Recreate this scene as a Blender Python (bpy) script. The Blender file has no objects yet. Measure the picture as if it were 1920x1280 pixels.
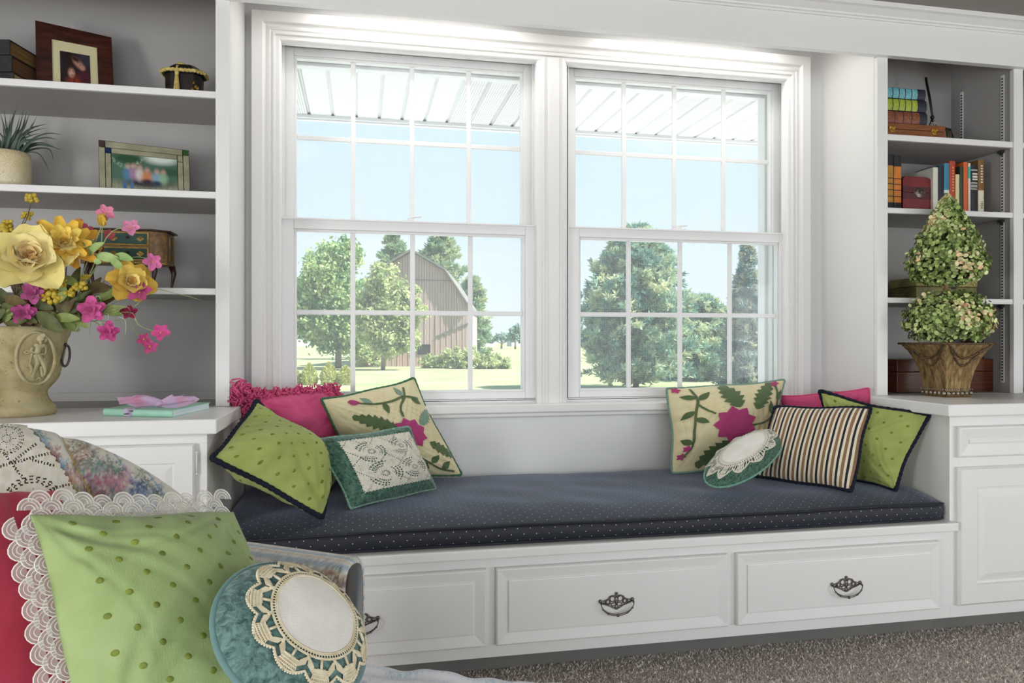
import bpy, bmesh, math, random
import numpy as np
from mathutils import Vector, Matrix
from mathutils.geometry import delaunay_2d_cdt

random.seed(7)
rng = np.random.default_rng(11)
SC = bpy.context.scene
COL = SC.collection

# ------------------------------------------------------------------ camera
TH = math.radians(11.58)          # the camera is turned a little to the right of the window wall's normal
FPX, EYE = 1395.0, 1.045
ST, CT = math.sin(TH), math.cos(TH)
cam_d = bpy.data.cameras.new('camera')
cam_d.sensor_width = 36.0
cam_d.lens = FPX / 1920 * 36.0
cam_d.clip_start, cam_d.clip_end = 0.05, 2000
cam = bpy.data.objects.new('camera', cam_d)
COL.objects.link(cam)
cam.location = (0, 0, EYE)
cam.rotation_euler = (math.pi / 2, 0, -TH)
SC.camera = cam

# ------------------------------------------------------------------ world, sun, lamps, exposure
SC.view_settings.view_transform = 'Standard'
SC.view_settings.look = 'None'
SC.view_settings.gamma = 1.0
SC.view_settings.use_curve_mapping = False
SC.view_settings.exposure = 0.58

SKY = 0.93
wd = bpy.data.worlds.new('sky')
SC.world = wd
wd.use_nodes = True
wt = wd.node_tree
bg = wt.nodes['Background']
tc = wt.nodes.new('ShaderNodeTexCoord')
sx = wt.nodes.new('ShaderNodeSeparateXYZ')
rp = wt.nodes.new('ShaderNodeValToRGB')
wt.links.new(tc.outputs['Generated'], sx.inputs[0])
wt.links.new(sx.outputs['Z'], rp.inputs[0])
e = rp.color_ramp.elements
e[0].position, e[0].color = 0.0, (0.68, 0.75, 0.80, 1)
e[1].position, e[1].color = 1.0, (0.34, 0.52, 0.78, 1)
m_ = rp.color_ramp.elements.new(0.25); m_.color = (0.55, 0.69, 0.80, 1)
cn = wt.nodes.new('ShaderNodeTexNoise'); cn.inputs['Scale'].default_value = 3.0; cn.inputs['Detail'].default_value = 5
cm = wt.nodes.new('ShaderNodeMapping'); cm.inputs['Scale'].default_value = (1, 1, 4)
cr = wt.nodes.new('ShaderNodeValToRGB')
cr.color_ramp.elements[0].position = 0.56; cr.color_ramp.elements[0].color = (0, 0, 0, 1)
cr.color_ramp.elements[1].position = 0.74; cr.color_ramp.elements[1].color = (0.7, 0.7, 0.7, 1)
cx = wt.nodes.new('ShaderNodeMix'); cx.data_type = 'RGBA'
wt.links.new(tc.outputs['Generated'], cm.inputs[0]); wt.links.new(cm.outputs[0], cn.inputs['Vector'])
wt.links.new(cn.outputs[0], cr.inputs[0]); wt.links.new(cr.outputs[0], cx.inputs[0])
wt.links.new(rp.outputs[0], cx.inputs[6]); cx.inputs[7].default_value = (0.80, 0.83, 0.86, 1)
wt.links.new(cx.outputs[2], bg.inputs[0])
bg.inputs[1].default_value = SKY

sun_d = bpy.data.lights.new('sun', 'SUN')
sun_d.energy, sun_d.angle, sun_d.color = 7.5, 0.01, (1.0, 0.96, 0.90)
sun = bpy.data.objects.new('sun', sun_d)
COL.objects.link(sun)
sun.rotation_euler = Vector((-.60, .30, -.74)).to_track_quat('-Z', 'Y').to_euler()
sun.location = (-10, -10, 20)

def area(name, loc, target, sx_, sy_, power, col=(1, 1, 1)):
    d = bpy.data.lights.new(name, 'AREA')
    d.shape, d.size, d.size_y, d.energy, d.color = 'RECTANGLE', sx_, sy_, power, col
    o = bpy.data.objects.new(name, d)
    COL.objects.link(o)
    o.location = loc
    o.rotation_euler = (Vector(target) - Vector(loc)).to_track_quat('-Z', 'Y').to_euler()
    return o
area('rear_fill', (0.9, -3.2, 1.15), (0.9, 3.0, 0.7), 5.0, 2.0, 50, (0.97, 0.98, 1.0))  # broad fill lamp added behind the camera to brighten the room
area('left_fill', (-2.55, 0.0, 1.0), (2.0, 2.8, 1.0), 1.2, 1.2, 50, (0.98, 0.99, 1.0))  # unseen fill lamp added to brighten the alcove's right side
area('right_fill', (4.15, -0.5, 1.0), (-0.4, 2.8, 0.9), 1.2, 1.2, 30, (0.98, 0.99, 1.0))  # unseen fill lamp added to brighten the alcove's left side

for x_ in (0.22, 1.38):            # fill lamps added below the alcove ceiling, hidden behind the valance
    area('alcove_fill', (x_, 2.80, 2.352), (x_, 2.81, 0), 0.75, 0.16, 2.5, (1.0, 0.98, 0.95))

# ------------------------------------------------------------------ picture measurements -> points of the room
def PT(px, py, t):                       # a point at distance t along the viewing axis
    u, v = (px - 960) / FPX, (640 - py) / FPX
    return Vector((t * (ST + u * CT), t * (CT - u * ST), EYE + t * v))
def PY(px, py, Y):                       # a point on the plane y = Y
    u = (px - 960) / FPX
    return PT(px, py, Y / (CT - u * ST))
def PZ(px, py, Z):                       # a point on the plane z = Z
    return PT(px, py, (Z - EYE) * FPX / (640 - py))
def XP(px, Y): return PY(px, 640, Y).x
def ZP(px, py, Y): return PY(px, py, Y).z

# ------------------------------------------------------------------ objects
ROOT = {}
def tag(o, label=None, cat=None, group=None, kind=None):
    if label: o['label'] = label
    if cat: o['category'] = cat
    if group: o['group'] = group
    if kind: o['kind'] = kind
    return o
def empty(name, loc, label=None, cat=None, group=None, kind=None):
    o = bpy.data.objects.new(name, None)
    o.empty_display_size = 0.05
    COL.objects.link(o)
    o.location = loc
    ROOT[o] = Vector(loc)
    return tag(o, label, cat, group, kind)

class MB:
    """collects boxes, tubes, grids ... in room coordinates, then links them as ONE mesh object"""
    def __init__(s): s.v, s.f, s.n, s.uv, s.col = [], [], 0, None, None
    def add(s, verts, faces):
        b = s.n
        verts = [tuple(p) for p in verts]
        s.v += verts; s.n += len(verts)
        s.f += [tuple(i + b for i in f) for f in faces]
        return s
    def arr(s, V, F):
        b = s.n
        s.v += V.tolist(); s.n += len(V)
        s.f += (F + b).tolist()
        return s
    def box(s, x0, x1, y0, y1, z0, z1):
        P = [(x, y, z) for z in (z0, z1) for y in (y0, y1) for x in (x0, x1)]
        return s.add(P, [(0, 2, 3, 1), (4, 5, 7, 6), (0, 1, 5, 4), (2, 6, 7, 3), (0, 4, 6, 2), (1, 3, 7, 5)])
    def obox(s, o, ex, ey, ez):            # oriented box from a corner and three edge vectors
        o, ex, ey, ez = map(Vector, (o, ex, ey, ez))
        P = [o + ex * a + ey * b + ez * c for c in (0, 1) for b in (0, 1) for a in (0, 1)]
        return s.add(P, [(0, 2, 3, 1), (4, 5, 7, 6), (0, 1, 5, 4), (2, 6, 7, 3), (0, 4, 6, 2), (1, 3, 7, 5)])
    def tube(s, pts, r, n=6, closed=False, cap=True):
        pts = [Vector(p) for p in pts]
        N = len(pts)
        rs = r if hasattr(r, '__len__') else [r] * N
        V, F = [], []
        ref = None
        for i, p in enumerate(pts):
            a = pts[(i - 1) % N] if (closed or i > 0) else p
            b = pts[(i + 1) % N] if (closed or i < N - 1) else p
            d = (b - a)
            d = d.normalized() if d.length > 1e-9 else Vector((0, 0, 1))
            if ref is None:
                ref = d.orthogonal()
            ref = (ref - d * ref.dot(d))
            ref = ref.normalized() if ref.length > 1e-6 else d.orthogonal().normalized()
            w = d.cross(ref)
            for k in range(n):
                q = 2 * math.pi * k / n
                V.append(p + (ref * math.cos(q) + w * math.sin(q)) * rs[i])
        M = N if closed else N - 1
        for i in range(M):
            j = (i + 1) % N
            for k in range(n):
                l = (k + 1) % n
                F.append((i * n + k, i * n + l, j * n + l, j * n + k))
        if cap and not closed:
            F.append(tuple(range(n))[::-1]); F.append(tuple((N - 1) * n + k for k in range(n)))
        return s.add(V, F)
    def lathe(s, c, prof, n=24, axis=None, cap=True):      # prof: (radius, height) about a vertical axis (or given axis)
        c = Vector(c)
        q = Vector((0, 0, 1)).rotation_difference(Vector(axis).normalized()) if axis is not None else None
        V, F = [], []
        for r, h in prof:
            for k in range(n):
                a = 2 * math.pi * k / n
                p = Vector((r * math.cos(a), r * math.sin(a), h))
                V.append(c + (q @ p if q else p))
        for i in range(len(prof) - 1):
            for k in range(n):
                l = (k + 1) % n
                F.append((i * n + k, i * n + l, (i + 1) * n + l, (i + 1) * n + k))
        if cap:
            F.append(tuple(range(n))[::-1]); F.append(tuple((len(prof) - 1) * n + k for k in range(n)))
        return s.add(V, F)
    def ball(s, c, r, n=8, m=6, sc=(1, 1, 1), rot=None):
        V, F = [], []
        c = Vector(c)
        for i in range(m + 1):
            t = math.pi * i / m
            for k in range(n):
                a = 2 * math.pi * k / n
                p = Vector((r * sc[0] * math.sin(t) * math.cos(a), r * sc[1] * math.sin(t) * math.sin(a), r * sc[2] * math.cos(t)))
                V.append(c + (rot @ p if rot else p))
        for i in range(m):
            for k in range(n):
                l = (k + 1) % n
                F.append((i * n + k, (i + 1) * n + k, (i + 1) * n + l, i * n + l))
        return s.add(V, F)
    def sweep(s, prof, path, closed=False):   # prof: list of (offset_out, offset_y) ; path: rectangle corners handled by caller
        raise NotImplementedError
    def build(s, name, mat, parent=None, smooth=False, bevel=0.0, seg=2, root=None, uv=None, col=None, angle=None, sub=0):
        me = bpy.data.meshes.new(name)
        rt = parent
        off = None
        if parent is not None:
            off = ROOT[parent]
        V = np.array(s.v, dtype=np.float64).reshape(-1, 3)
        if off is None:
            mn, mx = V.min(0), V.max(0)
            off = Vector(((mn[0] + mx[0]) / 2, (mn[1] + mx[1]) / 2, mn[2])) if root is None else Vector(root)
        V = V - np.array(off)
        me.from_pydata(V.tolist(), [], s.f)
        if uv is not None:
            l = me.uv_layers.new(name='UVMap')
            idx = np.empty(len(me.loops), dtype=np.int32)
            me.loops.foreach_get('vertex_index', idx)
            l.data.foreach_set('uv', np.asarray(uv, dtype=np.float32)[idx].ravel())
        if col is not None:
            a = me.color_attributes.new('Col', 'FLOAT_COLOR', 'POINT')
            c4 = np.ones((len(V), 4), dtype=np.float32); c4[:, :3] = col
            a.data.foreach_set('color', c4.ravel())
        if smooth:
            me.polygons.foreach_set('use_smooth', [True] * len(me.polygons))
        if angle is not None:
            me.polygons.foreach_set('use_smooth', [True] * len(me.polygons))
            me.set_sharp_from_angle(angle=math.radians(angle))
        me.materials.append(mat)
        me.update()
        o = bpy.data.objects.new(name, me)
        COL.objects.link(o)
        if parent is not None:
            o.parent = parent
        else:
            o.location = off
        ROOT[o] = Vector(off)
        if bevel > 0:
            b = o.modifiers.new('bevel', 'BEVEL')
            b.width, b.segments, b.limit_method, b.angle_limit = bevel, seg, 'ANGLE', math.radians(40)
        if sub:
            u = o.modifiers.new('sub', 'SUBSURF'); u.levels = u.render_levels = sub
        return o

def grid_faces(nu, nv, wrap=False):
    i, j = np.meshgrid(np.arange(nu - (0 if wrap else 1)), np.arange(nv - 1), indexing='ij')
    i, j = i.ravel(), j.ravel()
    i2 = (i + 1) % nu
    return np.stack([i * nv + j, i2 * nv + j, i2 * nv + j + 1, i * nv + j + 1], 1)

# ------------------------------------------------------------------ materials
def lin(h):
    if isinstance(h, str):
        h = h.lstrip('#')
        c = [int(h[i:i + 2], 16) / 255 for i in (0, 2, 4)]
    else:
        c = h
    return tuple((x / 12.92 if x <= 0.04045 else ((x + 0.055) / 1.055) ** 2.4) for x in c)

class NT:
    def __init__(s, name):
        s.m = bpy.data.materials.new(name)
        s.m.use_nodes = True
        s.t = s.m.node_tree
        s.b = s.t.nodes['Principled BSDF']
        s.out = s.t.nodes['Material Output']
    def n(s, typ, **kw):
        q = s.t.nodes.new('ShaderNode' + typ)
        for k, v in kw.items(): setattr(q, k, v)
        return q
    def put(s, sock, v):
        if hasattr(v, 'is_output'): s.t.links.new(v, sock)
        elif v is not None:
            if sock.type == 'RGBA' and len(v) == 3: v = (*v, 1)
            sock.default_value = v
    def math(s, op, a, b=None, c=None):
        q = s.n('Math', operation=op)
        s.put(q.inputs[0], a)
        if b is not None: s.put(q.inputs[1], b)
        if c is not None: s.put(q.inputs[2], c)
        return q.outputs[0]
    def coord(s, which='Object', scale=(1, 1, 1), rot=(0, 0, 0)):
        q = s.n('TexCoord'); mp = s.n('Mapping')
        s.put(mp.inputs['Scale'], scale); s.put(mp.inputs['Rotation'], rot)
        s.t.links.new(q.outputs[which], mp.inputs[0])
        return mp.outputs[0]
    def noise(s, vec, scale, detail=3, rough=.5, dist=0):
        q = s.n('TexNoise')
        s.put(q.inputs['Vector'], vec); q.inputs['Scale'].default_value = scale
        q.inputs['Detail'].default_value = detail; q.inputs['Roughness'].default_value = rough
        q.inputs['Distortion'].default_value = dist
        return q.outputs[0]
    def vor(s, vec, scale, feature='F1', out=0):
        q = s.n('TexVoronoi', feature=feature)
        s.put(q.inputs['Vector'], vec); q.inputs['Scale'].default_value = scale
        return q.outputs[out]
    def ramp(s, fac, stops, const=False):
        q = s.n('ValToRGB')
        r = q.color_ramp
        if const: r.interpolation = 'CONSTANT'
        while len(r.elements) < len(stops): r.elements.new(0.5)
        for el, (p, c) in zip(r.elements, stops):
            el.position = p; el.color = (*c, 1) if len(c) == 3 else c
        s.put(q.inputs[0], fac)
        return q.outputs[0]
    def mix(s, fac, a, b, blend='MIX'):
        q = s.n('Mix', data_type='RGBA', blend_type=blend)
        s.put(q.inputs[0], fac); s.put(q.inputs[6], a); s.put(q.inputs[7], b)
        return q.outputs[2]
    def bump(s, h, strength=.3, dist=.001):
        q = s.n('Bump')
        q.inputs['Strength'].default_value = strength; q.inputs['Distance'].default_value = dist
        s.put(q.inputs['Height'], h)
        s.t.links.new(q.outputs[0], s.b.inputs['Normal'])
        return q.outputs[0]
    def set(s, **kw):
        names = dict(col='Base Color', rough='Roughness', metal='Metallic', sheen='Sheen Weight', sheent='Sheen Tint', sheenr='Sheen Roughness', spec='Specular IOR Level',
                     coat='Coat Weight', alpha='Alpha', trans='Transmission Weight', sub='Subsurface Weight', em='Emission Color', ems='Emission Strength')
        for k, v in kw.items(): s.put(s.b.inputs[names[k]], v)
        return s

def paint(name, col, rough=.5, col2=None, scale=8., bump=0., bscale=150., metal=0., sheen=0., spec=.5, stretch=(1, 1, 1), lo=.35, hi=.65, coat=0., detail=4):
    k = NT(name)
    c = k.coord('Object', stretch)
    col = lin(col) if isinstance(col, str) else col
    c2 = (lin(col2) if isinstance(col2, str) else col2) if col2 is not None else tuple(x * .93 for x in col)
    f = k.noise(c, scale, detail)
    k.set(col=k.ramp(f, [(lo, col), (hi, c2)]), rough=rough, metal=metal, sheen=sheen, spec=spec, coat=coat)
    if bump: k.bump(k.noise(c, bscale, 2), bump)
    return k.m
def vcol(name, rough=.8, bump=0., bscale=300., spec=.3, sheen=0., stretch=(1, 1, 1)):
    k = NT(name)
    a = k.n('Attribute', attribute_name='Col')
    k.set(col=a.outputs['Color'], rough=rough, spec=spec, sheen=sheen)
    if bump: k.bump(k.noise(k.coord('Object', stretch), bscale, 2), bump)
    return k.m

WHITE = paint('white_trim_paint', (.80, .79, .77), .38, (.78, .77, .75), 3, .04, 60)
WALLP = paint('wall_paint', (.78, .78, .78), .6, (.76, .76, .76), 3, .05, 120)
SASHP = paint('sash_vinyl', (.80, .80, .79), .33, (.78, .78, .77), 3)
CASE_SHADE = paint('bookcase_painted_shade', (.40, .385, .37), .5, (.385, .37, .355), 2, .05, 90)  # white bookcase darkened: the shade inside the shelves is put into the colour
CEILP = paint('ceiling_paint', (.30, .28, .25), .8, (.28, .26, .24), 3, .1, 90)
DARK = paint('dark_gap', (.03, .03, .03), .7)
# ================================================================== THE ROOM
XL, XR = -0.4265, 2.035            # alcove sides
YB, YS, YW = 2.257, 2.63, 3.0      # cabinet fronts, bookcase fronts, window wall
ZC = 2.37
W1 = (-0.301, 0.7235); W2 = (0.854, 1.882)     # window openings
ZS, ZH = 0.805, 2.235

def struct(name, mb, mat, **kw):
    return tag(mb.build(name, mat, **kw), kind='structure')

# ---- floor: carpet
k = NT('carpet_weave')
c = k.coord('Object')
k.set(col=k.ramp(k.noise(c, 420, 2, .7), [(.3, lin('81786f')), (.5, lin('b9afa6')), (.7, lin('e2d8ce'))]), rough=.95, spec=.1)
k.bump(k.noise(c, 500, 2), .8, .004)
CARPET = k.m
floor = struct('floor', MB().box(-2.6, 4.2, -3.4, 3.0, -.06, 0.0), CARPET)

k = NT('carpet_fibre')
a = k.n('Attribute', attribute_name='Col')
k.set(col=a.outputs['Color'], rough=.95, spec=.1)
N = 42000
gx = rng.uniform(.1, 2.75, N); gy = rng.uniform(1.55, 2.36, N)
hh = rng.uniform(.004, .008, N); an = rng.uniform(0, 6.28, N); w = rng.uniform(.0022, .004, N)
lean = rng.normal(0, .004, (N, 2))
V = np.zeros((N, 4, 3))
for q in range(3):
    V[:, q, 0] = gx + w * np.cos(an + q * 2.094); V[:, q, 1] = gy + w * np.sin(an + q * 2.094); V[:, q, 2] = 0.0
V[:, 3, 0] = gx + lean[:, 0]; V[:, 3, 1] = gy + lean[:, 1]; V[:, 3, 2] = hh
F = np.array([[0, 1, 3], [1, 2, 3], [2, 0, 3]])
FF = (F[None] + (np.arange(N) * 4)[:, None, None]).reshape(-1, 3)
pal = np.array([lin('8f857d'), lin('bcb2a9'), lin('d4cac0'), lin('efe7dd'), lin('a99d93'), lin('c2bab4')])
pc = pal[rng.choice(6, N, p=[.16, .26, .24, .12, .12, .10])]
mb = MB().arr(V.reshape(-1, 3), FF)
pile = mb.build('carpet_pile', k.m, floor, col=np.repeat(pc, 4, 0))
tag(pile, kind='stuff')

# ---- walls
mb = MB()
mb.box(-2.6, W1[0], YW, 3.16, -.5, 2.5).box(W2[1], 4.2, YW, 3.16, -.5, 2.5).box(W1[1], W2[0], YW, 3.16, ZS, ZH)
mb.box(W1[0], W2[1], YW, 3.16, -.5, ZS).box(W1[0], W2[1], YW, 3.16, ZH, 2.5)
struct('wall_back', mb, WALLP)
struct('wall_left', MB().box(-2.7, -2.6, -3.4, 3.16, -.5, 2.5), WALLP)
struct('wall_right', MB().box(4.2, 4.3, -3.4, 3.16, -.5, 2.5), WALLP)
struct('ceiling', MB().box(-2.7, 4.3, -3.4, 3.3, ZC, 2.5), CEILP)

# ---- valance above the alcove and the bookcases
struct('trim_1', MB().box(-2.6, 4.2, 2.605, 2.637, 2.186, ZC), WHITE, bevel=.0015)
mb = MB()
prof = [(2.605, 2.318), (2.597, 2.318), (2.597, 2.325), (2.600, 2.327), (2.593, 2.329), (2.593, 2.336), (2.588, 2.338), (2.578, 2.343), (2.566, 2.350), (2.556, 2.352), (2.550, 2.352), (2.550, ZC), (2.605, ZC)]
P = [(x, y, z) for x in (-2.6, 4.2) for y, z in prof]
n = len(prof)
mb.add(P, [(i, (i + 1) % n, n + (i + 1) % n, n + i) for i in range(n)])
struct('trim_2', mb, WHITE)

# ---- window casing: mitred stepped moulding round both windows, a mullion casing between them
def mitre(mb, x0, x1, z0, z1, prof):       # up the left side, across the top, down the right
    n = len(prof)
    P = []
    for d, y in prof: P.append((x0 + d, y, z0))
    for d, y in prof: P.append((x0 + d, y, z1 - d))
    for d, y in prof: P.append((x1 - d, y, z1 - d))
    for d, y in prof: P.append((x1 - d, y, z0))
    return mb.add(P, [(s * n + i, s * n + i + 1, (s + 1) * n + i + 1, (s + 1) * n + i) for s in range(3) for i in range(n - 1)])
cw = 0.106
CX0, CX1 = -0.401, 1.951
prof = [(0, 3.001), (0, 2.952), (.003, 2.949), (.040, 2.949), (.043, 2.952), (.046, 2.960), (.052, 2.963), (.060, 2.958), (.066, 2.958), (.070, 2.964), (.074, 2.964), (.077, 2.959), (.083, 2.959), (.086, 2.967), (.100, 2.967), (.104, 2.970), (.106, 2.974), (.106, 3.012)]
mb = mitre(MB(), CX0, CX1, .79, 2.302, prof)
mb.v = [(x + (-.034 if False else 0), y, z) for x, y, z in mb.v]
casing = struct('trim_3', mb, WHITE, angle=35)
mb = MB()
pm = [(.713, 3.012), (.713, 2.974), (.717, 2.970), (.733, 2.967), (.735, 2.959), (.742, 2.957), (.745, 2.963), (.757, 2.963), (.760, 2.957), (.803, 2.957), (.806, 2.963), (.818, 2.963), (.821, 2.957), (.828, 2.959), (.830, 2.967), (.834, 2.970), (.839, 2.974), (.839, 3.012)]
P = [(x + .0 , y, z) for z in (.79, 2.21) for x, y in pm]
n = len(pm)
mb.add(P, [(i, i + 1, n + i + 1, n + i) for i in range(n - 1)])
mb.build('mullion_casing', WHITE, casing, angle=35)
# window stool (inside sill) with bead
sill = struct('trim_4', MB().box(XL, XR, 2.925, 3.012, .757, .792), WHITE, bevel=.006, seg=3)
MB().box(XL, XR, 2.955, 3.0, .738, .757).build('stool_bead', WHITE, sill, bevel=.006, seg=3)

# ---- windows
k = NT('window_glass')
tr = k.n('BsdfTransparent'); gl = k.n('BsdfGlossy'); fr = k.n('Fresnel'); mx = k.n('MixShader')
tr.inputs[0].default_value = (.97, .985, .985, 1); gl.inputs['Roughness'].default_value = .02
fr.inputs[0].default_value = 1.22
k.t.links.new(fr.outputs[0], mx.inputs[0]); k.t.links.new(tr.outputs[0], mx.inputs[1]); k.t.links.new(gl.outputs[0], mx.inputs[2])
k.t.links.new(mx.outputs[0], k.out.inputs[0])
GLASS = k.m
k = NT('insect_mesh')           # woven fibreglass screen: fine threads with open cells
uvw = k.coord('Object')
sep = k.n('SeparateXYZ'); k.put(sep.inputs[0], uvw)
def thread(ax):
    return k.math('LESS_THAN', k.math('FRACT', k.math('MULTIPLY', sep.outputs[ax], 1 / .0033)), .10)
th = k.math('MAXIMUM', thread(0), thread(2))
tr = k.n('BsdfTransparent'); di = k.n('BsdfDiffuse'); tl = k.n('BsdfTranslucent'); m1 = k.n('MixShader'); m2 = k.n('MixShader')
di.inputs[0].default_value = (.80, .82, .82, 1); tl.inputs[0].default_value = (.80, .82, .82, 1); m1.inputs[0].default_value = .6
k.t.links.new(di.outputs[0], m1.inputs[1]); k.t.links.new(tl.outputs[0], m1.inputs[2])
k.t.links.new(th, m2.inputs[0]); k.t.links.new(tr.outputs[0], m2.inputs[1]); k.t.links.new(m1.outputs[0], m2.inputs[2])
k.t.links.new(m2.outputs[0], k.out.inputs[0])
SCREEN = k.m

def sash(win, name, x0, x1, z0, z1, y0, y1, gx0, gx1, gz0, gz1, mz, mxs):
    mb = MB()
    mb.box(x0, gx0, y0, y1, z0, z1).box(gx1, x1, y0, y1, z0, z1).box(gx0, gx1, y0, y1, gz1, z1).box(gx0, gx1, y0, y1, z0, gz0)
    s = mb.build(name, SASHP, win, bevel=.0025)
    # glazing bead: a thin inner lip round the opening
    lip = MB(); l = .009; ya, yb = y0 + .008, y1 - .006
    lip.box(gx0, gx0 + l, ya, yb, gz0, gz1).box(gx1 - l, gx1, ya, yb, gz0, gz1).box(gx0 + l, gx1 - l, ya, yb, gz1 - l, gz1).box(gx0 + l, gx1 - l, ya, yb, gz0, gz0 + l)
    lip.build('glazing_bead', SASHP, s, bevel=.001)
    ym = (y0 + y1) / 2
    xs = [gx0 + l] + list(mxs) + [gx1 - l]; hw = .0095
    for x in mxs:
        MB().box(x - hw, x + hw, ym - .006, ym + .006, gz0 + l, gz1 - l).build('muntin', SASHP, s, bevel=.002)
    MB().box(gx0 + l, gx1 - l, ym - .005, ym + .007, mz - hw, mz + hw).build('muntin', SASHP, s, bevel=.002)
    zs = [gz0 + l, mz, gz1 - l]
    for i in range(4):
        for j in range(2):
            a = xs[i] + (hw if i else 0); b = xs[i + 1] - (hw if i < 3 else 0)
            c0 = zs[j] + (hw if j else 0); d = zs[j + 1] - (hw if j < 1 else 0)
            MB().add([(a, ym, c0), (b, ym, c0), (b, ym, d), (a, ym, d)], [(0, 1, 2, 3)]).build('pane', GLASS, s)
    return s

for wi, (x0, x1) in enumerate((W1, W2)):
    w = empty('window_%d' % (wi + 1), ((x0 + x1) / 2, YW, ZS), kind='structure')
    mb = MB()     # jamb liner: sides, head and sill of the opening with parting stops
    mb.box(x0 - .005, x0 + .003, 3.0, 3.24, ZS, ZH).box(x1 - .003, x1 + .005, 3.0, 3.24, ZS, ZH)
    mb.box(x0, x1, 3.005, 3.24, 2.215, ZH + .005).box(x0, x1, 3.0, 3.24, ZS - .004, ZS + .004)
    mb.box(x0, x0 + .012, 3.047, 3.058, ZS, ZH).box(x1 - .012, x1, 3.047, 3.058, ZS, ZH)
    mb.box(x0, x0 + .022, 3.112, 3.24, ZS, ZH).box(x1 - .022, x1, 3.112, 3.24, ZS, ZH).box(x0, x1, 3.112, 3.24, 2.19, ZH).box(x0, x1, 3.112, 3.26, ZS, .826)
    mb.build('jamb', SASHP, w, bevel=.0015)
    wd_ = x1 - x0
    sx0 = [x0 + .276, x0 + .512, x0 + .748]
    lo = sash(w, 'lower_sash', x0 + .0015, x1 - .0015, ZS + .005, 1.527, 3.006, 3.044, x0 + .0505, x1 - .0505, .838, 1.484, 1.160, [x0 + .275, x0 + .511, x0 + .746])
    MB().box(x0 + .0015, x1 - .0015, 3.0, 3.046, 1.520, 1.528).build('meeting_lip', SASHP, lo, bevel=.002)
    up = sash(w, 'upper_sash', x0 + .004, x1 - .004, 1.49, 2.214, 3.066, 3.108, x0 + .046, x1 - .046, 1.53, 2.182, 1.8605, sx0)
    # sash lock on the meeting rail
    lk = MB(); cx = x0 + .508
    lk.box(cx - .04, cx + .03, 3.010, 3.040, 1.527, 1.533)
    lk.lathe((cx - .005, 3.025, 1.533), [(.014, 0), (.014, .008), (.006, .010)], 12)
    lk.obox((cx - .012, 3.016, 1.541), (.05, .006, .006), (-.001, .012, 0), (0, 0, .006))
    lk.build('sash_lock', SASHP, w, bevel=.0015)
    sc_ = MB(); y = 3.165
    sc_.add([(x0 + .03, y, .83), (x1 - .03, y, .83), (x1 - .03, y, 2.19), (x0 + .03, y, 2.19)], [(0, 1, 2, 3)])
    s = sc_.build('insect_screen', SCREEN, w)
    fr_ = MB()
    fr_.box(x0 + .022, x0 + .036, 3.155, 3.175, .826, 2.19).box(x1 - .036, x1 - .022, 3.155, 3.175, .826, 2.19).box(x0 + .036, x1 - .036, 3.155, 3.175, 2.176, 2.19).box(x0 + .036, x1 - .036, 3.155, 3.175, .826, .835).box(x0 + .036, x1 - .036, 3.158, 3.172, 1.50, 1.512)
    fr_.build('screen_frame', SASHP, s, bevel=.001)

# ================================================================== BUILT-IN FURNITURE
def raised(mb, x0, x1, z0, z1, yf, th, edge, w, dep):
    """a raised-panel front facing -y: bevelled edge, flat border, sunk slope to a raised field"""
    yb = yf + th
    rings = [(0, yb), (0, yf + edge), (edge, yf), (w - .012, yf), (w - .010, yf + .0005), (w, yf - dep)]
    return rings
def front(x0, x1, z0, z1, rings):
    mb = MB(); P = []
    for d, y in rings: P += [(x0 + d, y, z0 + d), (x1 - d, y, z0 + d), (x1 - d, y, z1 - d), (x0 + d, y, z1 - d)]
    F = []
    for r in range(len(rings) - 1):
        for q in range(4):
            a, b = r * 4 + q, r * 4 + (q + 1) % 4
            F.append((a, b, b + 4, a + 4))
    m = (len(rings) - 1) * 4
    F.append((m, m + 1, m + 2, m + 3)); F.append((3, 2, 1, 0))
    return mb.add(P, F)

def ring_pts(c, r, n=14, a0=0, a1=2 * math.pi, sx_=1, sz_=1):
    return [(c[0] + r * sx_ * math.cos(a0 + (a1 - a0) * i / n), c[1], c[2] + r * sz_ * math.sin(a0 + (a1 - a0) * i / n)) for i in range(n + 1)]

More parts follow.
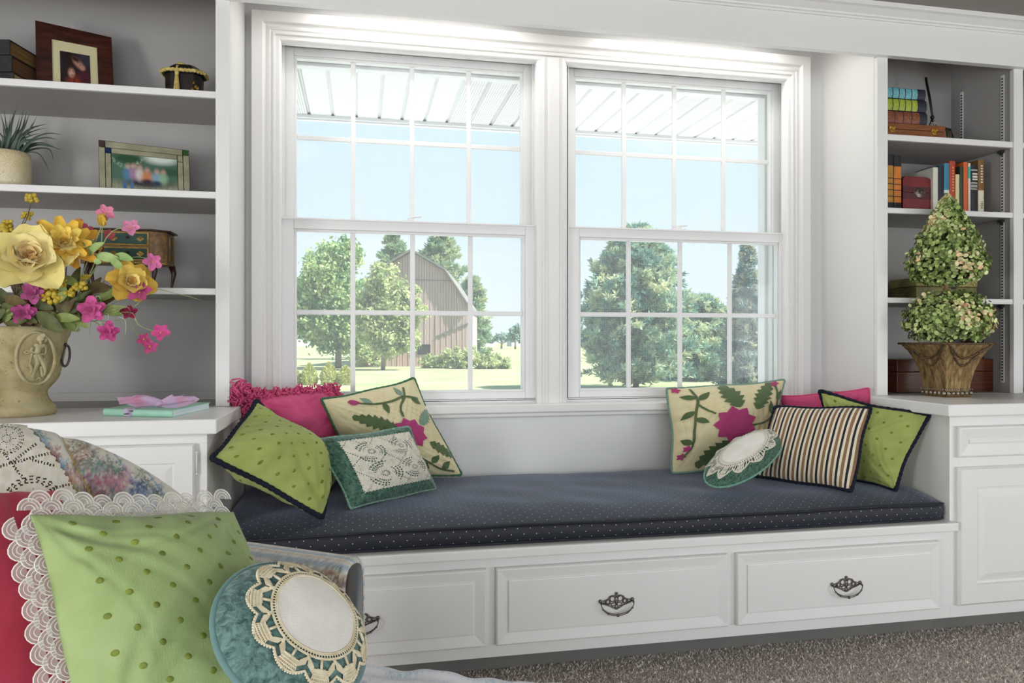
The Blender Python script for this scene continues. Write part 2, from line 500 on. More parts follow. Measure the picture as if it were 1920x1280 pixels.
BRASS = paint('antique_bronze', (.10, .085, .065), .38, (.19, .165, .13), 90, .15, 300, metal=.85)
def pull(parent, cx, cz, yf):
    """pierced bat-wing back plate with scrolls and a hanging bail"""
    mb = MB(); y = yf - .003
    t = .0016
    for s in (-1, 1):
        S = lambda x, z: (cx + s * x, y, cz + z)
        mb.tube([S(0, .030), S(.004, .026), S(.012, .027), S(.022, .024), S(.027, .017), S(.034, .014), S(.044, .011), S(.051, .012)], .0019)
        mb.tube(ring_pts((cx + s * .013, y, cz + .016), .0085), t); mb.tube(ring_pts((cx + s * .028, y, cz + .008), .006), t)
        mb.tube([S(.053, .008), S(.044, .002), S(.032, -.002), S(.020, -.006), S(.012, -.011), S(.0, -.016)], .0019)
        mb.tube([S(.0, .004), S(.010, .004), S(.018, 0), S(.016, -.006), S(.009, -.005)], t)
        mb.tube([S(.036, .010), S(.040, .004), S(.046, .006)], t)
        mb.tube([S(.003, .022), S(.006, .010), S(.002, -.002), S(.006, -.010)], t)
        mb.tube([S(.020, .006), S(.026, -.002), S(.034, .002)], t)
        mb.ball(S(.053, .011), .0062, 10, 6, (1, .7, 1)); mb.ball(S(.022, .004), .0032); mb.ball(S(.036, .004), .0030)
    mb.ball((cx, y, cz + .033), .0042, 8, 6, (1.3, .6, 1)); mb.ball((cx, y, cz + .026), .004, 8, 6, (.8, .6, 1.3))
    mb.ball((cx, y, cz + .004), .005, 8, 6, (.8, .6, 1.8)); mb.ball((cx, y, cz - .014), .0045, 8, 6, (1.6, .6, .9))
    mb.build('pull_backplate', BRASS, parent, smooth=True)
    b = MB()
    for s in (-1, 1): b.tube([(cx + s * .053, yf - .002, cz + .008), (cx + s * .053, yf - .014, cz + .006)], .0032, 8)
    P = [(cx + .054 * math.cos(math.pi + math.pi * i / 20), yf - .014 - .004 * math.sin(math.pi * i / 20), cz + .006 + .038 * math.sin(math.pi + math.pi * i / 20)) for i in range(21)]
    P2 = [(x, yy, z + .0045 * math.sin(math.pi * i / 20)) for i, (x, yy, z) in enumerate(P)]
    b.tube(P, .0017); b.tube(P2, .0014)
    for i in (3, 6, 10, 14, 17): b.ball(P[i], .0034 if i != 10 else .0048, 8, 5, (1.2, .8, .9))
    b.build('bail', BRASS, parent, smooth=True)

KICK = paint('kick_board_grey', (.17, .165, .15), .6, (.15, .145, .135), 4)
# ---- window bench with three drawers
bench = empty('window_bench', (.8, 2.5, 0), 'long white built-in bench under the windows with three drawers in a row', 'bench')
mb = MB()
mb.box(XL, XR, YB, YB + .02, .350, .386).box(XL, XR, YB, YB + .02, .073, .114)
for a, b in ((XL, -.362), (.38, .41), (1.181, 1.212), (1.983, XR)): mb.box(a, b, YB, YB + .02, .114, .350)
mb.box(XL, XR, YB + .02, 2.98, .073, .09).box(XL, XR, 2.95, 2.98, .09, .384)
mb.build('face_frame', WHITE, bench, bevel=.001)
MB().box(XL, XR + .006, 2.220, 2.995, .385, .4155).build('seat_board', WHITE, bench, bevel=.005, seg=3)
MB().box(XL, XR, 2.335, 2.355, 0, .075).build('toe_kick', KICK, bench)
DR = [(-.362, .38), (.41, 1.181), (1.212, 1.983)]
for a, b in DR:
    d = front(a, b, .113, .350, [(0, YB + .01), (0, 2.243), (.003, 2.239), (.006, 2.2385), (.036, 2.2445), (.0385, 2.2445), (.0385, 2.2405), (.042, 2.2395)]).build('drawer', WHITE, bench)
    ex = .045 if a < 0 else .0
    pull(d, (a + b) / 2 - (.009 if a < 0 else 0) + (0.014 if b > 1.9 else 0) , .2165, 2.2395)

# ---- base cabinets
def hinge(parent, x, z, y):
    mb = MB().tube([(x, y - .003, z - .028), (x, y - .003, z + .028)], .0042, 8)
    mb.ball((x, y - .003, z + .030), .005); mb.ball((x, y - .003, z - .030), .005)
    mb.build('hinge', SASHP, parent, smooth=True)
def door_front(cab, x0, x1, z0, z1):
    d = front(x0, x1, z0, z1, [(0, YB + .001), (0, 2.245), (.008, 2.2365), (.071, 2.2365), (.074, 2.246), (.082, 2.247), (.108, 2.2385), (.112, 2.2385)]).build('cabinet_door', WHITE, cab)
    return d
cabR = empty('base_cabinet', (2.9, 2.6, 0), 'white base cabinet right of the bench with one drawer over a raised-panel door', 'cabinet')
mb = MB().box(XR, 4.0, YB, YB + .02, .746, .786).box(XR, 2.075, YB, YB + .02, .12, .746).box(XR, 4.0, YB, YB + .02, .073, .12).box(2.075, 4.0, YB, YB + .02, .60, .64)
mb.box(2.60, 2.66, YB - .0005, YB + .02, .12, .746).box(XR, XR + .018, YB + .02, 3.0, .073, .785).box(XR, XR + .018, 2.667, 3.0, .7851, .8175).box(XR + .018, 4.0, 2.97, 3.0, .073, .786).box(XR, 4.0, YB + .02, 2.97, .073, .09)
mb.build('face_frame', WHITE, cabR, bevel=.001)
MB().box(XR, 4.0, 2.335, 2.355, 0, .0755).box(XR, XR + .03, 2.28, 2.36, .07, .12).build('toe_kick', KICK, cabR)
for x0, x1 in ((2.057, 2.62), (2.64, 3.2)):
    front(x0, x1, .638, .746, [(0, YB + .001), (0, 2.243), (.004, 2.238), (.008, 2.2375), (.044, 2.245), (.047, 2.245), (.047, 2.241), (.052, 2.2395)]).build('drawer', WHITE, cabR)
    door_front(cabR, x0, x1, .117, .603)
cabL = empty('base_cabinet', (-1.1, 2.6, 0), 'white base cabinet left of the bench, under the stone urn, with hinged door', 'cabinet')
mb = MB().box(-2.3, XL, YB, YB + .02, .755, .786).box(-.475, XL, YB, YB + .02, .12, .755).box(-2.3, XL, YB, YB + .02, .073, .12)
mb.box(-1.10, -1.05, YB, YB + .02, .12, .755).box(XL - .018, XL, YB + .02, 3.0, .073, .785).box(XL - .018, XL, 2.667, 3.0, .785, .8175).box(-2.3, XL - .018, 2.97, 3.0, .073, .786).box(-2.3, XL, YB + .02, 2.97, .073, .09)
mb.build('face_frame', WHITE, cabL, bevel=.001)
MB().box(-2.3, XL, 2.335, 2.355, 0, .0755).box(XL - .03, XL, 2.28, 2.36, .07, .12).build('toe_kick', KICK, cabL)
for x0, x1 in ((-1.06, -.457), (-1.70, -1.09)):
    d = front(x0, x1, .117, .755, [(0, YB + .001), (0, 2.243), (.005, 2.2375), (.052, 2.2375), (.055, 2.246), (.06, 2.2465), (.075, 2.240), (.078, 2.2395)]).build('cabinet_door', WHITE, cabL)
    hinge(d, x1 + .003, .70, YB - .004); hinge(d, x1 + .003, .2, YB - .004)
tag(MB().box(-2.3, -.392, 2.205, 2.665, .786, .828).build('countertop', WHITE, bevel=.004), 'white countertop on the left cabinet, holding the stone urn and the mint book', 'countertop')
tag(MB().box(1.985, 4.0, 2.205, 2.665, .786, .828).build('countertop', WHITE, bevel=.004), 'white countertop on the right cabinet, holding the topiary pot', 'countertop')

# ---- bookcases
def standard(parent, x, y, z0, z1):
    mb = MB().box(x - .003, x, y - .008, y + .008, z0, z1)
    s = mb.build('shelf_standard', SASHP, parent)
    sl = MB(); z = z0 + .012
    while z < z1 - .01:
        sl.box(x - .0042, x - .0028, y - .004, y + .0045, z - .003, z + .003); z += .0127
    tag(sl.build('slots', DARK, s), kind='stuff')
def bookcase(xs0, xs1, label, left):
    b = empty('bookcase', ((xs0 + xs1) / 2, 2.8, .828), label, 'bookcase')
    return b
SH = [(1.222, 1.2015), (1.545, 1.5235), (1.8805, 1.859)]
bcL = bookcase(-2.3, XL, 'white built-in bookcase left of the windows above the stone urn', True)
MB().box(-2.3, XL - .001, YS + .036, 2.997, .818, .8285).build('bottom_shelf', CASE_SHADE, bcL)
MB().box(-2.3, XL - .018, 2.975, 2.997, .8285, ZC).build('back_panel', CASE_SHADE, bcL)
MB().box(-2.3, -.47, 2.962, 2.975, .8285, .858).build('back_cleat', CASE_SHADE, bcL)
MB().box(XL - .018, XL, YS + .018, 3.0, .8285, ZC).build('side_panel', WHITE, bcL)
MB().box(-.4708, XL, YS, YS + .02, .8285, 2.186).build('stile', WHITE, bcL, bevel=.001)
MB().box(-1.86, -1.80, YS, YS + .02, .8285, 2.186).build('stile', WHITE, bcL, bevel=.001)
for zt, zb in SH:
    s = MB().box(-1.82, -.4455, YS + .022, 2.974, zb, zt).build('shelf', CASE_SHADE, bcL); MB().box(-1.82, -.4455, YS + .006, YS + .022, zb - .0005, zt + .0005).build('unshaded_front_edge', WHITE, s, bevel=.002)  # front strip split off to stay white; the shelf body carries painted shade
bcR = bookcase(XR, 4.0, 'white built-in bookcase right of the windows behind the topiary', False)
SHR = [(1.222, 1.2015), (1.585, 1.564), (1.882, 1.8585)]
MB().box(XR + .001, 4.0, YS + .036, 2.997, .818, .8285).build('bottom_shelf', CASE_SHADE, bcR)
MB().box(XR + .018, 4.0, 2.975, 2.997, .8285, ZC).build('back_panel', CASE_SHADE, bcR)
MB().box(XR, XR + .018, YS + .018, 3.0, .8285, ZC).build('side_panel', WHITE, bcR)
MB().box(2.690, 2.724, YS + .018, 2.975, .8285, ZC).build('side_panel', CASE_SHADE, bcR)
MB().box(3.45, 3.48, YS, 2.975, .8285, ZC).build('side_panel', CASE_SHADE, bcR)
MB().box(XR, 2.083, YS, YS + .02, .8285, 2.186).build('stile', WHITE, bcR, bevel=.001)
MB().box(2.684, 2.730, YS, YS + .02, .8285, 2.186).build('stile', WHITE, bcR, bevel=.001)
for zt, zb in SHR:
    s = MB().box(XR + .019, 2.688, YS + .022, 2.974, zb, zt).build('shelf', CASE_SHADE, bcR); MB().box(XR + .019, 2.688, YS + .006, YS + .022, zb - .0005, zt + .0005).build('unshaded_front_edge', WHITE, s, bevel=.002)  # same split: white front strip, painted shade on the shelf body
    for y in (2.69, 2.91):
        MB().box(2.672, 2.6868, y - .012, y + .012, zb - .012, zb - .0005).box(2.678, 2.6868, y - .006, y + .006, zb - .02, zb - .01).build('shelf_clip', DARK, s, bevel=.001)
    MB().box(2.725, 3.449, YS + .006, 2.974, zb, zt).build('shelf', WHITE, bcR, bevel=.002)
for y in (2.69, 2.91):
    standard(bcR, 2.6898, y, .87, 2.18)
# ================================================================== OUTSIDE THE WINDOWS
ZG = -0.5
k = NT('lawn')
c = k.coord('Object')
k.set(col=k.ramp(k.noise(c, .35, 6, .6), [(.35, (.28, .335, .17)), (.5, (.345, .385, .21)), (.68, (.41, .43, .26))]), rough=.95, spec=.1)
k.bump(k.noise(c, 6, 4), .6, .05)
tag(MB().box(-300, 420, 3.3, 700, ZG - .2, ZG).build('ground', k.m), kind='structure')

tag(MB().box(-9, 14, 3.3, 13, ZG, ZG + .04).build('bounce_slab', paint('pale_bounce', (.74, .73, .70), .9, (.80, .79, .76), 3, .2, 80)), kind='structure')  # unseen pale slab added to bounce sunlight up to the soffit and alcove
k = NT('vinyl_soffit'); VIN = paint('vinyl_soffit', (.86, .85, .84), .45, (.84, .83, .82), 4)
k = NT('vented_vinyl')
c = k.coord('Object', (1 / .0125, 1 / .0125, 1)); q = k.n('VectorMath', operation='FRACTION'); k.put(q.inputs[0], c)
sp = k.n('SeparateXYZ'); k.t.links.new(q.outputs[0], sp.inputs[0])
h = k.math('LESS_THAN', k.math('SQRT', k.math('ADD', k.math('POWER', k.math('SUBTRACT', sp.outputs[0], .5), 2), k.math('POWER', k.math('SUBTRACT', sp.outputs[1], .5), 2))), .27)
k.set(col=k.mix(h, (.86, .85, .84), (.33, .32, .31)), rough=.5)
VENT = k.m
eave = empty('eave_soffit', (1.2, 3.7, 2.30), 'white ribbed vinyl eave soffit seen through the tops of both windows', 'soffit')
SZ = 2.30; x = -1.42; i = 0; pit = .1274
while x < 4.6:
    vent = (i % 9) in (6, 7, 8)
    mb = MB()
    y0, y1 = 3.2, 4.27
    g = .011
    P = [(x + g, y0, SZ), (x + pit - g, y0, SZ), (x + pit - g * .4, y0, SZ + .012), (x + pit + g * .4, y0, SZ + .012), (x + pit + g, y0, SZ)]
    P += [(a, y1, z) for a, _, z in P]
    mb.add(P, [(j, j + 1, j + 6, j + 5) for j in range(4)])
    mb.build('soffit_panel', VENT if vent else VIN, eave)
    x += pit; i += 1
mb = MB().box(-1.6, 4.7, 4.262, 4.285, 2.285, 2.302); mb.build('j_channel', VIN, eave, bevel=.002)
MB().box(-1.6, 4.7, 4.285, 4.31, 2.278, 2.46).build('fascia', VIN, eave)
MB().box(-1.6, 4.7, 4.264, 4.268, 2.30, 2.33).build('end_gap', DARK, eave)
tag(MB().box(-3.2, 4.9, -3.8, 4.31, 2.52, 2.6).build('roof', paint('shingles', (.12, .11, .10), .9, (.2, .19, .18), 30)), kind='structure')

# ---- trees: leaf clusters on real branches, standing where they grow
def leafmat(name, c1, c2, c3, tl=.35):
    k = NT(name)
    a = k.n('Attribute', attribute_name='Col')
    d = k.n('BsdfDiffuse'); t = k.n('BsdfTranslucent'); m = k.n('MixShader')
    k.t.links.new(a.outputs['Color'], d.inputs[0]); k.t.links.new(a.outputs['Color'], t.inputs[0])
    m.inputs[0].default_value = tl
    k.t.links.new(d.outputs[0], m.inputs[1]); k.t.links.new(t.outputs[0], m.inputs[2]); k.t.links.new(m.outputs[0], k.out.inputs[0])
    k.pal = np.array([c1, c2, c3]); return k
BARK = paint('bark', (.17, .14, .11), .9, (.28, .24, .2), 9, .4, 40)
def unit(a): return a / np.maximum(np.linalg.norm(a, axis=-1, keepdims=True), 1e-9)
def quads(P, D, L, W):
    """leaf cards: at P along D, length L, width W, random roll"""
    N = len(P)
    r = unit(rng.normal(size=(N, 3)))
    S = unit(np.cross(D, r)) * W[:, None] * .5
    E = D * L[:, None]
    V = np.stack([P, P + E * .45 + S, P + E, P + E * .45 - S], 1)
    return V.reshape(-1, 3), np.arange(N * 4).reshape(N, 4)
def broad_tree(name, blobs, t, trunk, km, label, group, n=9000, size=.22, cat='tree', base=None):
    """blobs: (px, py, r_px) of the leaf masses at distance t; trunk: (px, base_py, r)"""
    s = t / FPX
    bx = PT(trunk[0], trunk[1], t)
    o = empty(name, (bx.x, bx.y, ZG), label, cat, group)
    w = np.array([b[2] ** 2 for b in blobs], float); w /= w.sum()
    Ps, Cs = [], []
    for b, ww in zip(blobs, w):
        m = int(n * ww)
        c = np.array(PT(b[0], b[1], t + (b[3] if len(b) > 3 else 0))); R = b[2] * s
        # sub-clumps on the blob's surface
        nc = max(10, m // 45)
        dd = unit(rng.normal(size=(nc, 3))); cc = c + dd * R * rng.uniform(.55, 1.0, (nc, 1))
        k_ = rng.integers(0, nc, m)
        p = cc[k_] + rng.normal(size=(m, 3)) * R * .13
        Ps.append(p)
        shade = rng.uniform(0, 1, nc)[k_] * .75 + rng.uniform(0, .25, m)
        Cs.append(shade)
    P = np.concatenate(Ps); sh = np.concatenate(Cs)
    D = unit(rng.normal(size=P.shape) + np.array([0, 0, -.3]))
    L = rng.uniform(.7, 1.3, len(P)) * size
    V, F = quads(P, D, L, L * .62)
    pal = km.pal
    col = np.where(sh[:, None] < .5, pal[0] + (pal[1] - pal[0]) * (sh[:, None] * 2), pal[1] + (pal[2] - pal[1]) * (sh[:, None] * 2 - 1))
    tag(MB().arr(V, F).build('foliage', km.m, o, col=np.repeat(col, 4, 0)), kind='stuff')
    mb = MB(); top = PT(trunk[0], blobs[0][1], t)
    b0 = Vector((bx.x, bx.y, ZG)); r = trunk[2]
    mid = b0.lerp(top, .5) + Vector((r * .4, 0, 0))
    mb.tube([b0, b0.lerp(mid, .5), mid, top], [r * 1.2, r, r * .7, r * .25], 8)
    for b in blobs:
        c = PT(b[0], b[1], t + (b[3] if len(b) > 3 else 0))
        st = b0.lerp(top, random.uniform(.35, .7))
        mb.tube([st, st.lerp(c, .5) + Vector((0, 0, .1)), c], [r * .45, r * .3, r * .1], 6)
    mb.build('trunk', BARK, o, smooth=True)
    return o
def conifer(name, px, base, top, half, t, km, label, group, whorls=16, per=9, tuft=16, flat=.25, L=.42, droop=.15, peak=.18, ntuft=9, shape=1.0):
    """a conifer built from whorls of branches that carry needle tufts"""
    s = t / FPX
    b0 = PT(px, base, t); b0.z = ZG
    tp = PT(px, top, t); H = tp.z - ZG
    o = empty(name, tuple(b0), label, 'tree', group)
    mb = MB()
    mb.tube([b0, b0 + Vector((.1, 0, H * .5)), b0 + Vector((0, 0, H * .98))], [H * .02, H * .013, H * .004], 8)
    TP, TD, SH = [], [], []
    for i in range(whorls):
        f = (i + .5) / whorls
        z = ZG + H * (.025 + .955 * f)
        prof = min(1, (1 - f) / (1 - peak)) ** shape * (1 if f > .12 else .8)
        for j in range(per):
            a = random.uniform(0, 6.283)
            R = half * s * prof * random.uniform(.72, 1.12) + .05
            d = Vector((math.cos(a), math.sin(a), flat + random.uniform(-.1, .2)))
            p0 = Vector((b0.x, b0.y, z))
            P = [p0 + d * (R * q) + Vector((0, 0, -droop * R * q * q)) for q in (0, .35, .7, 1)]
            mb.tube(P, [H * .004, H * .003, H * .002, H * .0008], 5, cap=False)
            shb = random.random()
            for m in range(ntuft):
                q = (m + 1.2) / (ntuft + .6)
                i0 = min(2, int(q * 3)); qq = q * 3 - i0
                base_p = P[i0].lerp(P[min(3, i0 + 1)], min(1, qq))
                sd = Vector((random.gauss(0, 1), random.gauss(0, 1), random.gauss(.1, .5))) * (R * .10 * (1.4 - q))
                TP.append(base_p + sd); TD.append((d.normalized() * 1.1 + sd.normalized() * .7 + Vector((0, 0, .25))).normalized()); SH.append(shb * .7 + random.random() * .3)
    TP, TD, SH = np.array(TP), np.array(TD), np.array(SH)
    N = len(TP)
    P = np.repeat(TP, tuft, 0) + rng.normal(size=(N * tuft, 3)) * L * .16
    D = unit(np.repeat(TD, tuft, 0) + rng.normal(size=(N * tuft, 3)) * .55)
    Ls = rng.uniform(.6, 1.2, N * tuft) * L
    V, F = quads(P, D, Ls, Ls * .26)
    sh = np.clip(np.repeat(SH, tuft) + rng.normal(0, .06, N * tuft), 0, 1)
    pal = km.pal
    col = np.where(sh[:, None] < .5, pal[0] + (pal[1] - pal[0]) * (sh[:, None] * 2), pal[1] + (pal[2] - pal[1]) * (sh[:, None] * 2 - 1))
    tag(MB().arr(V, F).build('needles', km.m, o, col=np.repeat(col, 4, 0)), kind='stuff')
    mb.build('trunk', BARK, o, smooth=True)
    return o

K_MAPLE = leafmat('maple_leaf', (.15, .30, .16), (.38, .52, .24), (.62, .68, .36))
K_BRUSH = leafmat('scrub_leaf', (.22, .32, .16), (.46, .54, .26), (.68, .68, .42))
K_PINE = leafmat('pine_needle', (.12, .26, .20), (.34, .46, .28), (.64, .66, .40))
K_WPINE = leafmat('white_pine_needle', (.10, .25, .25), (.30, .45, .34), (.72, .74, .46))  # sunlit yellow and shadowed blue-green tones put into the needle colours
K_SPRUCE = leafmat('spruce_needle', (.10, .22, .27), (.30, .41, .40), (.70, .64, .46))
K_CEDAR = leafmat('cedar_leaf', (.34, .40, .10), (.52, .54, .16), (.66, .64, .24))

TG = 'trees beyond the lawn'
broad_tree('maple_tree', [(618, 505, 48), (642, 480, 34), (600, 555, 46), (650, 560, 44), (580, 600, 34), (626, 615, 48), (660, 630, 34), (572, 560, 26)], 43, (634, 693, .16), K_MAPLE,
           'round-crowned light green maple tree left of the barn with a bare lower trunk', TG, 22000, .24)
broad_tree('young_tree', [(705, 560, 30), (720, 530, 34), (735, 590, 40), (700, 610, 36), (728, 635, 36), (690, 580, 26), (765, 560, 26), (785, 590, 22), (760, 630, 28)], 40, (718, 690, .10), K_BRUSH,
           'pale leafy young tree in front of the barn’s left half', TG, 16000, .21)
conifer('pine_tree', 738, 690, 432, 58, 64, K_PINE, 'tall pine tree rising behind the barn’s left slope', TG, 18, 9, 16, .3, .45, .1, .3, shape=.7)
conifer('pine_tree', 826, 690, 436, 66, 70, K_PINE, 'broad pine tree behind the middle of the barn roof', TG, 18, 10, 16, .3, .48, .1, .4, shape=.6)
conifer('pine_tree', 884, 690, 520, 36, 63, K_PINE, 'lower pine tree showing at the right edge of the barn', TG, 14, 8, 12, .3, .5, .1, .3, shape=.6)
conifer('white_pine_tree', 1192, 712, 425, 120, 24, K_WPINE, 'big spreading white pine filling the left half of the right window', TG, 30, 14, 18, .36, .21, .14, .30, 12, shape=.55)
conifer('spruce_tree', 1402, 716, 452, 62, 21, K_SPRUCE, 'narrow blue spruce standing near the right window’s right edge', TG, 30, 12, 16, .05, .15, .25, .1, 9)
conifer('spruce_tree', 1322, 712, 555, 88, 30, K_WPINE, 'low bushy conifer between the white pine and the blue spruce', TG, 22, 12, 16, .15, .22, .2, .2, 10, shape=.6)
for i, (px, py, h, lab) in enumerate([(553, 722, 30, 'small yellow-green cedar bush, partly hidden by the left window stile'), (580, 721, 40, 'small yellow-green cedar bush, second from the left window stile'), (617, 722, 43, 'small yellow-green cedar bush, third from the left window stile'), (648, 727, 41, 'small yellow-green cedar bush beside the first vertical glazing bar')]):
    t = 26.5
    b = PT(px, py, t); b.z = ZG
    s = t / FPX
    H = (py - 640) * s - 0 ; top = PT(px, py - h, t).z
    o = empty('cedar_bush', tuple(b), lab, 'bush', 'cedar bushes on the lawn')
    m = 1500
    f = rng.uniform(0, 1, m) ** 1.2; a = rng.uniform(0, 6.283, m)
    R = (h * .36 * s) * np.sqrt(np.clip(1 - (2 * f - .75) ** 2 / 1.9, .02, 1)) * (1 - f ** 3) * rng.uniform(.75, 1.05, m)
    P = np.stack([b.x + R * np.cos(a), b.y + R * np.sin(a), ZG + .02 + f * (top - ZG) * .92], 1)
    D = unit(np.stack([np.cos(a) * .5, np.sin(a) * .5, np.full(m, .8)], 1) + rng.normal(size=(m, 3)) * .3)
    L = rng.uniform(.06, .11, m)
    V, F = quads(P, D, L, L * .5)
    col = K_CEDAR.pal[rng.integers(0, 3, m)]
    tag(MB().arr(V, F).build('foliage', K_CEDAR.m, o, col=np.repeat(col, 4, 0)), kind='stuff')
    MB().tube([b, b + Vector((0, 0, (top - ZG) * .7))], [.03, .01], 6).build('stem', BARK, o)

# shrubs along the foot of the barn
for px, py, r, t, lab in [(690, 668, 22, 45.2, 'dark rounded shrub at the barn’s left foot'), (812, 678, 18, 43, 'green weedy shrub below the barn’s small window'), (848, 674, 22, 43, 'pale flowering shrub at the barn’s middle foot'), (880, 672, 20, 42, 'pale shrub at the barn’s right corner'), (915, 676, 20, 42, 'low pale brush right of the barn'), (940, 682, 14, 42, 'smallest low brush farthest right of the barn')]:
    broad_tree('shrub', [(px, py, r), (px - r * .8, py + 5, r * .7), (px + r * .8, py + 5, r * .7)], t, (px, 690, .03), K_BRUSH if r < 23 else K_MAPLE, lab, 'shrubs along the barn', 1600, .18, 'shrub')
# far tree line, far tree and two far houses
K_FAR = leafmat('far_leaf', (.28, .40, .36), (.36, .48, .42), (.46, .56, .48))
broad_tree('tree_belt', [(920 + i * 14, 634 - (i % 3) * 2, 6) for i in range(5)], 160, (940, 642, .2), K_FAR, 'low hazy tree belt on the horizon right of the barn', TG, 1500, .7)
broad_tree('far_tree', [(965, 622, 8), (970, 616, 6), (960, 630, 7)], 150, (966, 642, .2), K_FAR, 'small hazy tree standing alone above the horizon', TG, 900, .7)
ROOFM = paint('far_roof', (.42, .38, .36), .8); FWALL = paint('far_wall', (.66, .66, .68), .7)
def far_house(x, y, w, d, h, rh, label):
    o = empty('farm_house', (x, y, ZG), label, 'house', 'far farm buildings')
    MB().box(x - w / 2, x + w / 2, y, y + d, ZG, ZG + h).build('wall', FWALL, o)
    z = ZG + h
    P = [(x - w / 2 - .4, y - .4, z), (x + w / 2 + .4, y - .4, z), (x + w / 2 + .4, y + d + .4, z), (x - w / 2 - .4, y + d + .4, z), (x - w / 2 - .4, y + d / 2, z + rh), (x + w / 2 + .4, y + d / 2, z + rh)]
    MB().add(P, [(0, 1, 5, 4), (2, 3, 4, 5), (0, 4, 3), (1, 2, 5), (0, 3, 2, 1)]).build('roof', ROOFM, o)
    for dx in (-.25, .2): MB().box(x + w * dx, x + w * dx + 1.0, y - .06, y, ZG + 1.0, ZG + 2.2).build('window', DARK, o)
p = PT(912, 640, 230); far_house(p.x, p.y, 6, 6, 2.4, 1.6, 'low farm building on the horizon just right of the barn')
p = PT(985, 640, 240); far_house(p.x, p.y, 9, 8, 2.4, 1.9, 'pale farm building on the horizon at the right edge of the left window')
p = PT(560, 640, 230); far_house(p.x, p.y, 8, 6, 3.2, 1.8, 'pale farm building on the horizon behind the maple tree')

# ---- the barn: plank gable wall, gambrel roof
TB = 46.0
bp = PT(775, 690, TB); sB = TB / FPX
barn = empty('barn', (bp.x, bp.y + 3, ZG), 'weathered red wooden barn with a gambrel roof beyond the lawn', 'barn')
rt = Vector((CT, -ST, 0)); fw = Vector((ST, CT, 0))      # gable faces the house squarely
def BP(px, py, d=0): return PT(px, py, TB) + fw * d
def roof_z(px):                                # outline of the right half, mirrored about the ridge at px 772
    q = abs(px - 772)
    pts = [(0, 472), (62, 508), (106, 574)]
    for (a, ya), (b, yb) in zip(pts, pts[1:]):
        if q <= b: return ya + (yb - ya) * (q - a) / (b - a)
    return 574
k = NT('barn_boards')
c = k.coord('Object', (1, 1, .12))
k.set(col=k.mix(k.noise(k.coord('Object', (.5, .5, .3)), .8, 4), k.ramp(k.noise(c, 6, 4, .7), [(.3, (.40, .22, .19)), (.5, (.54, .34, .30)), (.7, (.60, .45, .42))]), (.50, .42, .40)), rough=.9, spec=.1)
BOARD = k.m
mb = MB(); px = 668.0; w_ = 5.1; i = 0
while px < 877:
    a, b = px + .35, px + w_ - .2
    dd = .02 * (i % 2) + .015 * random.random()
    P = [BP(a, 691, -dd), BP(b, 691, -dd), BP(b, roof_z(b), -dd), BP(a, roof_z(a), -dd)]
    P += [p + fw * .08 for p in P]
    mb.add(P, [(0, 1, 2, 3), (1, 5, 6, 2), (4, 0, 3, 7), (3, 2, 6, 7)])
    px += w_; i += 1
tag(mb.build('gable_boards', BOARD, barn), kind='stuff')
bk = MB(); P = [BP(668, 691, .1), BP(877, 691, .1)] + [BP(x_, roof_z(x_), .1) for x_ in (877, 834, 772, 710, 667)]
P += [p + fw * 12 for p in P]
bk.add(P, [tuple(range(7)), tuple(range(13, 6, -1))] + [(i, (i + 1) % 7, 7 + (i + 1) % 7, 7 + i) for i in range(7)]).build('body', BOARD, barn)
RF = paint('barn_roof', (.16, .155, .15), .8, (.22, .21, .20), 3)
for s in (-1, 1):
    for (a, b) in (((0, 472), (62, 508)), ((62, 508), (110, 580))):
        p0, p1 = BP(772 + s * a[0], a[1] - 1, -.35), BP(772 + s * b[0], b[1] - 1, -.35)
        up_ = Vector((0, 0, .14))
        MB().obox(p0, p1 - p0, fw * 13, up_).build('roof_slope', RF, barn)
p = BP(783, 664.5, -.06); MB().obox(p, rt * (24 * sB), fw * .1, Vector((0, 0, 19 * sB))).build('window', DARK, barn)
MB().obox(BP(818, 632, -.09), BP(880, 607, 0) - BP(818, 632, 0), fw * .06, Vector((0, 0, .10))).build('door_rail', RF, barn)
MB().obox(BP(770, 525, -.07), BP(850, 527, 0) - BP(770, 525, 0), fw * .05, Vector((0, 0, .05))).build('girt_line', RF, barn)
